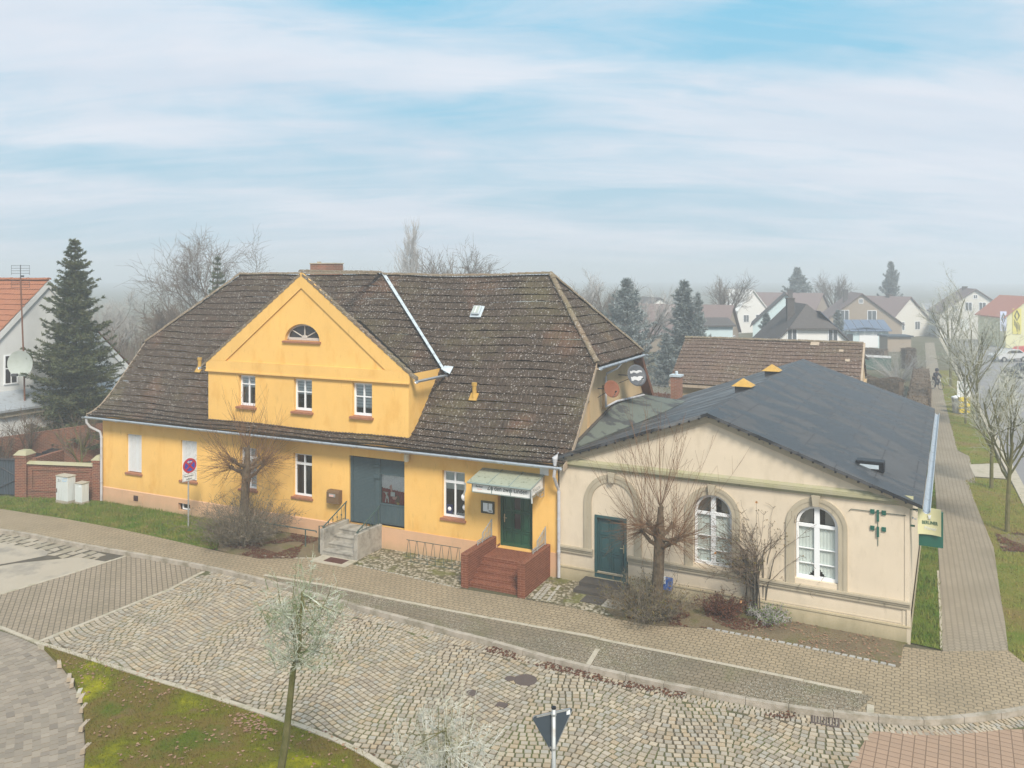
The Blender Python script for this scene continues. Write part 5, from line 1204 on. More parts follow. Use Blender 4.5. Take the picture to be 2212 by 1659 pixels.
# traffic sign
tg = thing('no_stopping_sign', 'round red and blue no stopping sign on a pole with fire access plate', 'traffic sign', G(407, 1140))
tx, ty = G(407, 1140); SF = rot_fr(tx, ty, math.atan2(.8, .6))
mb = MB(); mb.tube([SF(0, 0, -.05), SF(0, 0, 2.85)], .03, 10); mb.build('pole', M['galvanised'], tg)
def disc(mbx, fr, c, z, r, v0, v1, n=32): mbx.prism([fr(c+r*math.cos(2*math.pi*k/n), v0, z+r*math.sin(2*math.pi*k/n)) for k in range(n)], [fr(c+r*math.cos(2*math.pi*k/n), v1, z+r*math.sin(2*math.pi*k/n)) for k in range(n)])
zc = 2.54; mb = MB(); disc(mb, SF, .03, zc, .30, -.052, -.036); ds = mb.build('round_plate', M['sign_red'], tg)
mb = MB(); disc(mb, SF, .03, zc, .225, -.056, -.0525); mb.build('blue_field', M['sign_blue'], ds)
mb = MB()
for t in (R(45), R(135)):
    c, s = math.cos(t), math.sin(t); w2 = .034; mb.prism([SF(.03+x*c-y*s, -.060, zc+x*s+y*c) for x, y in ((-.235, -w2), (.235, -w2), (.235, w2), (-.235, w2))], [SF(.03+x*c-y*s, -.0565, zc+x*s+y*c) for x, y in ((-.235, -w2), (.235, -w2), (.235, w2), (-.235, w2))])
mb.build('red_cross', M['sign_red'], ds)
mb = MB(); aw = [(-.13, .15), (-.05, .205), (-.05, .17), (.09, .17), (.09, .13), (-.05, .13), (-.05, .095)]; mb.prism([SF(.03+x, -.066, zc+z) for x, z in aw], [SF(.03+x, -.0615, zc+z) for x, z in aw]); mb.build('white_arrow', M['white_paint'], ds)
mb = MB(); mb.box(SF, -.29, .29, -.05, -.036, 1.92, 2.22); pb = mb.build('text_plate', M['sign_white'], tg, bevel=.0)
mb = MB()
for q in ((-.275, .275, 1.932, 1.942), (-.275, .275, 2.198, 2.208), (-.275, -.265, 1.942, 2.198), (.265, .275, 1.942, 2.198)): mb.box(SF, q[0], q[1], -.053, -.0505, q[2], q[3])
mb.build('plate_border', M['sign_text'], pb)
su = Vector(SF.u+(0,))
text_mesh('Feuerwehr-', .105, 'lettering', M['sign_text'], pb, SF(0, -.053, 2.095), su, up, .001, sx=.9, font_off=.0015); text_mesh('zufahrt', .105, 'lettering', M['sign_text'], pb, SF(0, -.053, 1.975), su, up, .001, sx=.9, font_off=.0015)
# back of the give way sign
gx, gy = (1195-CX)/FPX*14.2, 14.2
gw_ = thing('give_way_sign', 'triangular give way sign seen from its dark back on a grey pole', 'traffic sign', (gx, gy, 0)); GF = rot_fr(gx, gy, R(23))
zt_ = CH-(1537-YH)/FPX*14.2
mb = MB(); mb.tube([GF(0, -.02, -.2), GF(0, -.02, zt_+.06)], .038, 14); gpole = mb.build('pole', M['galvanised'], gw_, smooth=True)
mb = MB(); mb.tube([GF(0, -.02, zt_+.06), GF(0, -.02, zt_+.09)], .042, 14); mb.build('pole_cap', M['black_plastic'], gpole)
def rtri(a, z0, z1, r=.035, n=5):
    P = [(-a, z1), (a, z1), (0, z0)]; out = []
    for i in range(3):
        p = Vector(P[i]); q0 = (Vector(P[i-1])-p).normalized(); q1 = (Vector(P[(i+1) % 3])-p).normalized()
        for k in range(n+1):
            t = k/n; out.append(tuple(p+q0*r*(1-t)*1.6+q1*r*t*1.6+(q0+q1)*r*.25*(1-abs(2*t-1))*-.6))
    return out
T_ = rtri(.40, zt_-.74, zt_-.02)
mb = MB(); mb.prism([GF(x, .035, z) for x, z in T_], [GF(x, .042, z) for x, z in T_]); gpl = mb.build('plate', M['sign_back'], gw_)
T2 = rtri(.40, zt_-.74, zt_-.02); mb = MB()
for i in range(len(T2)):
    p, q = T2[i], T2[(i+1) % len(T2)]; mb.face([GF(p[0], .012, p[1]), GF(q[0], .012, q[1]), GF(q[0], .046, q[1]), GF(p[0], .046, p[1])])
mb.build('rim', M['galvanised'], gpl)
mb = MB(); mb.prism([GF(x, .043, z) for x, z in T_], [GF(x, .047, z) for x, z in T_]); mb.build('red_border', M['sign_red'], gpl)
T3 = rtri(.28, zt_-.58, zt_-.08, .02); mb = MB(); mb.prism([GF(x, .0475, z) for x, z in T3], [GF(x, .050, z) for x, z in T3]); mb.build('white_field', M['white_paint'], gpl)
for z in (zt_-.04, zt_-.62):
    mb = MB(); mb.tube([GF(0, -.02, z-.015), GF(0, -.02, z+.015)], .046, 12); mb.box(GF, -.06 if z < zt_-.3 else -.3, .06 if z < zt_-.3 else .3, .018, .034, z-.015, z+.015); mb.build('clamp', M['galvanised'], gw_)
mb = MB(); mb.box(GF, .27, .34, .031, .0345, zt_-.13, zt_-.05); mb.build('sticker', M['white_paper'], gpl)
# beige hall: steps, handrail, blue box, wall bracket, hanging sign
hs = thing('door_step', 'dark mossy stone steps below the teal hall door', 'steps', FB(1.9, -.6))
mb = MB(); mb.box(FB, 1.05, 2.62, -.62, -.06, -.02, .25); mb.build('upper_step', M['dark_step'], hs, bevel=.02)
mb = MB(); mb.box(FB, 1.0, 2.65, -.98, -.621, -.02, .12); mb.build('lower_step', M['dark_step'], hs, bevel=.02)
mb = MB(); mb.box(FB, 1.5, 2.2, -1.6, -1.05, -.02, .025); mb.build('stone_slab', M['dark_step'], hs); mb = MB(); mb.box(FB, 2.24, 2.9, -1.65, -1.1, -.02, .03); mb.build('stone_slab', M['concrete_step'], hs)
hr = thing('handrail', 'short green iron handrail right of the teal door', 'railing', FB(2.6, -.4))
mb = MB(); mb.tube([FB(2.56, -.15, .2), FB(2.56, -.15, .98), FB(2.60, -.62, .80), FB(2.60, -.62, .0)], .022, 8); mb.build('rail', M['iron_green'], hr)
bx = thing('notice_box', 'small blue and white box low on the cream wall behind the tree', 'box', FB(3.75, -.1, .4))
mb = MB(); mb.box(FB, 3.55, 4.05, -.22, -.06, .32, .68); mb.build('blue_case', M['blue_box'], bx); mb = MB(); mb.box(FB, 3.52, 3.86, -.26, -.222, .52, .76); mb.build('white_lid', M['white_paper'], bx)
wb = thing('sign_bracket', 'dark green metal wall bracket and plates near the hall corner', 'bracket', FB(10.2, -.05, 3.3))
mb = MB()
for z0, z1 in ((3.30, 3.62), (2.86, 3.14)): mb.box(FB, 10.0, 10.06, -.06, -.002, z0, z1)
mb.tube([FB(10.03, -.02, 3.3), FB(10.03, -.02, 2.6)], .008, 4); mb.build('bar', M['green_sign'], wb)
for z in (3.50, 3.03):
    for s in (9.83, 10.13): mb = MB(); mb.box(FB, s, s+.11, -.04, -.002, z, z+.12); mb.build('square_plate', M['green_sign'], wb)
mb = MB(); mb.tube([FB(9.26, -.03, 3.49), FB(9.32, -.03, 3.56), FB(9.85, -.03, 3.56), FB(10.75, -.03, 3.56)], .010, 5); mb.tube([FB(10.2, -.05, 3.84), FB(10.65, -.05, 3.84)], .008, 4); mb.build('rod', M['iron_green'], wb)
hg = thing('brewery_sign', 'curved cream brewery sign with green lettering hung from the hall corner', 'sign', FB(SB+.6, 1.0, 3.2))
CU = lambda t: -.09*(1-(2*t-1)**2)+.0
nS = 14; sa, sb2 = SB+.20, SB+.80
mb = MB()
for k in range(nS):
    t0, t1 = k/nS, (k+1)/nS; p = lambda t, z, o: FB(sa+(sb2-sa)*t, .86+CU(1-t)*-1+o, z)
    mb.prism([p(t0, 2.84, -.0), p(t1, 2.84, -.0), p(t1, 3.60, 0), p(t0, 3.60, 0)], [p(t0, 2.84, .03), p(t1, 2.84, .03), p(t1, 3.60, .03), p(t0, 3.60, .03)])
pl_ = mb.build('cream_plate', M['cream_sign'], hg)
mb = MB(); mb.box(FB, sa+.02, sb2+.05, 1.0, 1.10, 2.48, 3.50); mb.build('green_box', M['green_sign'], hg)
mb = MB(); mb.tube([FB(SB, 1.0, 3.50), FB(sa+.1, 1.0, 3.50)], .03, 6); mb.tube([FB(SB, 1.0, 3.02), FB(SB+.12, 1.0, 3.02)], .03, 6); mb.build('arm', M['green_sign'], hg)
for k, (a, z) in enumerate(((sa-.03, 3.46), (sa-.06, 3.22), (sa-.13, 3.24))): mb = MB(); mb.lathe(*FB(a, .9)[:2], [(.001, z), (.03, z+.02), (.03, z+.05), (.001, z+.07)], 8); mb.build('lamp_bulb', M['white_paper'], hg)
bu = Vector(FB.u+(0,)); tm = text_mesh('BERLINER', .135, 'lettering', M['green_sign'], pl_, FB((sa+sb2)/2+.01, .80, 3.14), bu, up, .002, sx=.70, font_off=.002)
t2 = text_mesh('Pilsner', .14, 'lettering', M['white_paper'], pl_, FB((sa+sb2)/2+.03, .80, 2.98), bu, up, .002, sx=.85)
for o_ in (tm, t2):
    o0 = origin(pl_)
    for v_ in o_.data.vertices:
        s_, d_ = FB.inv((v_.co.x+o0.x, v_.co.y+o0.y)); t = (s_-sa)/(sb2-sa); nd = .856-CU(1-t)-.004+(d_-.80)
        x, y, _ = FB(s_, nd); v_.co.x, v_.co.y = x-o0.x, y-o0.y
mb = MB(); em = [(-.05, 0), (-.02, .02), (-.045, .11), (-.02, .13), (0, .10), (.02, .13), (.045, .11), (.02, .02), (.05, 0), (0, .035)]
mb.prism([FB((sa+sb2)/2+x, .925, 3.29+z) for x, z in em], [FB((sa+sb2)/2+x, .932, 3.29+z) for x, z in em]); mb.build('bear_emblem', M['white_paper'], pl_)
# satellite dishes on the right gable
def dish(name, label, m, fr_wall, s, z, r, out_, yaw, tilt=R(22), label_mark=False):
    base = Vector(GR(s, 0, z)); t = thing(name, label, 'satellite dish', base)
    n_ = Vector((math.cos(yaw)*math.cos(tilt), math.sin(yaw)*math.cos(tilt), math.sin(tilt))); e = Vector((-math.sin(yaw), math.cos(yaw), 0)); u_ = n_.cross(e)*-1
    if u_.z < 0: u_ = -u_
    wn = Vector(GR.v+(0,))*-1; c = base+wn*out_
    mb = MB(); rings = 6; nn = 28; b = len(mb.v)
    for side in (0, 1):
        for i in range(rings+1):
            q = r*i/rings
            for k in range(nn):
                a = 2*math.pi*k/nn; p = c+e*math.cos(a)*q*.93+u_*math.sin(a)*q+n_*((q/r)**2*r*.16-side*.008*(1)); mb.v.append(tuple(p))
    for side in (0, 1):
        for i in range(rings):
            for k in range(nn):
                o = side*(rings+1)*nn+i*nn; f = (o+k, o+(k+1) % nn, o+nn+(k+1) % nn, o+nn+k); mb.f.append(f); mb.c.append(None)
    for k in range(nn):
        o = rings*nn; o2 = (2*rings+1)*nn; mb.f.append((o+k, o+(k+1) % nn, o2+(k+1) % nn, o2+k)); mb.c.append(None)
    mb.build('reflector', M[m], t, smooth=True)
    mb = MB(); mb.tube([base, base+wn*(out_-.1), c-n_*.02], .022, 6); mb.tube([base-Vector((0, 0, .35)), c-n_*.02], .014, 5); mb.build('wall_arm', M['dark_metal'], t)
    mb = MB(); lo = c-u_*r*.95+n_*.16*r; tip = c-u_*r*.55+n_*r*1.05; mb.tube([lo, tip], .012, 6); mb.build('feed_arm', M['galvanised'], t); mb = MB(); mb.tube([tip-n_*.05, tip+n_*.05], .03, 8); mb.build('feed_horn', M['black_plastic'], t)
    return t, c, n_, e, u_
dish('satellite_dish', 'rust brown satellite dish on the cream gable end', 'rust_dish', GR, 4.05, 5.95, .34, .55, R(-72))
t_, c_, n_, e_, u_ = dish('satellite_dish', 'larger dark grey satellite dish with white marks beside the rusty one', 'dark_dish', GR, 6.6, 6.2, .46, .75, R(-70))
for dz, hh in ((.16, .09), (-.12, .16)):
    mb = MB(); P = []
    for k in range(8):
        x = -.27+.54*k/7; P.append((x, dz+hh*.5-.02*math.sin(k*2)))
    for k in range(8):
        x = .27-.54*k/7; P.append((x, dz-hh*.5+.03*math.sin(k*1.7)))
    mb.prism([c_+e_*x+u_*y+n_*((x*x+y*y)/.46*.16+.006) for x, y in P], [c_+e_*x+u_*y+n_*((x*x+y*y)/.46*.16+.010) for x, y in P]); mb.build('white_mark', M['white_paint'], t_)
# ---- utility cabinets, drains
CA = lambda x, y: rot_fr(*G(x, y), FY.ang)
def cabinet(label, x, y, w_, d_, h, m='grey_cabinet'):
    F = CA(x, y); t = thing('utility_cabinet', label, 'utility cabinet', G(x, y))
    mb = MB(); mb.box(F, 0, w_, 0, d_, -.02, h*.11); mb.build('base', M['concrete_slab'], t)
    mb = MB(); mb.box(F, .01, w_-.01, .012, d_-.012, h*.11, h-.03); bo = mb.build('body', M[m], t, bevel=.008)
    mb = MB(); mb.box(F, -.015, w_+.015, -.015, d_+.015, h-.03, h, h-.03, h+.01); mb.build('lid', M['pale_kerb'], t, bevel=.006)
    return t, F, bo
t, F, bo = cabinet('taller pale grey cabinet with blue scribbles before the brick wall', 120, 1086, .80, .42, 1.25)
mb = MB(); mb.box(F, .05, .09, -.004, .011, .48, .66); mb.build('handle', M['rust_mat'], t)
mb = MB(); rr2 = random.Random(3)
for k in range(16):
    x, z = .3+rr2.random()*.42, 1.0+rr2.random()*.16; mb.box(F, x, x+.03+.1*rr2.random(), .006, .0115, z, z+.012+.02*rr2.random())
mb.build('blue_paint_marks', M['cabinet_paint'], t)
mb = MB(); mb.tube([F(.14, .008, 1.07), F(.19, .008, 1.10), F(.20, .008, 1.05), F(.15, .008, .98), F(.22, .008, .99)], .007, 4); mb.tube([F(.25, .008, 1.08), F(.25, .008, 1.0), F(.31, .008, 1.0), F(.33, .008, 1.08)], .006, 4); mb.build('scribble', M['sign_text'], t)
t, F, bo = cabinet('shorter stained grey cabinet with a small white label', 161, 1088.5, .48, .38, .96)
mb = MB(); mb.box(F, .27, .40, .004, .011, .78, .86); mb.build('label_plate', M['white_paper'], t)
dg_ = thing('storm_drain', 'rusty iron gutter grate at the kerb on the right', 'drain grate', G(1775, 1557, RZ)+(RZ,))
DF = rot_fr(*G(1752, 1560, RZ), FY.ang+R(4)); mb = MB(); mb.box(DF, 0, .62, -.03, .02, RZ-.05, RZ+.012); mb.box(DF, 0, .62, .36, .41, RZ-.05, RZ+.012); mb.box(DF, 0, .04, .02, .36, RZ-.05, RZ+.012); mb.box(DF, .58, .62, .02, .36, RZ-.05, RZ+.012); mb.build('frame', M['iron_cover'], dg_)
mb = MB()
for k in range(8): mb.box(DF, .06+k*.065, .09+k*.065, .02, .36, RZ-.045, RZ+.008)
mb.build('bars', M['iron_cover'], dg_); mb = MB(); mb.box(DF, .04, .58, .02, .36, RZ-.06, RZ-.048); mb.build('pit_dark_sheet', M['black_plastic'], dg_)  # black sheet below the bars stands in for the dark shaft
for (x, y, r, lb) in ((1145, 1469, .30, 'large round manhole cover in the cobbles'), (1112, 1466, .13, 'small valve cap left of the large manhole cover'), (1029, 1497, .14, 'small iron valve cap nearer the middle of the cobbles')):
    mb = MB(); c = G(x-10, y, RZ); mb.lathe(c[0], c[1], [(r, RZ-.04), (r, RZ+.012), (r*.9, RZ+.014), (r*.88, RZ+.008), (.001, RZ+.010)], 24); tag(mb.build('manhole_cover', M['iron_cover']), lb, 'manhole cover')
mb = MB(); mb.box(rot_fr(*G(1070, 1524, RZ), FY.ang), 0, .26, 0, .2, RZ-.04, RZ+.012); tag(mb.build('valve_cover', M['iron_cover']), 'small square iron cover in the cobbles left of the give way sign', 'valve cover')
# brick garden wall and gate
gwall = thing('brick_garden_wall', 'red brick garden wall between gate and yellow house', 'wall', G(140, 1078))
WF = Fr(G(34, 1073), FY(-.12, -.02)[:2]); WL = WF.len
mb = MB(); mb.box(WF, .6, WL-.35, .05, .30, -.05, 1.55); mb.build('wall', M['garden_brick'], gwall)
mb = MB()
for q in ((.75, WL-.5, 1.28, 1.36), (.75, WL-.5, .30, .40), (.75, .85, .4, 1.28), (WL-.6, WL-.5, .4, 1.28)): mb.box(WF, q[0], q[1], .01, .049, q[2], q[3])
mb.build('raised_panel', M['garden_brick'], gwall)
mb = MB(); mb.prism([WF(.58, -.04, 1.55), WF(.58, .39, 1.55), WF(.58, .30, 1.62), WF(.58, .17, 1.67), WF(.58, .02, 1.62)], [WF(WL-.3, -.04, 1.55), WF(WL-.3, .39, 1.55), WF(WL-.3, .30, 1.62), WF(WL-.3, .17, 1.67), WF(WL-.3, .02, 1.62)]); mb.build('coping', M['green_stone_trim'], gwall)
for a0, a1, h in ((0, .58, 1.95), (WL-.36, WL, 1.85)):
    mb = MB(); mb.box(WF, a0, a1, -.06, .52, -.05, h-.12); mb.box(WF, a0-.04, a1+.02, -.10, .56, h-.12, h); p_ = mb.build('pillar', M['garden_brick'], gwall)
    mb = MB(); c = (a0+a1)/2; q = [WF(x, y, h) for x, y in ((a0-.06, -.12), (a1+.03, -.12), (a1+.03, .58), (a0-.06, .58))]
    mb.prism([q[0], q[3], WF(a0+.1, .4, h+.20), WF(a0+.1, .06, h+.20)], [q[1], q[2], WF(a1-.1, .4, h+.20), WF(a1-.1, .06, h+.20)]); mb.build('pillar_cap', M['green_stone_trim'], p_)
mb = MB(); mb.box(WF, .58, .82, .3, 2.2, -.05, 1.75); mb.build('return_wall', M['garden_brick'], gwall)
gt_ = thing('metal_gate', 'dark green corrugated metal gate at the left edge', 'gate', WF(-1, .2))
mb = MB()
for k in range(44):
    a = -.06-k*.07; mb.face([WF(a, .15+.03*(k % 2), .04), WF(a-.07, .15+.03*((k+1) % 2), .04), WF(a-.07, .15+.03*((k+1) % 2), 1.72), WF(a, .15+.03*(k % 2), 1.72)])
mb.build('sheet', M['sign_back'], gt_)
mb = MB(); mb.box(WF, -3.1, -.05, .10, .14, 1.66, 1.72); mb.box(WF, -.10, -.05, .1, .14, .05, 1.7); mb.tube([WF(-1.5, .11, 1.6), WF(-.1, .11, .95)], .02, 4); mb.tube([WF(-1.5, .11, .1), WF(-.1, .11, .75)], .02, 4)
for k in range(20): mb.tube([WF(-.1-k*.07, .12, 1.72), WF(-.12-k*.07, .12, 1.84)], .008, 4)
mb.build('frame', M['dark_metal'], gt_)
for (x, y, lb) in ((198, 1018, ''), ):
    pass
def bin_(px, Yd, label, h=1.2, s=1.0):
    p = ((px-CX)/FPX*Yd, Yd); t = thing('wheelie_bin', label, 'wheelie bin', p); F = rot_fr(p[0], p[1], WF.ang)
    mb = MB(); mb.prism([F(-.24*s, -.28*s, .08), F(.24*s, -.28*s, .08), F(.24*s, .22*s, .08), F(-.24*s, .22*s, .08)], [F(-.29*s, -.36*s, h-.1), F(.29*s, -.36*s, h-.1), F(.29*s, .34*s, h-.1), F(-.29*s, .34*s, h-.1)]); mb.build('body', M['black_plastic'], t)
    mb = MB(); mb.box(F, -.31*s, .31*s, -.39*s, .37*s, h-.1, h-.05, h-.02, h+.02); mb.build('lid', M['black_plastic'], t, bevel=.015)
    for sx_ in (-.2, .2): mb = MB(); mb.tube([F(sx_-.03, .25, .1), F(sx_+.03, .25, .1)], .1, 12); mb.build('wheel', M['tyre'], t)
    for (a, z) in ((-.2, h-.25), (.18, h-.45)): mb = MB(); mb.box(F, a-.05, a+.05, -.372*s+.0, -.36*s, z, z+.1); mb.build('sticker', M['white_paper'], t)
    return t
bin_(112, 43, 'black wheelie bin with white stickers behind the brick wall', 1.3, .95); bin_(80, 42.5, 'second dark wheelie bin further left behind the pillar', 1.15, .9)
# ================================================================ VEGETATION
def rv(rr): 
    while True:
        v = Vector((rr.random()*2-1, rr.random()*2-1, rr.random()*2-1))
        if .05 < v.length < 1: return v.normalized()
def twig(mb, pts, r0, r1, n=3):
    m = len(pts); mb.tube(pts, [r0+(r1-r0)*i/(m-1) for i in range(m)], n, caps=False)
def grow(mbs, p, d, L, r, lvl, P, rr):
    "recursive limb: P['lv'] gives (segments, wiggle, lift, children, spread, length ratio, start) for each level"
    seg, wig, lift, nch, spr, ratio, start = P['lv'][min(lvl, len(P['lv'])-1)]
    pts = [Vector(p)]; dirs = []; d = Vector(d).normalized()
    for i in range(seg):
        d = (d+rv(rr)*wig+Vector((0, 0, lift))).normalized(); dirs.append(d.copy()); pts.append(pts[-1]+d*L/seg)
    rend = r*P.get('taper', .45) if lvl < P['max'] else r*.4
    twig(mbs[0] if lvl <= P.get('trunk_lv', 1) else mbs[1], pts, r, rend, 7 if lvl == 0 else (5 if lvl == 1 else 3))
    if lvl >= P['max']: return
    for c in range(nch):
        t = start+(1-start)*(c+rr.random()*.8)/nch; t = min(t, .999); i = min(int(t*seg), seg-1); q = pts[i]+(pts[i+1]-pts[i])*(t*seg-i)
        ax = rv(rr); ax = (ax-dirs[i]*ax.dot(dirs[i])).normalized()
        dd = (dirs[i]*math.cos(spr)+ax*math.sin(spr)*(.7+.6*rr.random())).normalized()
        rc = max(P['rmin'], (r+(rend-r)*t)*P.get('rr', .6)); grow(mbs, q, dd, L*ratio*(.7+.6*rr.random())*(1.15-.45*t if lvl == 0 else 1), rc, lvl+1, P, rr)
def tree(label, cat, x, y, H, P, seed, trunk_m='bark_grey', twig_m='twig_dark', name='bare_tree', group=None, z=0, lean=(0, 0)):
    rr = random.Random(seed); t = thing(name, label, cat, (x, y, z), group)
    a, b = MB(), MB(); grow((a, b), (x, y, z-.1), (lean[0], lean[1], 1), H*P['trunk'], H*P['r'], 0, P, rr)
    a.build('trunk', M[trunk_m], t); b.build('crown', M[twig_m], t); return t
def place(o, x, y, label, s=1.0, rz=0, z=0, sz=None):
    c = copy_tree(o); c.location = (x, y, z); c.rotation_euler = (0, 0, rz); c.scale = (s, s, sz or s); c['label'] = label; return c
OAK = dict(trunk=.60, r=.018, max=4, rmin=.014, trunk_lv=1, taper=.4, rr=.62, lv=[(7, .10, .06, 9, .85, .62, .28), (6, .20, .10, 8, .65, .55, .2), (5, .25, .06, 8, .65, .55, .15), (4, .3, .04, 6, .7, .6, .1), (3, .3, .02, 0, 0, 0, 0)])
POP = dict(trunk=.92, r=.012, max=3, rmin=.022, trunk_lv=0, taper=.25, rr=.45, lv=[(9, .03, .05, 44, .55, .28, .12), (5, .10, .30, 7, .35, .5, .15), (4, .2, .2, 5, .4, .6, .1), (3, .2, .15, 0, 0, 0, 0)])
DOME = dict(trunk=.42, r=.018, max=4, rmin=.018, trunk_lv=1, taper=.6, rr=.6, lv=[(4, .06, .06, 11, .65, 1.05, .55), (6, .13, .06, 6, .5, .5, .3), (5, .2, .05, 6, .5, .55, .2), (4, .25, .04, 5, .5, .6, .15), (3, .3, 0, 0, 0, 0, 0)])
FROST = dict(trunk=.5, r=.013, max=4, rmin=.007, trunk_lv=2, taper=.6, rr=.6, lv=[(5, .05, .05, 10, .65, .85, .5), (5, .14, .12, 5, .6, .5, .25), (4, .22, .08, 5, .65, .5, .15), (3, .3, .04, 5, .8, .5, .1), (2, .3, 0, 0, 0, 0, 0)])
XY = lambda px, Y: ((px-CX)/FPX*Y, Y)
# pollarded limes
def pollard(label, x, y, zk, zt, rad, seed, lean=0):
    rr = random.Random(seed); t = thing('pollarded_lime', label, 'tree', (x, y, 0), 'pollarded lime trees before the two houses')
    a, b = MB(), MB()
    tr = [Vector((x, y, -.05)), Vector((x+.02, y, .5)), Vector((x+.04+lean*.3, y, zk*.55)), Vector((x+lean, y+.03, zk)), Vector((x+lean*1.2, y+.04, zk+.5))]
    a.tube(tr, [.23, .19, .17, .165, .10], 12, caps=False)
    knobs = [tr[4]+Vector((0, 0, .3))]
    a.tube([tr[4], knobs[0]], [.10, .08], 8)
    n = 9
    for k in range(n):
        th = 2*math.pi*k/n+rr.random()*.5; h0 = zk*(.80+.25*rr.random()); base = Vector((x+lean, y, h0)); o = Vector((math.cos(th), math.sin(th), .15+.5*rr.random()))
        L = rad*(.22+.14*rr.random()); m1 = base+o*L*.55+Vector((0, 0, -.03)); e = base+o*L+Vector((0, 0, .14*rr.random()))
        a.tube([base, m1, e], [.085, .06, .055], 7); knobs.append(e)
    for e in knobs:
        for q in range(4): v = rv(rr)*.05; a.tube([e+v-Vector((0, 0, .05)), e+v*1.3+Vector((.01, 0, .05))], [.05, .035], 6)
    for ki, e in enumerate(knobs):
        out = Vector((e.x-x, e.y-y, 0)); out = out.normalized() if out.length > .1 else Vector((0, 0, 0))
        for q in range(27 if ki else 22):
            dv = rv(rr); d = (dv*1.0+out*.8+Vector((0, 0, .04))).normalized() if ki else (dv*.5+Vector((0, 0, 1))).normalized()
            if d.z < -.8: d.z = abs(d.z)*.3; d.normalize()
            upz = max(0, d.z); L = (zt-zk)*(.42+.55*upz)*(.55+.45*rr.random()) if upz > .5 else rad*(.45+.35*rr.random())
            p = e.copy(); pts = [p.copy()]; dd = d.copy(); sg = 5
            for i in range(sg):
                dd = (dd+rv(rr)*.09+Vector((0, 0, .09 if upz > .45 else .02))).normalized(); p = p+dd*L/sg; pts.append(p.copy())
            twig(b, pts, .0075, .003)
            for s_ in range(rr.randrange(2, 4)):
                i = rr.randrange(1, sg); d2 = (dd+rv(rr)*.7).normalized(); q0 = pts[i]; l2 = L*.28*(.5+rr.random()); twig(b, [q0, q0+d2*l2*.5+Vector((0, 0, .02)), q0+d2*l2+Vector((0, 0, .07))], .0045, .0025)
    a.build('trunk', M['bark_grey'], t); b.build('crown', M['twig_orange'], t); return t
xa = XY(524, 32.6); pollard('pollarded lime rising from the bush before the yellow wall', xa[0], xa[1], 2.75, 5.5, 2.15, 21, .15)
xb = XY(1417, 25.3); pollard('pollarded lime in front of the cream hall beside the teal door', xb[0], xb[1], 2.45, 6.4, 1.75, 22, .12)
def shrub(name, label, x, y, rad, h, n, seed, m='shrub_twig', cat='shrub', group=None, leafm=None, nleaf=0, r0=.012, sub=7):
    rr = random.Random(seed); t = thing(name, label, cat, (x, y, 0), group); a, b = MB(), MB(); tips = []
    for k in range(n):
        th = rr.random()*6.28; sp = rr.random()**.6; p = Vector((x+math.cos(th)*rad*.32*sp, y+math.sin(th)*rad*.32*sp, 0)); d = Vector((math.cos(th)*sp*1.1, math.sin(th)*sp*1.1, .9)).normalized(); L = h*(.6+.55*rr.random())*(1.05-.1*sp)+rad*.25*sp
        pts = [p.copy()]
        for i in range(5): d = (d+rv(rr)*.12+Vector((math.cos(th)*.05*sp, math.sin(th)*.05*sp, -.05*sp))).normalized(); p = p+d*L/5; pts.append(p.copy())
        twig(a, pts, r0, .004); tips.append(p)
        for s_ in range(sub):
            i = rr.randrange(1, 6); q = pts[i]; d2 = (d*.6+rv(rr)*.8+Vector((0, 0, .15))).normalized(); l2 = L*.22*(.5+rr.random()); e = q+d2*l2; mid = q+d2*l2*.5+rv(rr)*.02; twig(b, [q, mid, e], .006, .003)
            for s3 in range(3):
                d3 = (d2+rv(rr)*.8).normalized(); q3 = mid if s3 else e; twig(b, [q3, q3+d3*l2*.45], .004, .0025)
            tips.append(e)
    a.build('stems', M[m], t); b.build('crown', M[m], t)
    if leafm and nleaf:
        c = MB()
        for k in range(nleaf):
            p = rr.choice(tips)+rv(rr)*.06; u_ = rv(rr)*.03; v_ = rv(rr)*.025; c.face([p-u_, p+v_, p+u_, p-v_])
        c.build('leaves', M[leafm], t)
    return t
c = XY(525, 32.4); shrub('shrub', 'wide grey-brown twiggy bush round the foot of the left lime', c[0]+.05, c[1]-.25, 1.75, 1.45, 230, 31, leafm='shrub_twig', nleaf=1500)
c = XY(1405, 25.2); shrub('shrub', 'low dark twiggy bush under the lime before the cream hall', c[0]-.05, c[1]-.15, 1.25, .95, 150, 32, leafm='rose_leaf', nleaf=900)
c = XY(1560, 25.2); shrub('shrub', 'low reddish brown bush between lime and climbing rose', c[0], c[1]+.1, .8, .5, 90, 33, m='dark_leaf_litter', leafm='dark_leaf_litter', nleaf=900)
c = XY(1655, 25.0); shrub('shrub', 'small silvery green plant at the foot of the climbing rose', c[0], c[1]-.2, .6, .45, 60, 34, m='twig_pale', leafm='tarp_leaf', nleaf=500)
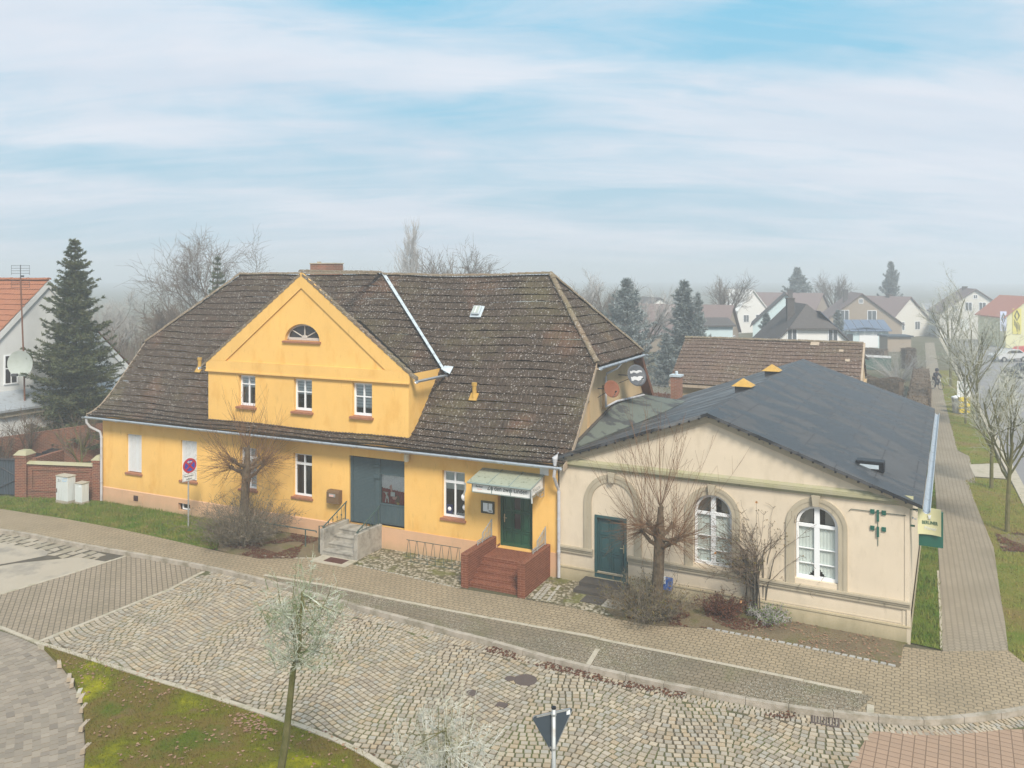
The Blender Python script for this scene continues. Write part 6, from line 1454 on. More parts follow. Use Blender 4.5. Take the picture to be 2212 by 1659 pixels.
# climbing rose with a bound dark base
rr = random.Random(41); rx, ry = XY(1638, 25.25); t = thing('climbing_rose', 'tall rose bush with dark bundled stems between the arched windows', 'rose bush', (rx, ry, 0))
a, b, lf_, fl_ = MB(), MB(), MB(), MB()
for k in range(34):
    th = rr.random()*6.28; q = .12+.22*rr.random(); p = Vector((rx+math.cos(th)*q, ry+math.sin(th)*q*.7, 0)); pts = [p.copy()]; d = Vector((0, 0, 1))
    for i in range(4): d = (d+rv(rr)*.10).normalized(); d.z = max(.9, d.z); p = p+d*.46; pts.append(p.copy())
    twig(a, pts, .024, .014, 5)
    for m_ in range(4):
        d2 = (Vector((math.cos(th)*.8, math.sin(th)*.6, .8))+rv(rr)*.7).normalized(); q0 = pts[rr.choice((2, 3, 4, 4))]; L = 1.0+.8*rr.random(); pp = q0.copy(); ps = [pp.copy()]
        for i in range(6): d2 = (d2+rv(rr)*.22+Vector((0, 0, -.05))).normalized(); pp = pp+d2*L/6; ps.append(pp.copy())
        twig(b, ps, .011, .004)
        for s_ in range(9):
            q1 = rr.choice(ps[1:]); d3 = (d2+rv(rr)).normalized(); e = q1+d3*(.12+.25*rr.random()); twig(b, [q1, (q1+e)/2+rv(rr)*.03, e], .006, .003)
            if rr.random() < .75:
                u_ = rv(rr)*.028; v_ = rv(rr)*.022; lf_.face([e-u_, e+v_, e+u_, e-v_])
for (px, py) in ((1634, 1085), (1690, 1110), (1712, 1122), (1752, 1140), (1632, 1225), (1545, 1195), (1600, 1300), (1752, 1200)):
    Yf = 25.1; fx = (px-CX)/FPX*Yf; fz = CH-(py-YH)/FPX*Yf; cpt = Vector((fx, Yf, fz))
    for k in range(9): u_ = rv(rr)*.045; v_ = rv(rr)*.04; fl_.face([cpt-u_, cpt+v_, cpt+u_, cpt-v_])
    b.tube([cpt, cpt*.6+Vector((rx, ry, 1.9))*.4+rv(rr)*.05, Vector((rx, ry, 1.5))], [.004, .006, .01], 3, caps=False)
a.build('bundled_stems', M['twig_dark'], t); b.build('crown', M['twig_brown'], t); lf_.build('leaves', M['rose_leaf'], t); fl_.build('flowers', M['rose_flower'], t)
# frosted young trees on the island
def frost_tree(label, base, top_trunk, crown_c, rx_, rz_, n, seed, name='frosted_tree', group=None, tw='twig_frost_green', spikes=9, pitch=1.0):
    rr = random.Random(seed); t = thing(name, label, 'tree', base, group); a, b = MB(), MB(); base = Vector(base); tt = Vector(top_trunk)
    mid = (base+tt)/2+Vector((.05, 0, .0)); a.tube([base-Vector((0, 0, .1)), mid, tt], [.085, .07, .055], 8, caps=False)
    cc_ = Vector(crown_c); lead = [tt, tt*.5+cc_*.5+Vector((.04, 0, 0)), cc_+Vector((0, 0, rz_*.6))]; twig(a, lead, .05, .015, 6)
    for k in range(n):
        f = rr.random(); q0 = lead[0]+(lead[1]-lead[0])*f*2 if f < .5 else lead[1]+(lead[2]-lead[1])*(f-.5)*2
        v = rv(rr); tgt = cc_+Vector((v.x*rx_, v.y*rx_, v.z*rz_))*(.55+.5*rr.random()); tgt.z = max(tgt.z, q0.z-.25)
        ps = [q0]; m1 = (q0+tgt)/2+Vector((v.x, v.y, 0))*rx_*.16+Vector((0, 0, -.06)); ps = [q0, q0*.5+m1*.5+rv(rr)*.03, m1, m1*.5+tgt*.5+rv(rr)*.05, tgt, tgt+Vector((v.x*.06, v.y*.06, .16))]
        twig(a if k % 3 == 0 else b, ps, .009, .004)
        for s_ in range(spikes):
            i = rr.randrange(1, 5); q = ps[i]+(ps[i+1]-ps[i])*rr.random(); d2 = ((ps[i+1]-ps[i]).normalized()*.5+rv(rr)*.85).normalized(); L = .10+.22*rr.random(); e = q+d2*L; twig(b, [q, e], .0045, .002)
            for s3 in range(5):
                q3 = q+(e-q)*rr.random(); d3 = (d2+rv(rr)*1.0).normalized(); twig(b, [q3, q3+d3*(.03+.05*rr.random())], .0042, .0015)
    a.build('trunk', M['bark_moss'], t); b.build('crown', M[tw], t); return t
b0 = G(588, 1760); frost_tree('frosted young tree leaning on the island left of the centre', (b0[0], b0[1], -.05), XY(634, 15.6)+(2.95,), XY(652, 15.6)+(3.75,), .85, 1.05, 92, 51)
b1 = (-1.05, 12.3, -.05); frost_tree('white frosted treetop at the bottom edge left of the sign', b1, (-1.0, 12.3, 2.0), (-.98, 12.3, 3.05), .78, .95, 95, 52, tw='twig_frost')
# conifers
def conifer(name, label, x, y, H, Rb, seed, m='needle', nw=34, group=None, z0=.8, blades_=7, sub=11, per=7, bl=.13):
    rr = random.Random(seed); t = thing(name, label, 'conifer', (x, y, 0), group); a, b = MB(), MB(); a.tube([(x, y, -.1), (x, y, H*.6), (x, y, H-.1)], [H*.016, H*.008, .015], 7, caps=False)
    def blade(q, d, L):
        s = d.cross(rv(rr)); 
        if s.length < .01: return
        s = s.normalized()*bl*.17; k = len(b.v); b.v += [tuple(q-s), tuple(q+s), tuple(q+d*L)]; b.f.append((k, k+1, k+2)); b.c.append(None)
    for w_ in range(nw):
        f = (w_+rr.random()*.6)/nw; z = z0+(H-z0)*f**.92; Rw = Rb*(1-f)**.85*(.75+.5*rr.random())+.12; n = per if f < .85 else 5; ph = rr.random()*6
        for k in range(n):
            th = ph+2*math.pi*k/n+rr.random()*.5; L = Rw*(.5+.75*rr.random()); o = Vector((math.cos(th), math.sin(th), 0)); lift0 = .10+.75*f; p = Vector((x, y, z)); ps = [p.copy()]; d = (o+Vector((0, 0, lift0-.25))).normalized(); ns = 5
            for i in range(ns):
                d = (d+Vector((0, 0, .13*(i-1.0)*(1-f)))).normalized(); p = p+d*L/ns; ps.append(p.copy())
            twig(a, ps, .025*(1-f)+.008, .004)
            side = o.cross(Vector((0, 0, 1)))
            nsub = max(3, int(sub*L/Rb*1.2+2))
            for s_ in range(nsub):
                u_ = (s_+rr.random())/nsub; i = min(int(u_*ns), ns-1); q = ps[i]+(ps[i+1]-ps[i])*(u_*ns-i); sd = 1 if s_ % 2 else -1; d2 = ((ps[i+1]-ps[i]).normalized()*.75+side*sd*.75+Vector((0, 0, -.12+rr.random()*.2))).normalized(); l2 = (L*.30*(1.15-u_)+.10)*(.7+.6*rr.random())
                nb = int(blades_*(.5+l2*3.2))
                for k2 in range(nb):
                    g = rr.random(); blade(q+d2*l2*g-Vector((0, 0, .05*g)), (d2*.8+rv(rr)*.75+Vector((0, 0, .1))).normalized(), bl*(.7+.6*rr.random()))
            for k2 in range(int(blades_*1.6)):
                blade(ps[-1]-d*.15*rr.random(), (d+rv(rr)*.6).normalized(), bl)
    for k2 in range(60): blade(Vector((x, y, H-.5*rr.random())), (Vector((0, 0, .6))+rv(rr)*.7).normalized(), bl)
    a.build('trunk', M['bark_grey'], t); b.build('crown', M[m], t); return t
c = XY(162, 47.5); conifer('spruce', 'tall dark green spruce between white house and yellow house', c[0], c[1], 12.35, 2.75, 61, nw=52, sub=15, per=9, blades_=12, bl=.16)
# garden trees at the left
SM = dict(trunk=.45, r=.016, max=3, rmin=.008, trunk_lv=1, taper=.6, rr=.6, lv=[(4, .10, .05, 8, .6, .9, .35), (5, .2, .12, 7, .6, .5, .2), (4, .25, .1, 6, .6, .55, .1), (3, .3, .05, 0, 0, 0, 0)])
c = XY(178, 41.5); tree('pale lichen covered small fruit tree behind the brick wall', 'tree', c[0], c[1], 4.6, SM, 71, 'bark_moss', 'twig_brown', 'fruit_tree')
c = XY(62, 43.5); tree('thin bare garden tree in front of the white house', 'tree', c[0], c[1], 4.2, SM, 72, 'bark_grey', 'twig_brown', 'small_bare_tree')
c = XY(14, 42); tree('low bare sapling behind the green gate', 'tree', c[0], c[1], 3.2, SM, 73, 'bark_grey', 'twig_brown', 'small_bare_tree')
# background trees
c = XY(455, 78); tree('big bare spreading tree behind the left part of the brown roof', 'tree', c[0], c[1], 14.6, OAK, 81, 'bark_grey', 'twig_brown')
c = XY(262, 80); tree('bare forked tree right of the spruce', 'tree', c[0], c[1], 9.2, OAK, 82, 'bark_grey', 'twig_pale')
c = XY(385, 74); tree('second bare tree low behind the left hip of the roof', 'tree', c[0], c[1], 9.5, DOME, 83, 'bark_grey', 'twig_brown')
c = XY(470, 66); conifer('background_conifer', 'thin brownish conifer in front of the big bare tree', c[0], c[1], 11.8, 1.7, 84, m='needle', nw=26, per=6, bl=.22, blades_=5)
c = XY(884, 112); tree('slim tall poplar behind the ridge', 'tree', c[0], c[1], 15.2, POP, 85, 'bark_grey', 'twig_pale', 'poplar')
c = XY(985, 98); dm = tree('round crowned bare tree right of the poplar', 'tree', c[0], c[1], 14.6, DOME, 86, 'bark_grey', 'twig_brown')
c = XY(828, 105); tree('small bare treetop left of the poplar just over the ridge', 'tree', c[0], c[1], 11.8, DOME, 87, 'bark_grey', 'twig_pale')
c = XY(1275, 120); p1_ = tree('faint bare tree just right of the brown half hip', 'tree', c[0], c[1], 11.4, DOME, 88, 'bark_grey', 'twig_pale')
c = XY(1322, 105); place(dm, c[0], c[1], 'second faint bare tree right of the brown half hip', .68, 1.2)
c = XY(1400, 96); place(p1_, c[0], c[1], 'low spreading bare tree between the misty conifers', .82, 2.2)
c = XY(1355, 88); f1 = conifer('misty_conifer', 'broad misty conifer right of the brown roof', c[0], c[1], 9.8, 3.4, 89, m='needle_frost_haze', nw=26, per=7, bl=.42, blades_=6, z0=.4)
c = XY(1478, 84); f2_ = conifer('misty_conifer', 'frosty pointed conifer standing left of the shorter one', c[0], c[1], 9.7, 2.6, 90, m='needle_frost_haze', nw=26, per=7, bl=.38, blades_=7, z0=.4)
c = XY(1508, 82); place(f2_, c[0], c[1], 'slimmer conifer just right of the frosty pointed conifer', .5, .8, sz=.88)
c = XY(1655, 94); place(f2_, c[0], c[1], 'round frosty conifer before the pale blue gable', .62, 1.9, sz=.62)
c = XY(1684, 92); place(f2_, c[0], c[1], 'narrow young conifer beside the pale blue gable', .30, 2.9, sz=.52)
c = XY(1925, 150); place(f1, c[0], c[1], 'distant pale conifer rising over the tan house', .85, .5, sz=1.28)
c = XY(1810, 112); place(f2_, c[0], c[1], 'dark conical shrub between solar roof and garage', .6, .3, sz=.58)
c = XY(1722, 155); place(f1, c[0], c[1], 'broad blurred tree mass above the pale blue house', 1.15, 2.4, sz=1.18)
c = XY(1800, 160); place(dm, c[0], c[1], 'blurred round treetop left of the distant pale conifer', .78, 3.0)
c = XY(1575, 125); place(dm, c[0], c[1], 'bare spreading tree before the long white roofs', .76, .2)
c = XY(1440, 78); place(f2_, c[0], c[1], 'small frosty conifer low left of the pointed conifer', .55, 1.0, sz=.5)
# frosted street trees
c = XY(2176, 33.5); st1 = tree('nearest frosted street tree beside the grey kerb', 'tree', c[0], c[1], 7.4, FROST, 95, 'bark_moss', 'twig_frost', 'street_tree', 'frosted street trees on the verge')
c = XY(2142, 40.4); place(st1, c[0], c[1], 'second frosted street tree behind the nearest one', .98, 1.3)
c = XY(2112, 56); place(st1, c[0], c[1], 'frosted street tree right of the round sign', 1.2, 2.3)
c = XY(2086, 58); place(st1, c[0], c[1], 'slender frosted street tree in line with the yellow stand', .95, 4.3)
c = XY(2054, 77.6); place(st1, c[0], c[1], 'farthest frosted street tree beside the cyclist', 1.45, 3.3)
def hedge(label, a0, a1, thick, h, m, seed, n=2600, name='hedge', bl=.12):
    rr = random.Random(seed); a0, a1 = Vector(a0+(0,)), Vector(a1+(0,)); d = (a1-a0); L = d.length; u_ = d/L; v_ = Vector((-u_.y, u_.x, 0)); mb = MB()
    F = Fr((a0.x, a0.y), (a1.x, a1.y)); mb.box(F, .1, L-.1, -thick*.35, thick*.35, 0, h*.86)
    for k in range(n):
        f = rr.random(); s = rr.random()*2-1; z = rr.random(); hh = h*(.92+.16*mnoise.noise(Vector((f*L*.8, seed, 0))))
        if rr.random() < .35: z = 1
        else: s = math.copysign(1, s)
        q = a0+u_*f*L+v_*s*thick/2*(1-.25*z)+Vector((0, 0, hh*z)); e = rv(rr)*bl; g = rv(rr)*bl*.5; mb.face([q-e, q+g, q+e])
    o = mb.build(name, M[m]); return tag(o, label, 'hedge')
hedge('long brown clipped hedge behind the barn', XY(1850, 71), XY(1950, 68), 1.2, 1.9, 'hedge_brown', 1)
hedge('brown hedge along the left side of the footpath', XY(1978, 52), XY(1990, 76), 1.6, 2.1, 'hedge_brown', 2, 3600)
hedge('clipped hedge in front of the white garage', XY(1865, 100), XY(1915, 98), 1.4, 1.7, 'hedge_brown', 3)
hedge('far pale hedge row beside the path', XY(1950, 92), XY(1975, 92), 1.4, 2.4, 'hedge_brown', 4)
for k, (px, Y_, r_, h_, lb) in enumerate(((1400, 62, 2.2, 2.2, 'frosted pale bush behind the brick chimney'), (1440, 58, 2.0, 1.9, 'second frosted bush left of the barn roof'), (1865, 56, 1.4, 1.5, 'brown bush by the barn gable corner'), (1910, 60, 1.6, 1.6, 'brown bush right of the barn behind the hall roof'), (1940, 82, 2.0, 3.0, 'frosty round bush at the end of the long hedge'), (1200+140, 70, 2.5, 2.5, 'twiggy bush low below the half hip'))):
    c = XY(px, Y_); shrub('garden_bush', lb, c[0], c[1], r_, h_, 70, 100+k, m='twig_pale' if k != 2 else 'twig_brown', r0=.025, sub=8)
th_ = MB(); rr = random.Random(77)
for k in range(900):
    px = 190+rr.random()*420; Y_ = 70+rr.random()*25; x, y = XY(px, Y_); h = 2.5+3.2*rr.random(); p = Vector((x, y, 0)); d = Vector(((rr.random()-.5)*.5, 0, 1)); ps = [p, p+d*h*.5, p+d*h+rv(rr)*.3]; twig(th_, ps, .03, .012)
    for s_ in range(6): q = ps[1]+(ps[2]-ps[1])*rr.random(); twig(th_, [q, q+(rv(rr)+Vector((0, 0, .4)))*.8], .016, .008)
tag(th_.build('thicket', M['twig_brown']), 'tangled brown thicket far behind the left houses', 'thicket', kind='stuff')
# ================================================================ NEIGHBOURING AND FAR BUILDINGS
def house(name, label, px, Y, yaw, gw, L, ze, zr_, wm, rm, wins=(), hip=0, chim=None, over=.35, rowsn=None, group=None, band=None):
    "gable end centred at px and depth Y facing the camera side; body runs away from it. yaw turns it"
    x, y = XY(px, Y); u_ = (math.cos(yaw), math.sin(yaw)); F = Fr((x-u_[0]*gw/2, y-u_[1]*gw/2), (x+u_[0]*gw/2, y+u_[1]*gw/2)); t = thing(name, label, 'house', (x, y, 0), group)
    mb = MB(); k = (zr_-ze)/(gw/2); zt = zr_-hip; xh = (zt-ze)/k
    top = [(0, ze), (xh, zt), (gw-xh, zt), (gw, ze)] if hip else [(0, ze), (gw/2, zr_), (gw, ze)]
    for v in (0, L): mb.face([F(0, v, 0), F(gw, v, 0)]+[F(a, v, z-.05) for a, z in top[::-1]])
    mb.face([F(0, 0, 0), F(0, L, 0), F(0, L, ze), F(0, 0, ze)]); mb.face([F(gw, 0, 0), F(gw, L, 0), F(gw, L, ze), F(gw, 0, ze)]); mb.build('wall', M[wm], t)
    rf = MB(); hl = hip*1.0; T = .14
    def sh(pts): rf.prism([F(*p) for p in pts], [F(p[0], p[1], p[2]+T) for p in pts])
    zo = ze-over*k
    if hip:
        for sgn in (0, 1):
            X_ = (lambda a: a) if sgn == 0 else (lambda a: gw-a)
            sh([(X_(-over), -over, zo), (X_(xh), -over, zt), (X_(gw/2), hl, zr_), (X_(gw/2), L+over, zr_), (X_(-over), L+over, zo)])
        sh([(xh, -over-.05, zt-.03), (gw-xh, -over-.05, zt-.03), (gw/2, hl, zr_+.01)])
    else:
        sh([(-over, -over, zo), (gw/2, -over, zr_), (gw/2, L+over, zr_), (-over, L+over, zo)]); sh([(gw+over, -over, zo), (gw/2, -over, zr_), (gw/2, L+over, zr_), (gw+over, L+over, zo)])
    rf.build('roof', M[rm], t)
    for w_ in wins:
        a, z, ww, hh = w_[:4]; kind = w_[4] if len(w_) > 4 else 'r'
        if kind == 'tri':
            f = MB(); f.prism([F(a-ww/2, -.05, z), F(a+ww/2, -.05, z), F(a, -.05, z+hh)], [F(a-ww/2, 0, z), F(a+ww/2, 0, z), F(a, 0, z+hh)]); fo = f.build('window', M['white_pvc'], t)
            for s in (-1, 1):
                g = MB(); g.prism([F(a+s*.06, -.07, z+.12), F(a+s*(ww/2-.28), -.07, z+.12), F(a+s*.06, -.07, z+hh-.30)], [F(a+s*.06, -.051, z+.12), F(a+s*(ww/2-.28), -.051, z+.12), F(a+s*.06, -.051, z+hh-.30)]); g.build('pane', M['far_glass'], fo)
            continue
        f = MB(); side = kind == 's'
        B = (lambda m_, a0, a1, d0, d1, z0, z1: m_.box(F, gw+(-d1), gw+(-d0), a0, a1, z0, z1)) if side else (lambda m_, a0, a1, d0, d1, z0, z1: m_.box(F, a0, a1, d0, d1, z0, z1))
        B(f, a-ww/2-.08, a+ww/2+.08, -.05, -.001, z-.08, z); B(f, a-ww/2-.08, a+ww/2+.08, -.05, -.001, z+hh, z+hh+.08); B(f, a-ww/2-.08, a-ww/2, -.05, -.001, z, z+hh); B(f, a+ww/2, a+ww/2+.08, -.05, -.001, z, z+hh); B(f, a-.03, a+.03, -.045, -.001, z, z+hh)
        fo = f.build('window', M['white_pvc'], t); g = MB(); B(g, a-ww/2, a+ww/2, -.03, -.002, z, z+hh); g.build('pane', M['far_glass' if kind != 'c' else 'net_curtain'], fo)
    if chim:
        a, v, h = chim; c = MB(); c.box(F, a-.35, a+.35, v-.35, v+.35, ze, zr_+h); c.box(F, a-.4, a+.4, v-.4, v+.4, zr_+h, zr_+h+.12); c.build('chimney', M['far_roof_grey'], t)
    return t, F
# white house with the orange roof at the left
HR = (-24.7+0.0, 53.5); HL = (HR[0]-.429*11, HR[1]-.903*11); HF = Fr(HL, HR)
wh = thing('white_house', 'white plastered house with orange tiled roof at the left edge', 'house', HF(5.5, 0))
mb = MB(); mb.face([HF(0, 0, 0), HF(11, 0, 0), HF(11, 0, 4.5), HF(5.5, 0, 10.0), HF(0, 0, 4.5)]); mb.face([HF(0, 12, 0), HF(0, 0, 0), HF(0, 0, 4.5), HF(0, 12, 4.5)]); mb.face([HF(11, 12, 0), HF(11, 0, 0), HF(11, 0, 4.5), HF(11, 12, 4.5)]); mb.build('wall', M['white_house_plaster'], wh)
zo = lambda b: 4.45+b*(10.02-4.45)/5.75
tile_slope('roof', M['orange_tile'], wh, HF(-.25, 0)[:2], HF.v, HF.u, -.12, 11, -.15, 5.75, zo, 20, step=.055, period=.22, amp=.03, lip=.05)
tile_slope('roof', M['orange_tile'], wh, HF(11.25, 0)[:2], HF.v, (-HF.u[0], -HF.u[1]), -.12, 11, -.15, 5.75, zo, 12, step=.11, period=.22, amp=.03)
rt = MB(); ridge_run(rt, HF(5.5, -.12, 10.05), HF(5.5, 11, 10.05), r=.14); rt.build('ridge_tiles', M['orange_tile'], wh)
mb = MB()
for s in (0, 1):
    X_ = (lambda a: a) if s == 0 else (lambda a: 11-a)
    mb.prism([HF(X_(-.1), -.12, 4.05), HF(X_(5.5), -.12, 9.62), HF(X_(5.5), -.12, 10.0), HF(X_(-.1), -.12, 4.45)], [HF(X_(-.1), -.002, 4.05), HF(X_(5.5), -.002, 9.62), HF(X_(5.5), -.002, 10.0), HF(X_(-.1), -.002, 4.45)])
mb.build('verge_moulding', M['white_house_plaster'], wh)
def wallwin(F, a, z, w_, h, parent, depth=.0, dark='door_glass'):
    f = MB(); f.box(F, a-w_/2-.08, a+w_/2+.08, -.06, -.002, z-.07, z); f.box(F, a-w_/2-.07, a-w_/2, -.05, -.002, z, z+h); f.box(F, a+w_/2, a+w_/2+.07, -.05, -.002, z, z+h); f.box(F, a-w_/2-.07, a+w_/2+.07, -.05, -.002, z+h, z+h+.07); f.box(F, a-.025, a+.025, -.05, -.002, z, z+h); f.box(F, a-w_/2, a+w_/2, -.05, -.002, z+h*.52, z+h*.56)
    fo = f.build('window', M['white_pvc'], parent); g = MB(); g.box(F, a-w_/2, a+w_/2, -.03, -.004, z, z+h); g.build('pane', M[dark], fo); return fo
def hfp(px, py):
    k = (px-CX)/FPX; s = (k*HF.O[1]-HF.O[0])/(HF.u[0]-k*HF.u[1]); Yd = HF.O[1]+HF.u[1]*s; return s, CH-(py-YH)*Yd/FPX
for (x0, x1, y0, y1) in ((6, 40, 770, 825), (172, 206, 766, 824), (172, 200, 650, 665)):
    s0, z1 = hfp(x0, y0); s1, z0 = hfp(x1, y1); wallwin(HF, (s0+s1)/2, z0, (s1-s0)*.72, z1-z0, wh)
s, z = hfp(20, 840)
ax = MB(); ax.box(HF, -1.5, 11.6, -1.6, -.01, 0, 2.85); ax.build('lean_to_wall', M['white_house_plaster'], wh)
ax = MB(); ax.box(HF, -1.7, 11.9, -1.95, -.003, 3.0, 3.12, 3.75, 3.87); ax.build('lean_to_roof', M['zinc'], wh)
ax = MB(); ax.box(HF, -1.6, 11.75, -1.8, -1.55, 2.72, 2.98); ax.build('lean_to_cornice', M['stone_trim'], wh)
for a in (1.4, 5.2, 8.8): ax = MB(); ax.box(HF, a, a+.35, -1.66, -1.601, 0, 2.7); ax.build('pilaster', M['white_house_plaster'], wh)
# aerial mast with dish
mx, my = XY(56, 46.0); am = thing('aerial_mast', 'tall rusty aerial mast with grid antenna before the white house', 'aerial', (mx, my, 0))
zt = CH+(YH-572)/FPX*46; mb = MB(); mb.tube([(mx, my, -.1), (mx-.1, my, 5), (mx-.3, my, zt-.7)], [.05, .045, .04], 8); mb.build('pole', M['brown_wood'], am)
mb = MB(); ax_ = mx-.3
mb.tube([(ax_, my, zt-.7), (ax_, my, zt)], .02, 5)
for k in range(8): z = zt-.15-k*.14-(.22 if k > 3 else 0)+.1; mb.tube([(ax_-.5, my, z), (ax_+.5, my, z)], .010, 4)
for s in (-.5, -.0, .5):
    mb.tube([(ax_+s, my, zt-.55), (ax_+s, my, zt-.02)], .010, 4); mb.tube([(ax_+s, my, zt-1.27), (ax_+s, my, zt-.75)], .010, 4)
mb.box(ID, ax_+.05, ax_+.2, my-.1, my, zt-.68, zt-.58); mb.build('grid_antenna', M['dark_metal'], am)
dx_, dy_ = XY(84/1.0*.0+50+3, 45.6)
sd_ = thing('satellite_dish', 'large pale green satellite dish on the rusty mast', 'satellite dish', (mx, my-.2, 5.0)); zc_ = CH-(785-YH)/FPX*45.6
mb = MB(); rr0 = .72; b = 0; nn = 30; cx_ = (48-CX)/FPX*45.6
for i in range(6):
    for k in range(nn): a = 2*math.pi*k/nn; q = rr0*i/5; mb.v.append((cx_+q*math.cos(a)*.97, my-.45-.16*(i/5)**2, zc_+q*math.sin(a)))
for i in range(5):
    for k in range(nn): mb.f.append((i*nn+k, i*nn+(k+1) % nn, (i+1)*nn+(k+1) % nn, (i+1)*nn+k)); mb.c.append(None)
mb.build('reflector', M['pale_dish'], sd_, smooth=True)
mb = MB(); mb.tube([(cx_, my-.5, zc_-.66), (cx_, my-1.1, zc_-.5)], .02, 5); mb.box(ID, cx_-.14, cx_+.14, my-1.2, my-1.0, zc_-.62, zc_-.48); mb.tube([(mx, my, zc_), (cx_, my-.42, zc_)], .03, 5); mb.build('feed', M['dark_metal'], sd_)
# boundary wall behind, dark stacks
bwf = Fr((-27.5, 40.8), (-22.2, 47.8)); mb = MB(); mb.box(bwf, -6, 9.5, 0, .25, 0, 2.0); bw_ = mb.build('boundary_wall', M['garden_brick']); tag(bw_, 'long dark brick boundary wall in front of the white house', 'wall')
# barn
BF = Fr((11.5-1.72, 54-3.6), (11.5-1.72+9.0, 54-3.6-4.3)); bl_ = 10.3
bn = thing('brick_barn', 'long barn with weathered brown tiled roof behind the grey roofed hall', 'barn', BF(5, 2))
tile_slope('roof', M['barn_tile'], bn, BF(0, 0)[:2], BF.u, BF.v, -.25, bl_+.1, -.35, 4.0, lambda b: 3.98+b*.565, 13, step=.07, period=.21, amp=.03, lip=.05, sag=lambda a, b: .03*math.sin(a*.8))
tile_slope('roof', M['barn_tile'], bn, BF(0, 8)[:2], BF.u, (-BF.v[0], -BF.v[1]), -.25, bl_+.1, -.35, 4.0, lambda b: 3.98+b*.565, 8, step=.21, period=.42, amp=.03)
rt = MB(); ridge_run(rt, BF(-.25, 4, 6.27), BF(bl_+.1, 4, 6.27), r=.13); rt.build('ridge_tiles', M['ridge_tile'], bn)
mb = MB(); mb.box(BF, 0, bl_, 0, .3, 0, 3.9); mb.face([BF(bl_, 0, 0), BF(bl_, 8, 0), BF(bl_, 8, 3.9), BF(bl_, 4, 6.15), BF(bl_, 0, 3.9)]); mb.face([BF(0, 0, 0), BF(0, 8, 0), BF(0, 8, 3.9), BF(0, 4, 6.15), BF(0, 0, 3.9)]); mb.box(BF, bl_, bl_+.12, -.3, 8.2, .1, 3.7); mb.build('wall', M['gable_render'], bn)
mb = MB(); mb.box(BF, bl_+.10, bl_+.2, -.4, 4.05, 3.55, 3.80, 6.05, 6.3); mb.build('barge_board', M['pale_wood'], bn)
mb = MB(); mb.box(BF, -.2, bl_, -.36, -.28, 3.62, 3.78); mb.build('eaves_board', M['pale_wood'], bn)
mb = MB(); mb.prism([BF(1.5+.6*math.cos(math.pi*k/8), -.03, 2.9+.35*math.sin(math.pi*k/8)) for k in range(9)], [BF(1.5+.6*math.cos(math.pi*k/8), -.001, 2.9+.35*math.sin(math.pi*k/8)) for k in range(9)]); mb.build('arched_window', M['dark_window_room'], bn)
for (a, v, w_, h) in ((7.45, 3.55, .5, .5), (9.1, 3.05, .25, .2), (9.5, 2.2, .25, .22)):
    mb = MB(); mb.face([BF(a, v, 3.98+v*.565+.1), BF(a+w_, v, 3.98+v*.565+.1), BF(a+w_, v+h, 3.98+(v+h)*.565+.1), BF(a, v+h, 3.98+(v+h)*.565+.1)]); mb.build('pale_patch', M['pale_wood'], bn)
YA = -.42
t, F = house('far_house', 'white house with dark half-hipped roof and solar panels on its right slope', 1755, 80, -.10, 9.6, 9, 2.6, 7.35, 'white_wall', 'far_roof_grey', [(2.9, 4.05, .8, 1.05), (6.7, 4.05, .8, 1.05)], hip=2.2, chim=(3.4, 3, .6))
k_ = (7.35-2.6)/4.8
for i in range(3):
    mb = MB(); s0, s1 = 5.6+i*1.35, 5.6+(i+1)*1.35-.05; q = lambda s, v: F(s, v, 7.35-(s-4.8)*k_+.24); mb.prism([q(s0, .2-.0), q(s1, .2), q(s1, 3.0-.4*i), q(s0, 3.0-.4*i)], [tuple(Vector(q(*x))+Vector((0, 0, .06))) for x in ((s0, .2), (s1, .2), (s1, 3.0-.4*i), (s0, 3.0-.4*i))]); mb.build('solar_panel', M['solar'], t)
house('far_house', 'pale blue gabled house with triangular attic window', 1698, 112, -.30, 8.6, 12, 3.6, 7.75, 'pale_blue_wall', 'far_roof_grey', [(4.3, 4.9, 2.2, 1.1, 'tri'), (2.2, .6, 1.2, 2.2, 'c')], chim=(5, 8, .4))
house('far_house', 'tan gabled house with purple-brown roof behind the garage', 1862, 130, -.25, 11.5, 12, 2.9, 7.4, 'tan_wall', 'far_roof_red', [(3.2, 3.3, 1.2, 1.5), (7.2, 3.3, 1.2, 1.5), (5.6, 6.0, .5, .6)], chim=(4, 5, .5))
t, F = house('garage', 'white garage with low blue-grey roof', 1870, 118, -.03, 6.4, 5, 2.5, 2.9, 'pale_blue_wall', 'solar', [])
t['category'] = 'garage'
mb = MB(); mb.box(F, 2.3, 4.9, -.06, -.002, .1, 2.2); mb.build('garage_door', M['white_pvc'], t)
for k in range(6): mb = MB(); mb.box(F, -.35+k*1.18, .75+k*1.18, -.6, 2.2, 2.42, 2.5, 3.85, 3.93); mb.build('solar_panel', M['solar'], t)
mb = MB(); mb.box(F, .5, 1.4, -.05, -.002, .8, 2.0); mb.build('window', M['door_glass'], t)
sx_, sy_ = XY(1945, 112); mb = MB(); mb.box(ID, sx_-1.8, sx_+1.8, sy_, sy_+3, 2.0, 2.2); so_ = thing('carport', 'low dark flat roofed shed right of the garage', 'shed', (sx_, sy_, 0)); mb.build('roof', M['sign_back'], so_); mb = MB(); mb.box(ID, sx_-1.6, sx_+1.6, sy_+.3, sy_+2.8, 0, 2.0); mb.build('wall', M['tan_wall'], so_)
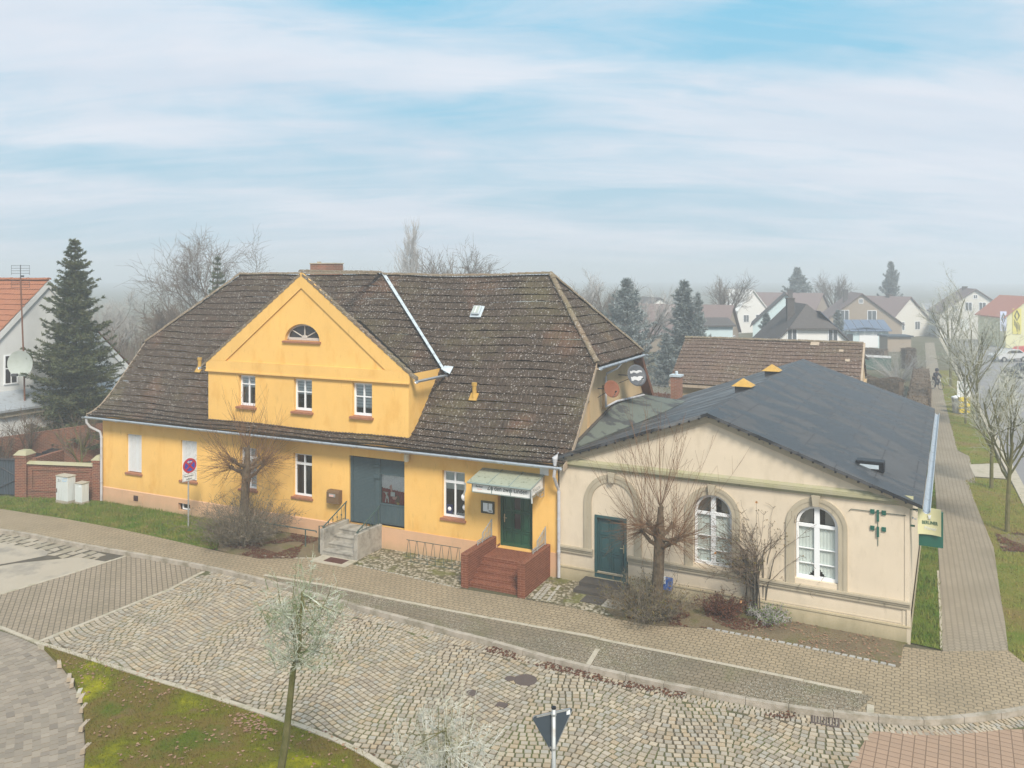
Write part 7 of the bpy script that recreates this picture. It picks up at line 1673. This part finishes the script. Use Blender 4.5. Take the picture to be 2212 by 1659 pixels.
house('far_house', 'large pale two storey gabled house left of the painted house', 2108, 135, -.35, 10.5, 14, 4.2, 8.0, 'grey_house_wall', 'far_roof_red', [(4.2, 4.6, .9, 1.3), (6.2, 4.6, .9, 1.3), (2.2, 4.5, .7, .8), (8.4, 4.5, .7, .8, 'c'), (3.6, 1.4, 1.0, 1.7, 'c'), (6.8, 1.4, 1.0, 1.7, 'c'), (5.2, 6.6, .5, .5)], chim=(5, 9, .3))
t, F = house('painted_house', 'cream house with red roof and zigzag banners at the right edge', 2225, 118, -.12, 6.5, 9, 4.5, 7.2, 'cream_sign', 'far_roof_orange', [])
def banner(F, a, w_, z0, z1, m, parent):
    mb = MB(); mb.box(F, a, a+w_, -.08, -.01, z0, z1); bo = mb.build('banner', M[m], parent); mb = MB(); c = a+w_/2
    for off_ in (0, .22):
        pts = [(c, z1-.25-off_*.3), (a+w_*.82-off_*w_*.5, z1-1.0), (c, z1-1.75+off_*.3), (a+w_*.18+off_*w_*.5, z1-1.0), (c, z1-.25-off_*.3)]
        mb.tube([F(x, -.10, z) for x, z in pts], .045, 4)
    for k in range(3):
        z = z1-1.9-k*.3; mb.tube([F(a+w_*.15, -.10, z+.35), F(c, -.10, z-.35), F(a+w_*.5, -.10, z-.7)], .04, 4); mb.tube([F(a+w_*.5, -.10, z), F(a+w_*.85, -.10, z-.5), F(c, -.10, z-1.1)], .04, 4)
    mb.build('zigzag_pattern', M['banner_mark'], bo)
banner(F, .9, 1.15, 2.0, 5.6, 'banner_yellow', t); banner(F, -.75, .85, 2.4, 5.2, 'banner_blue', t)
mb = MB(); mb.box(F, 2.6, 3.6, -.05, -.002, 3.2, 4.4); mb.build('window', M['green_sign'], t); mb = MB(); mb.box(F, 2.6, 3.6, -.05, -.002, 1.0, 2.3); mb.build('window', M['green_sign'], t)
house('far_house', 'long brown roofed house in mist left of the pale blue gable', 1580, 112, 1.1, 9, 15, 2.6, 6.2, 'tan_wall', 'far_roof_red', [(3, .9, 1, 1.2), (6, .9, 1, 1.2)])
house('far_house', 'distant white roofed building with sloping panels', 1625, 150, .5, 7, 6, 4.2, 7.6, 'white_wall', 'white_wall', [(2, 2, 1.2, 1.2), (5, 2, 1.2, 1.2)])
house('far_house', 'misty reddish roofed house between pale blue and tan houses', 1775, 150, .9, 10, 12, 3.4, 7.0, 'tan_wall', 'far_roof_red', [(3, 1.2, 1.2, 1.3), (7, 1.2, 1.2, 1.3)])
house('far_house', 'misty house with brown roof left of the farthest street tree', 1965, 140, .5, 10, 12, 2.8, 6.6, 'grey_house_wall', 'far_roof_red', [(3, 1.2, 1.2, 1.3), (7, 1.2, 1.2, 1.3)], chim=(5, 4, .4))
house('far_house', 'small misty house with grey roof left behind the conifers', 1425, 150, .3, 11, 12, 2.8, 6.2, 'white_wall', 'far_roof_grey', [(3, 1.2, 1.2, 1.3), (7, 1.2, 1.2, 1.3)])
sx_, sy_ = XY(1548, 98); sh_ = thing('garden_shed', 'low white garden building between the conifers and long roof', 'shed', (sx_, sy_, 0))
mb = MB(); mb.box(ID, sx_-2.6, sx_+1.9, sy_, sy_+3, 1.3, 4.3); mb.box(ID, sx_-2.6, sx_+1.9, sy_, sy_+3, 0, 1.3); mb.build('wall', M['pale_blue_wall'], sh_); mb = MB(); mb.box(ID, sx_-3, sx_+2.2, sy_-.4, sy_+3.3, 4.3, 4.45, 5.0, 5.2); mb.build('roof', M['far_roof_grey'], sh_); mb = MB(); mb.box(ID, sx_-2.0, sx_-1.0, sy_-.05, sy_-.002, 1.6, 2.6); mb.build('window', M['door_glass'], sh_)
sx_, sy_ = XY(1560, 90); sh_ = thing('garden_shed', 'low dark roofed shed in front of the white garden building', 'shed', (sx_, sy_, 0)); mb = MB(); mb.box(ID, sx_-4, sx_+4.5, sy_, sy_+3, 0, 2.2); mb.build('wall', M['tan_wall'], sh_); mb = MB(); mb.box(ID, sx_-4.3, sx_+4.8, sy_-.3, sy_+3.3, 2.2, 2.35, 2.9, 3.05); mb.build('roof', M['far_roof_grey'], sh_)
# fences and low things behind the barn
ff = Fr(XY(1855, 92), XY(1925, 90)); t = thing('mesh_fence', 'green mesh fence with white top strip behind the barn', 'fence', ff(0, 0)); mb = MB(); mb.box(ff, 0, ff.len, 0, .05, 0, 1.5); mb.build('panel', M['green_mesh'], t); mb = MB(); mb.box(ff, .2, ff.len, -.06, -.005, 1.35, 1.6); mb.build('white_strip', M['white_pvc'], t)
ff = Fr(XY(1392, 60), XY(1455, 59)); mb = MB(); mb.box(ff, 0, ff.len, 0, .08, 0, 1.9); 
for k in range(int(ff.len/.5)): mb.box(ff, k*.5, k*.5+.1, -.05, 0.0, 0, 2.0)
tag(mb.build('board_fence', M['brown_wood']), 'weathered board fence left of the brick chimney', 'fence')
pt = MB(); x, y = XY(1863, 51.5); pt.tube([(x, y, 0), (x, y, 4.6)], .05, 6); tag(pt.build('downpipe_post', M['pale_pipe']), 'pale post at the right end of the barn', 'post')
# verge furniture
x, y = XY(2081, 64); t = thing('round_sign', 'round white sign on a post beside the path', 'traffic sign', (x, y, 0)); F = rot_fr(x, y, 0)
mb = MB(); mb.tube([(x, y, 0), (x, y, 2.2)], .035, 8); mb.build('pole', M['galvanised'], t); mb = MB(); mb.box(F, -.5, .5, -.05, -.03, 1.0, 2.2); mb.build('square_board', M['sign_white'], t)
mb = MB(); disc(mb, F, 0, 1.75, .36, -.065, -.052); mb.build('round_face', M['white_paint'], t); mb = MB(); mb.tube([F(.36*math.cos(2*math.pi*k/24), -.07, 1.75+.36*math.sin(2*math.pi*k/24)) for k in range(25)], .03, 4); mb.build('ring', M['green_mesh'], t)
x, y = XY(2067, 62.5); t = thing('grey_bin', 'grey plastic street bin left of the yellow stand', 'bin', (x, y, 0)); mb = MB(); mb.lathe(x, y, [(.28, 0), (.36, 1.1)], 14); mb.build('body', M['galvanised'], t); mb = MB(); mb.lathe(x, y, [(.38, 1.1), (.38, 1.2), (.1, 1.3)], 14); mb.build('lid', M['white_pvc'], t)
x, y = XY(2083, 62); t = thing('yellow_stand', 'yellow slatted plastic stand beside the grey bin', 'stand', (x, y, 0))
for k in range(3): mb = MB(); mb.box(ID, x-.4, x+.4, y-.1, y+.1, .1+k*.42, .4+k*.42); mb.build('slat', M['yellow_plastic'], t)
mb = MB(); mb.box(ID, x-.25, x-.18, y-.05, y+.05, 0, 1.4); mb.box(ID, x+.18, x+.25, y-.05, y+.05, 0, 1.4); mb.build('uprights', M['white_pvc'], t)
# parked cars by the painted house
def car(label, px, Y, yaw, m):
    x, y = XY(px, Y); F = rot_fr(x, y, yaw); t = thing('parked_car', label, 'car', (x, y, 0), 'cars parked by the painted house')
    side = [(-2.1, .35), (-2.15, .75), (-1.9, .95), (-1.1, 1.02), (-.6, 1.42), (.9, 1.45), (1.6, 1.02), (2.05, .95), (2.1, .4)]
    mb = MB(); mb.prism([F(a, -.85, z) for a, z in side], [F(a, .85, z) for a, z in side]); mb.build('body', M[m], t, bevel=.06)
    gl = [(-.95, 1.04), (-.55, 1.36), (.82, 1.38), (1.35, 1.04)]; mb = MB(); mb.prism([F(a, -.862, z) for a, z in gl], [F(a, -.852, z) for a, z in gl]); mb.build('side_window', M['door_glass'], t)
    for a in (-1.35, 1.35):
        for v in (-.8, .8):
            mb = MB(); mb.tube([F(a, v-.1, .32), F(a, v+.1, .32)], .32, 16); w_ = mb.build('wheel', M['tyre'], t); mb = MB(); mb.tube([F(a, v-.115, .32), F(a, v+.115, .32)], .18, 12); mb.build('rim', M['galvanised'], w_)
    return t
car('white car parked before the yellow banner', 2178, 100, .2, 'white_paint'); car('red car at the right edge before the banners', 2212, 104, .2, 'red_paint'); car('dark car partly cut by the right edge', 2222, 84, .1, 'black_plastic')
# cyclist
x, y = XY(2023, 75.5); CF = rot_fr(x, y, R(-10)); bk = thing('bicycle', 'bicycle ridden along the footpath towards the viewer', 'bicycle', (x, y, 0))
SFr = Fr((x, y), (x+.25, y-1))          # along the bicycle
for a, nm in ((-.52, 'wheel'), (.52, 'wheel')):
    mb = MB(); mb.tube([SFr(a+.33*math.cos(2*math.pi*k/20), 0, .34+.33*math.sin(2*math.pi*k/20)) for k in range(21)], .022, 5); mb.build('wheel', M['tyre'], bk)
mb = MB(); T = lambda pts, r=.018: mb.tube([SFr(a, v, z) for a, v, z in pts], r, 6)
T([(-.52, 0, .34), (-.1, 0, .3), (.35, 0, .8), (-.2, 0, .82), (-.1, 0, .3)]); T([(-.52, 0, .34), (-.2, 0, .82), (-.23, 0, .95)]); T([(.52, 0, .34), (.38, 0, .85), (.36, 0, 1.05)]); T([(.36, -.28, 1.08), (.38, 0, 1.05), (.36, .28, 1.08)]); mb.build('frame', M['dark_metal'], bk)
mb = MB(); mb.box(SFr, -.36, -.10, -.08, .08, .94, 1.0); mb.build('saddle', M['black_plastic'], bk); mb = MB(); mb.tube([SFr(.45, 0, .86), SFr(.50, 0, .86)], .05, 8); mb.build('headlight', M['white_paper'], bk)
pe = thing('person', 'person in dark hooded coat riding the bicycle on the path', 'person', (x, y, 0))
def skin_mesh(name, verts, edges, radii, m, parent, sub=2):
    o0 = origin(parent); me = bpy.data.meshes.new(name); me.from_pydata([tuple(Vector(v)-o0) for v in verts], edges, []); o = bpy.data.objects.new(name, me); col.objects.link(o)
    sk = o.modifiers.new('skin', 'SKIN'); 
    for i, r_ in enumerate(radii): me.skin_vertices[0].data[i].radius = (r_, r_)
    me.skin_vertices[0].data[0].use_root = True
    ss_ = o.modifiers.new('sub', 'SUBSURF'); ss_.levels = ss_.render_levels = sub
    dg = bpy.context.evaluated_depsgraph_get(); m2 = bpy.data.meshes.new_from_object(o.evaluated_get(dg)); bpy.data.objects.remove(o); m2.materials.clear(); m2.materials.append(M[m]); m2.name = name
    o = bpy.data.objects.new(name, m2); col.objects.link(o); o.parent = parent; return o
S3 = lambda a, v, z: SFr(a, v, z)
V_ = [S3(-.22, 0, 1.02), S3(-.12, 0, 1.25), S3(0, 0, 1.45), S3(.04, 0, 1.55), S3(.08, 0, 1.68), S3(.09, 0, 1.80), S3(0, .19, 1.43), S3(.18, .24, 1.25), S3(.36, .25, 1.10), S3(0, -.19, 1.43), S3(.18, -.24, 1.25), S3(.36, -.25, 1.10), S3(-.15, .10, .98), S3(.16, .12, .78), S3(.02, .12, .40), S3(.12, .12, .33), S3(-.15, -.10, .98), S3(.14, -.12, .62), S3(-.06, -.12, .22), S3(.05, -.12, .16)]
E_ = [(0, 1), (1, 2), (2, 3), (3, 4), (4, 5), (2, 6), (6, 7), (7, 8), (2, 9), (9, 10), (10, 11), (0, 12), (12, 13), (13, 14), (14, 15), (0, 16), (16, 17), (17, 18), (18, 19)]
R_ = [.15, .15, .15, .06, .10, .09, .08, .055, .04, .08, .055, .04, .11, .08, .05, .045, .11, .08, .05, .045]
skin_mesh('body', V_, E_, R_, 'skin', pe)
skin_mesh('dark_coat', V_[:4]+V_[6:12], [(0, 1), (1, 2), (2, 3), (2, 4), (4, 5), (5, 6), (2, 7), (7, 8), (8, 9)], [.19, .19, .18, .09, .10, .075, .055, .10, .075, .055], 'dark_cloth', pe)
skin_mesh('dark_trousers', [V_[0]]+V_[12:], [(0, 1), (1, 2), (2, 3), (3, 4), (0, 5), (5, 6), (6, 7), (7, 8)], [.17, .13, .10, .07, .06, .13, .10, .07, .06], 'dark_cloth', pe)
mb = MB(); c = S3(.05, 0, 1.75); mb.lathe(c[0], c[1], [(.13, 1.62), (.155, 1.72), (.14, 1.84), (.08, 1.91), (.01, 1.93)], 12); mb.build('hood', M['dark_cloth'], pe)
# ================================================================ HAZE
hz = MB(); hz.box(ID, -620, 620, -8, 1240, -1.5, 21.5); 
hm = bpy.data.materials.new('haze'); hm.use_nodes = True; hn = N(hm.node_tree); hn.n.clear(); hv = hn.new('ShaderNodeVolumePrincipled'); hv.inputs['Color'].default_value = (.935, .967, 1.0, 1); hv.inputs['Density'].default_value = .0027; hv.inputs['Anisotropy'].default_value = .2
hn.l.new(hv.outputs[0], hn.new('ShaderNodeOutputMaterial').inputs['Volume'])
ho = hz.build('haze', hm); tag(ho, kind='stuff')
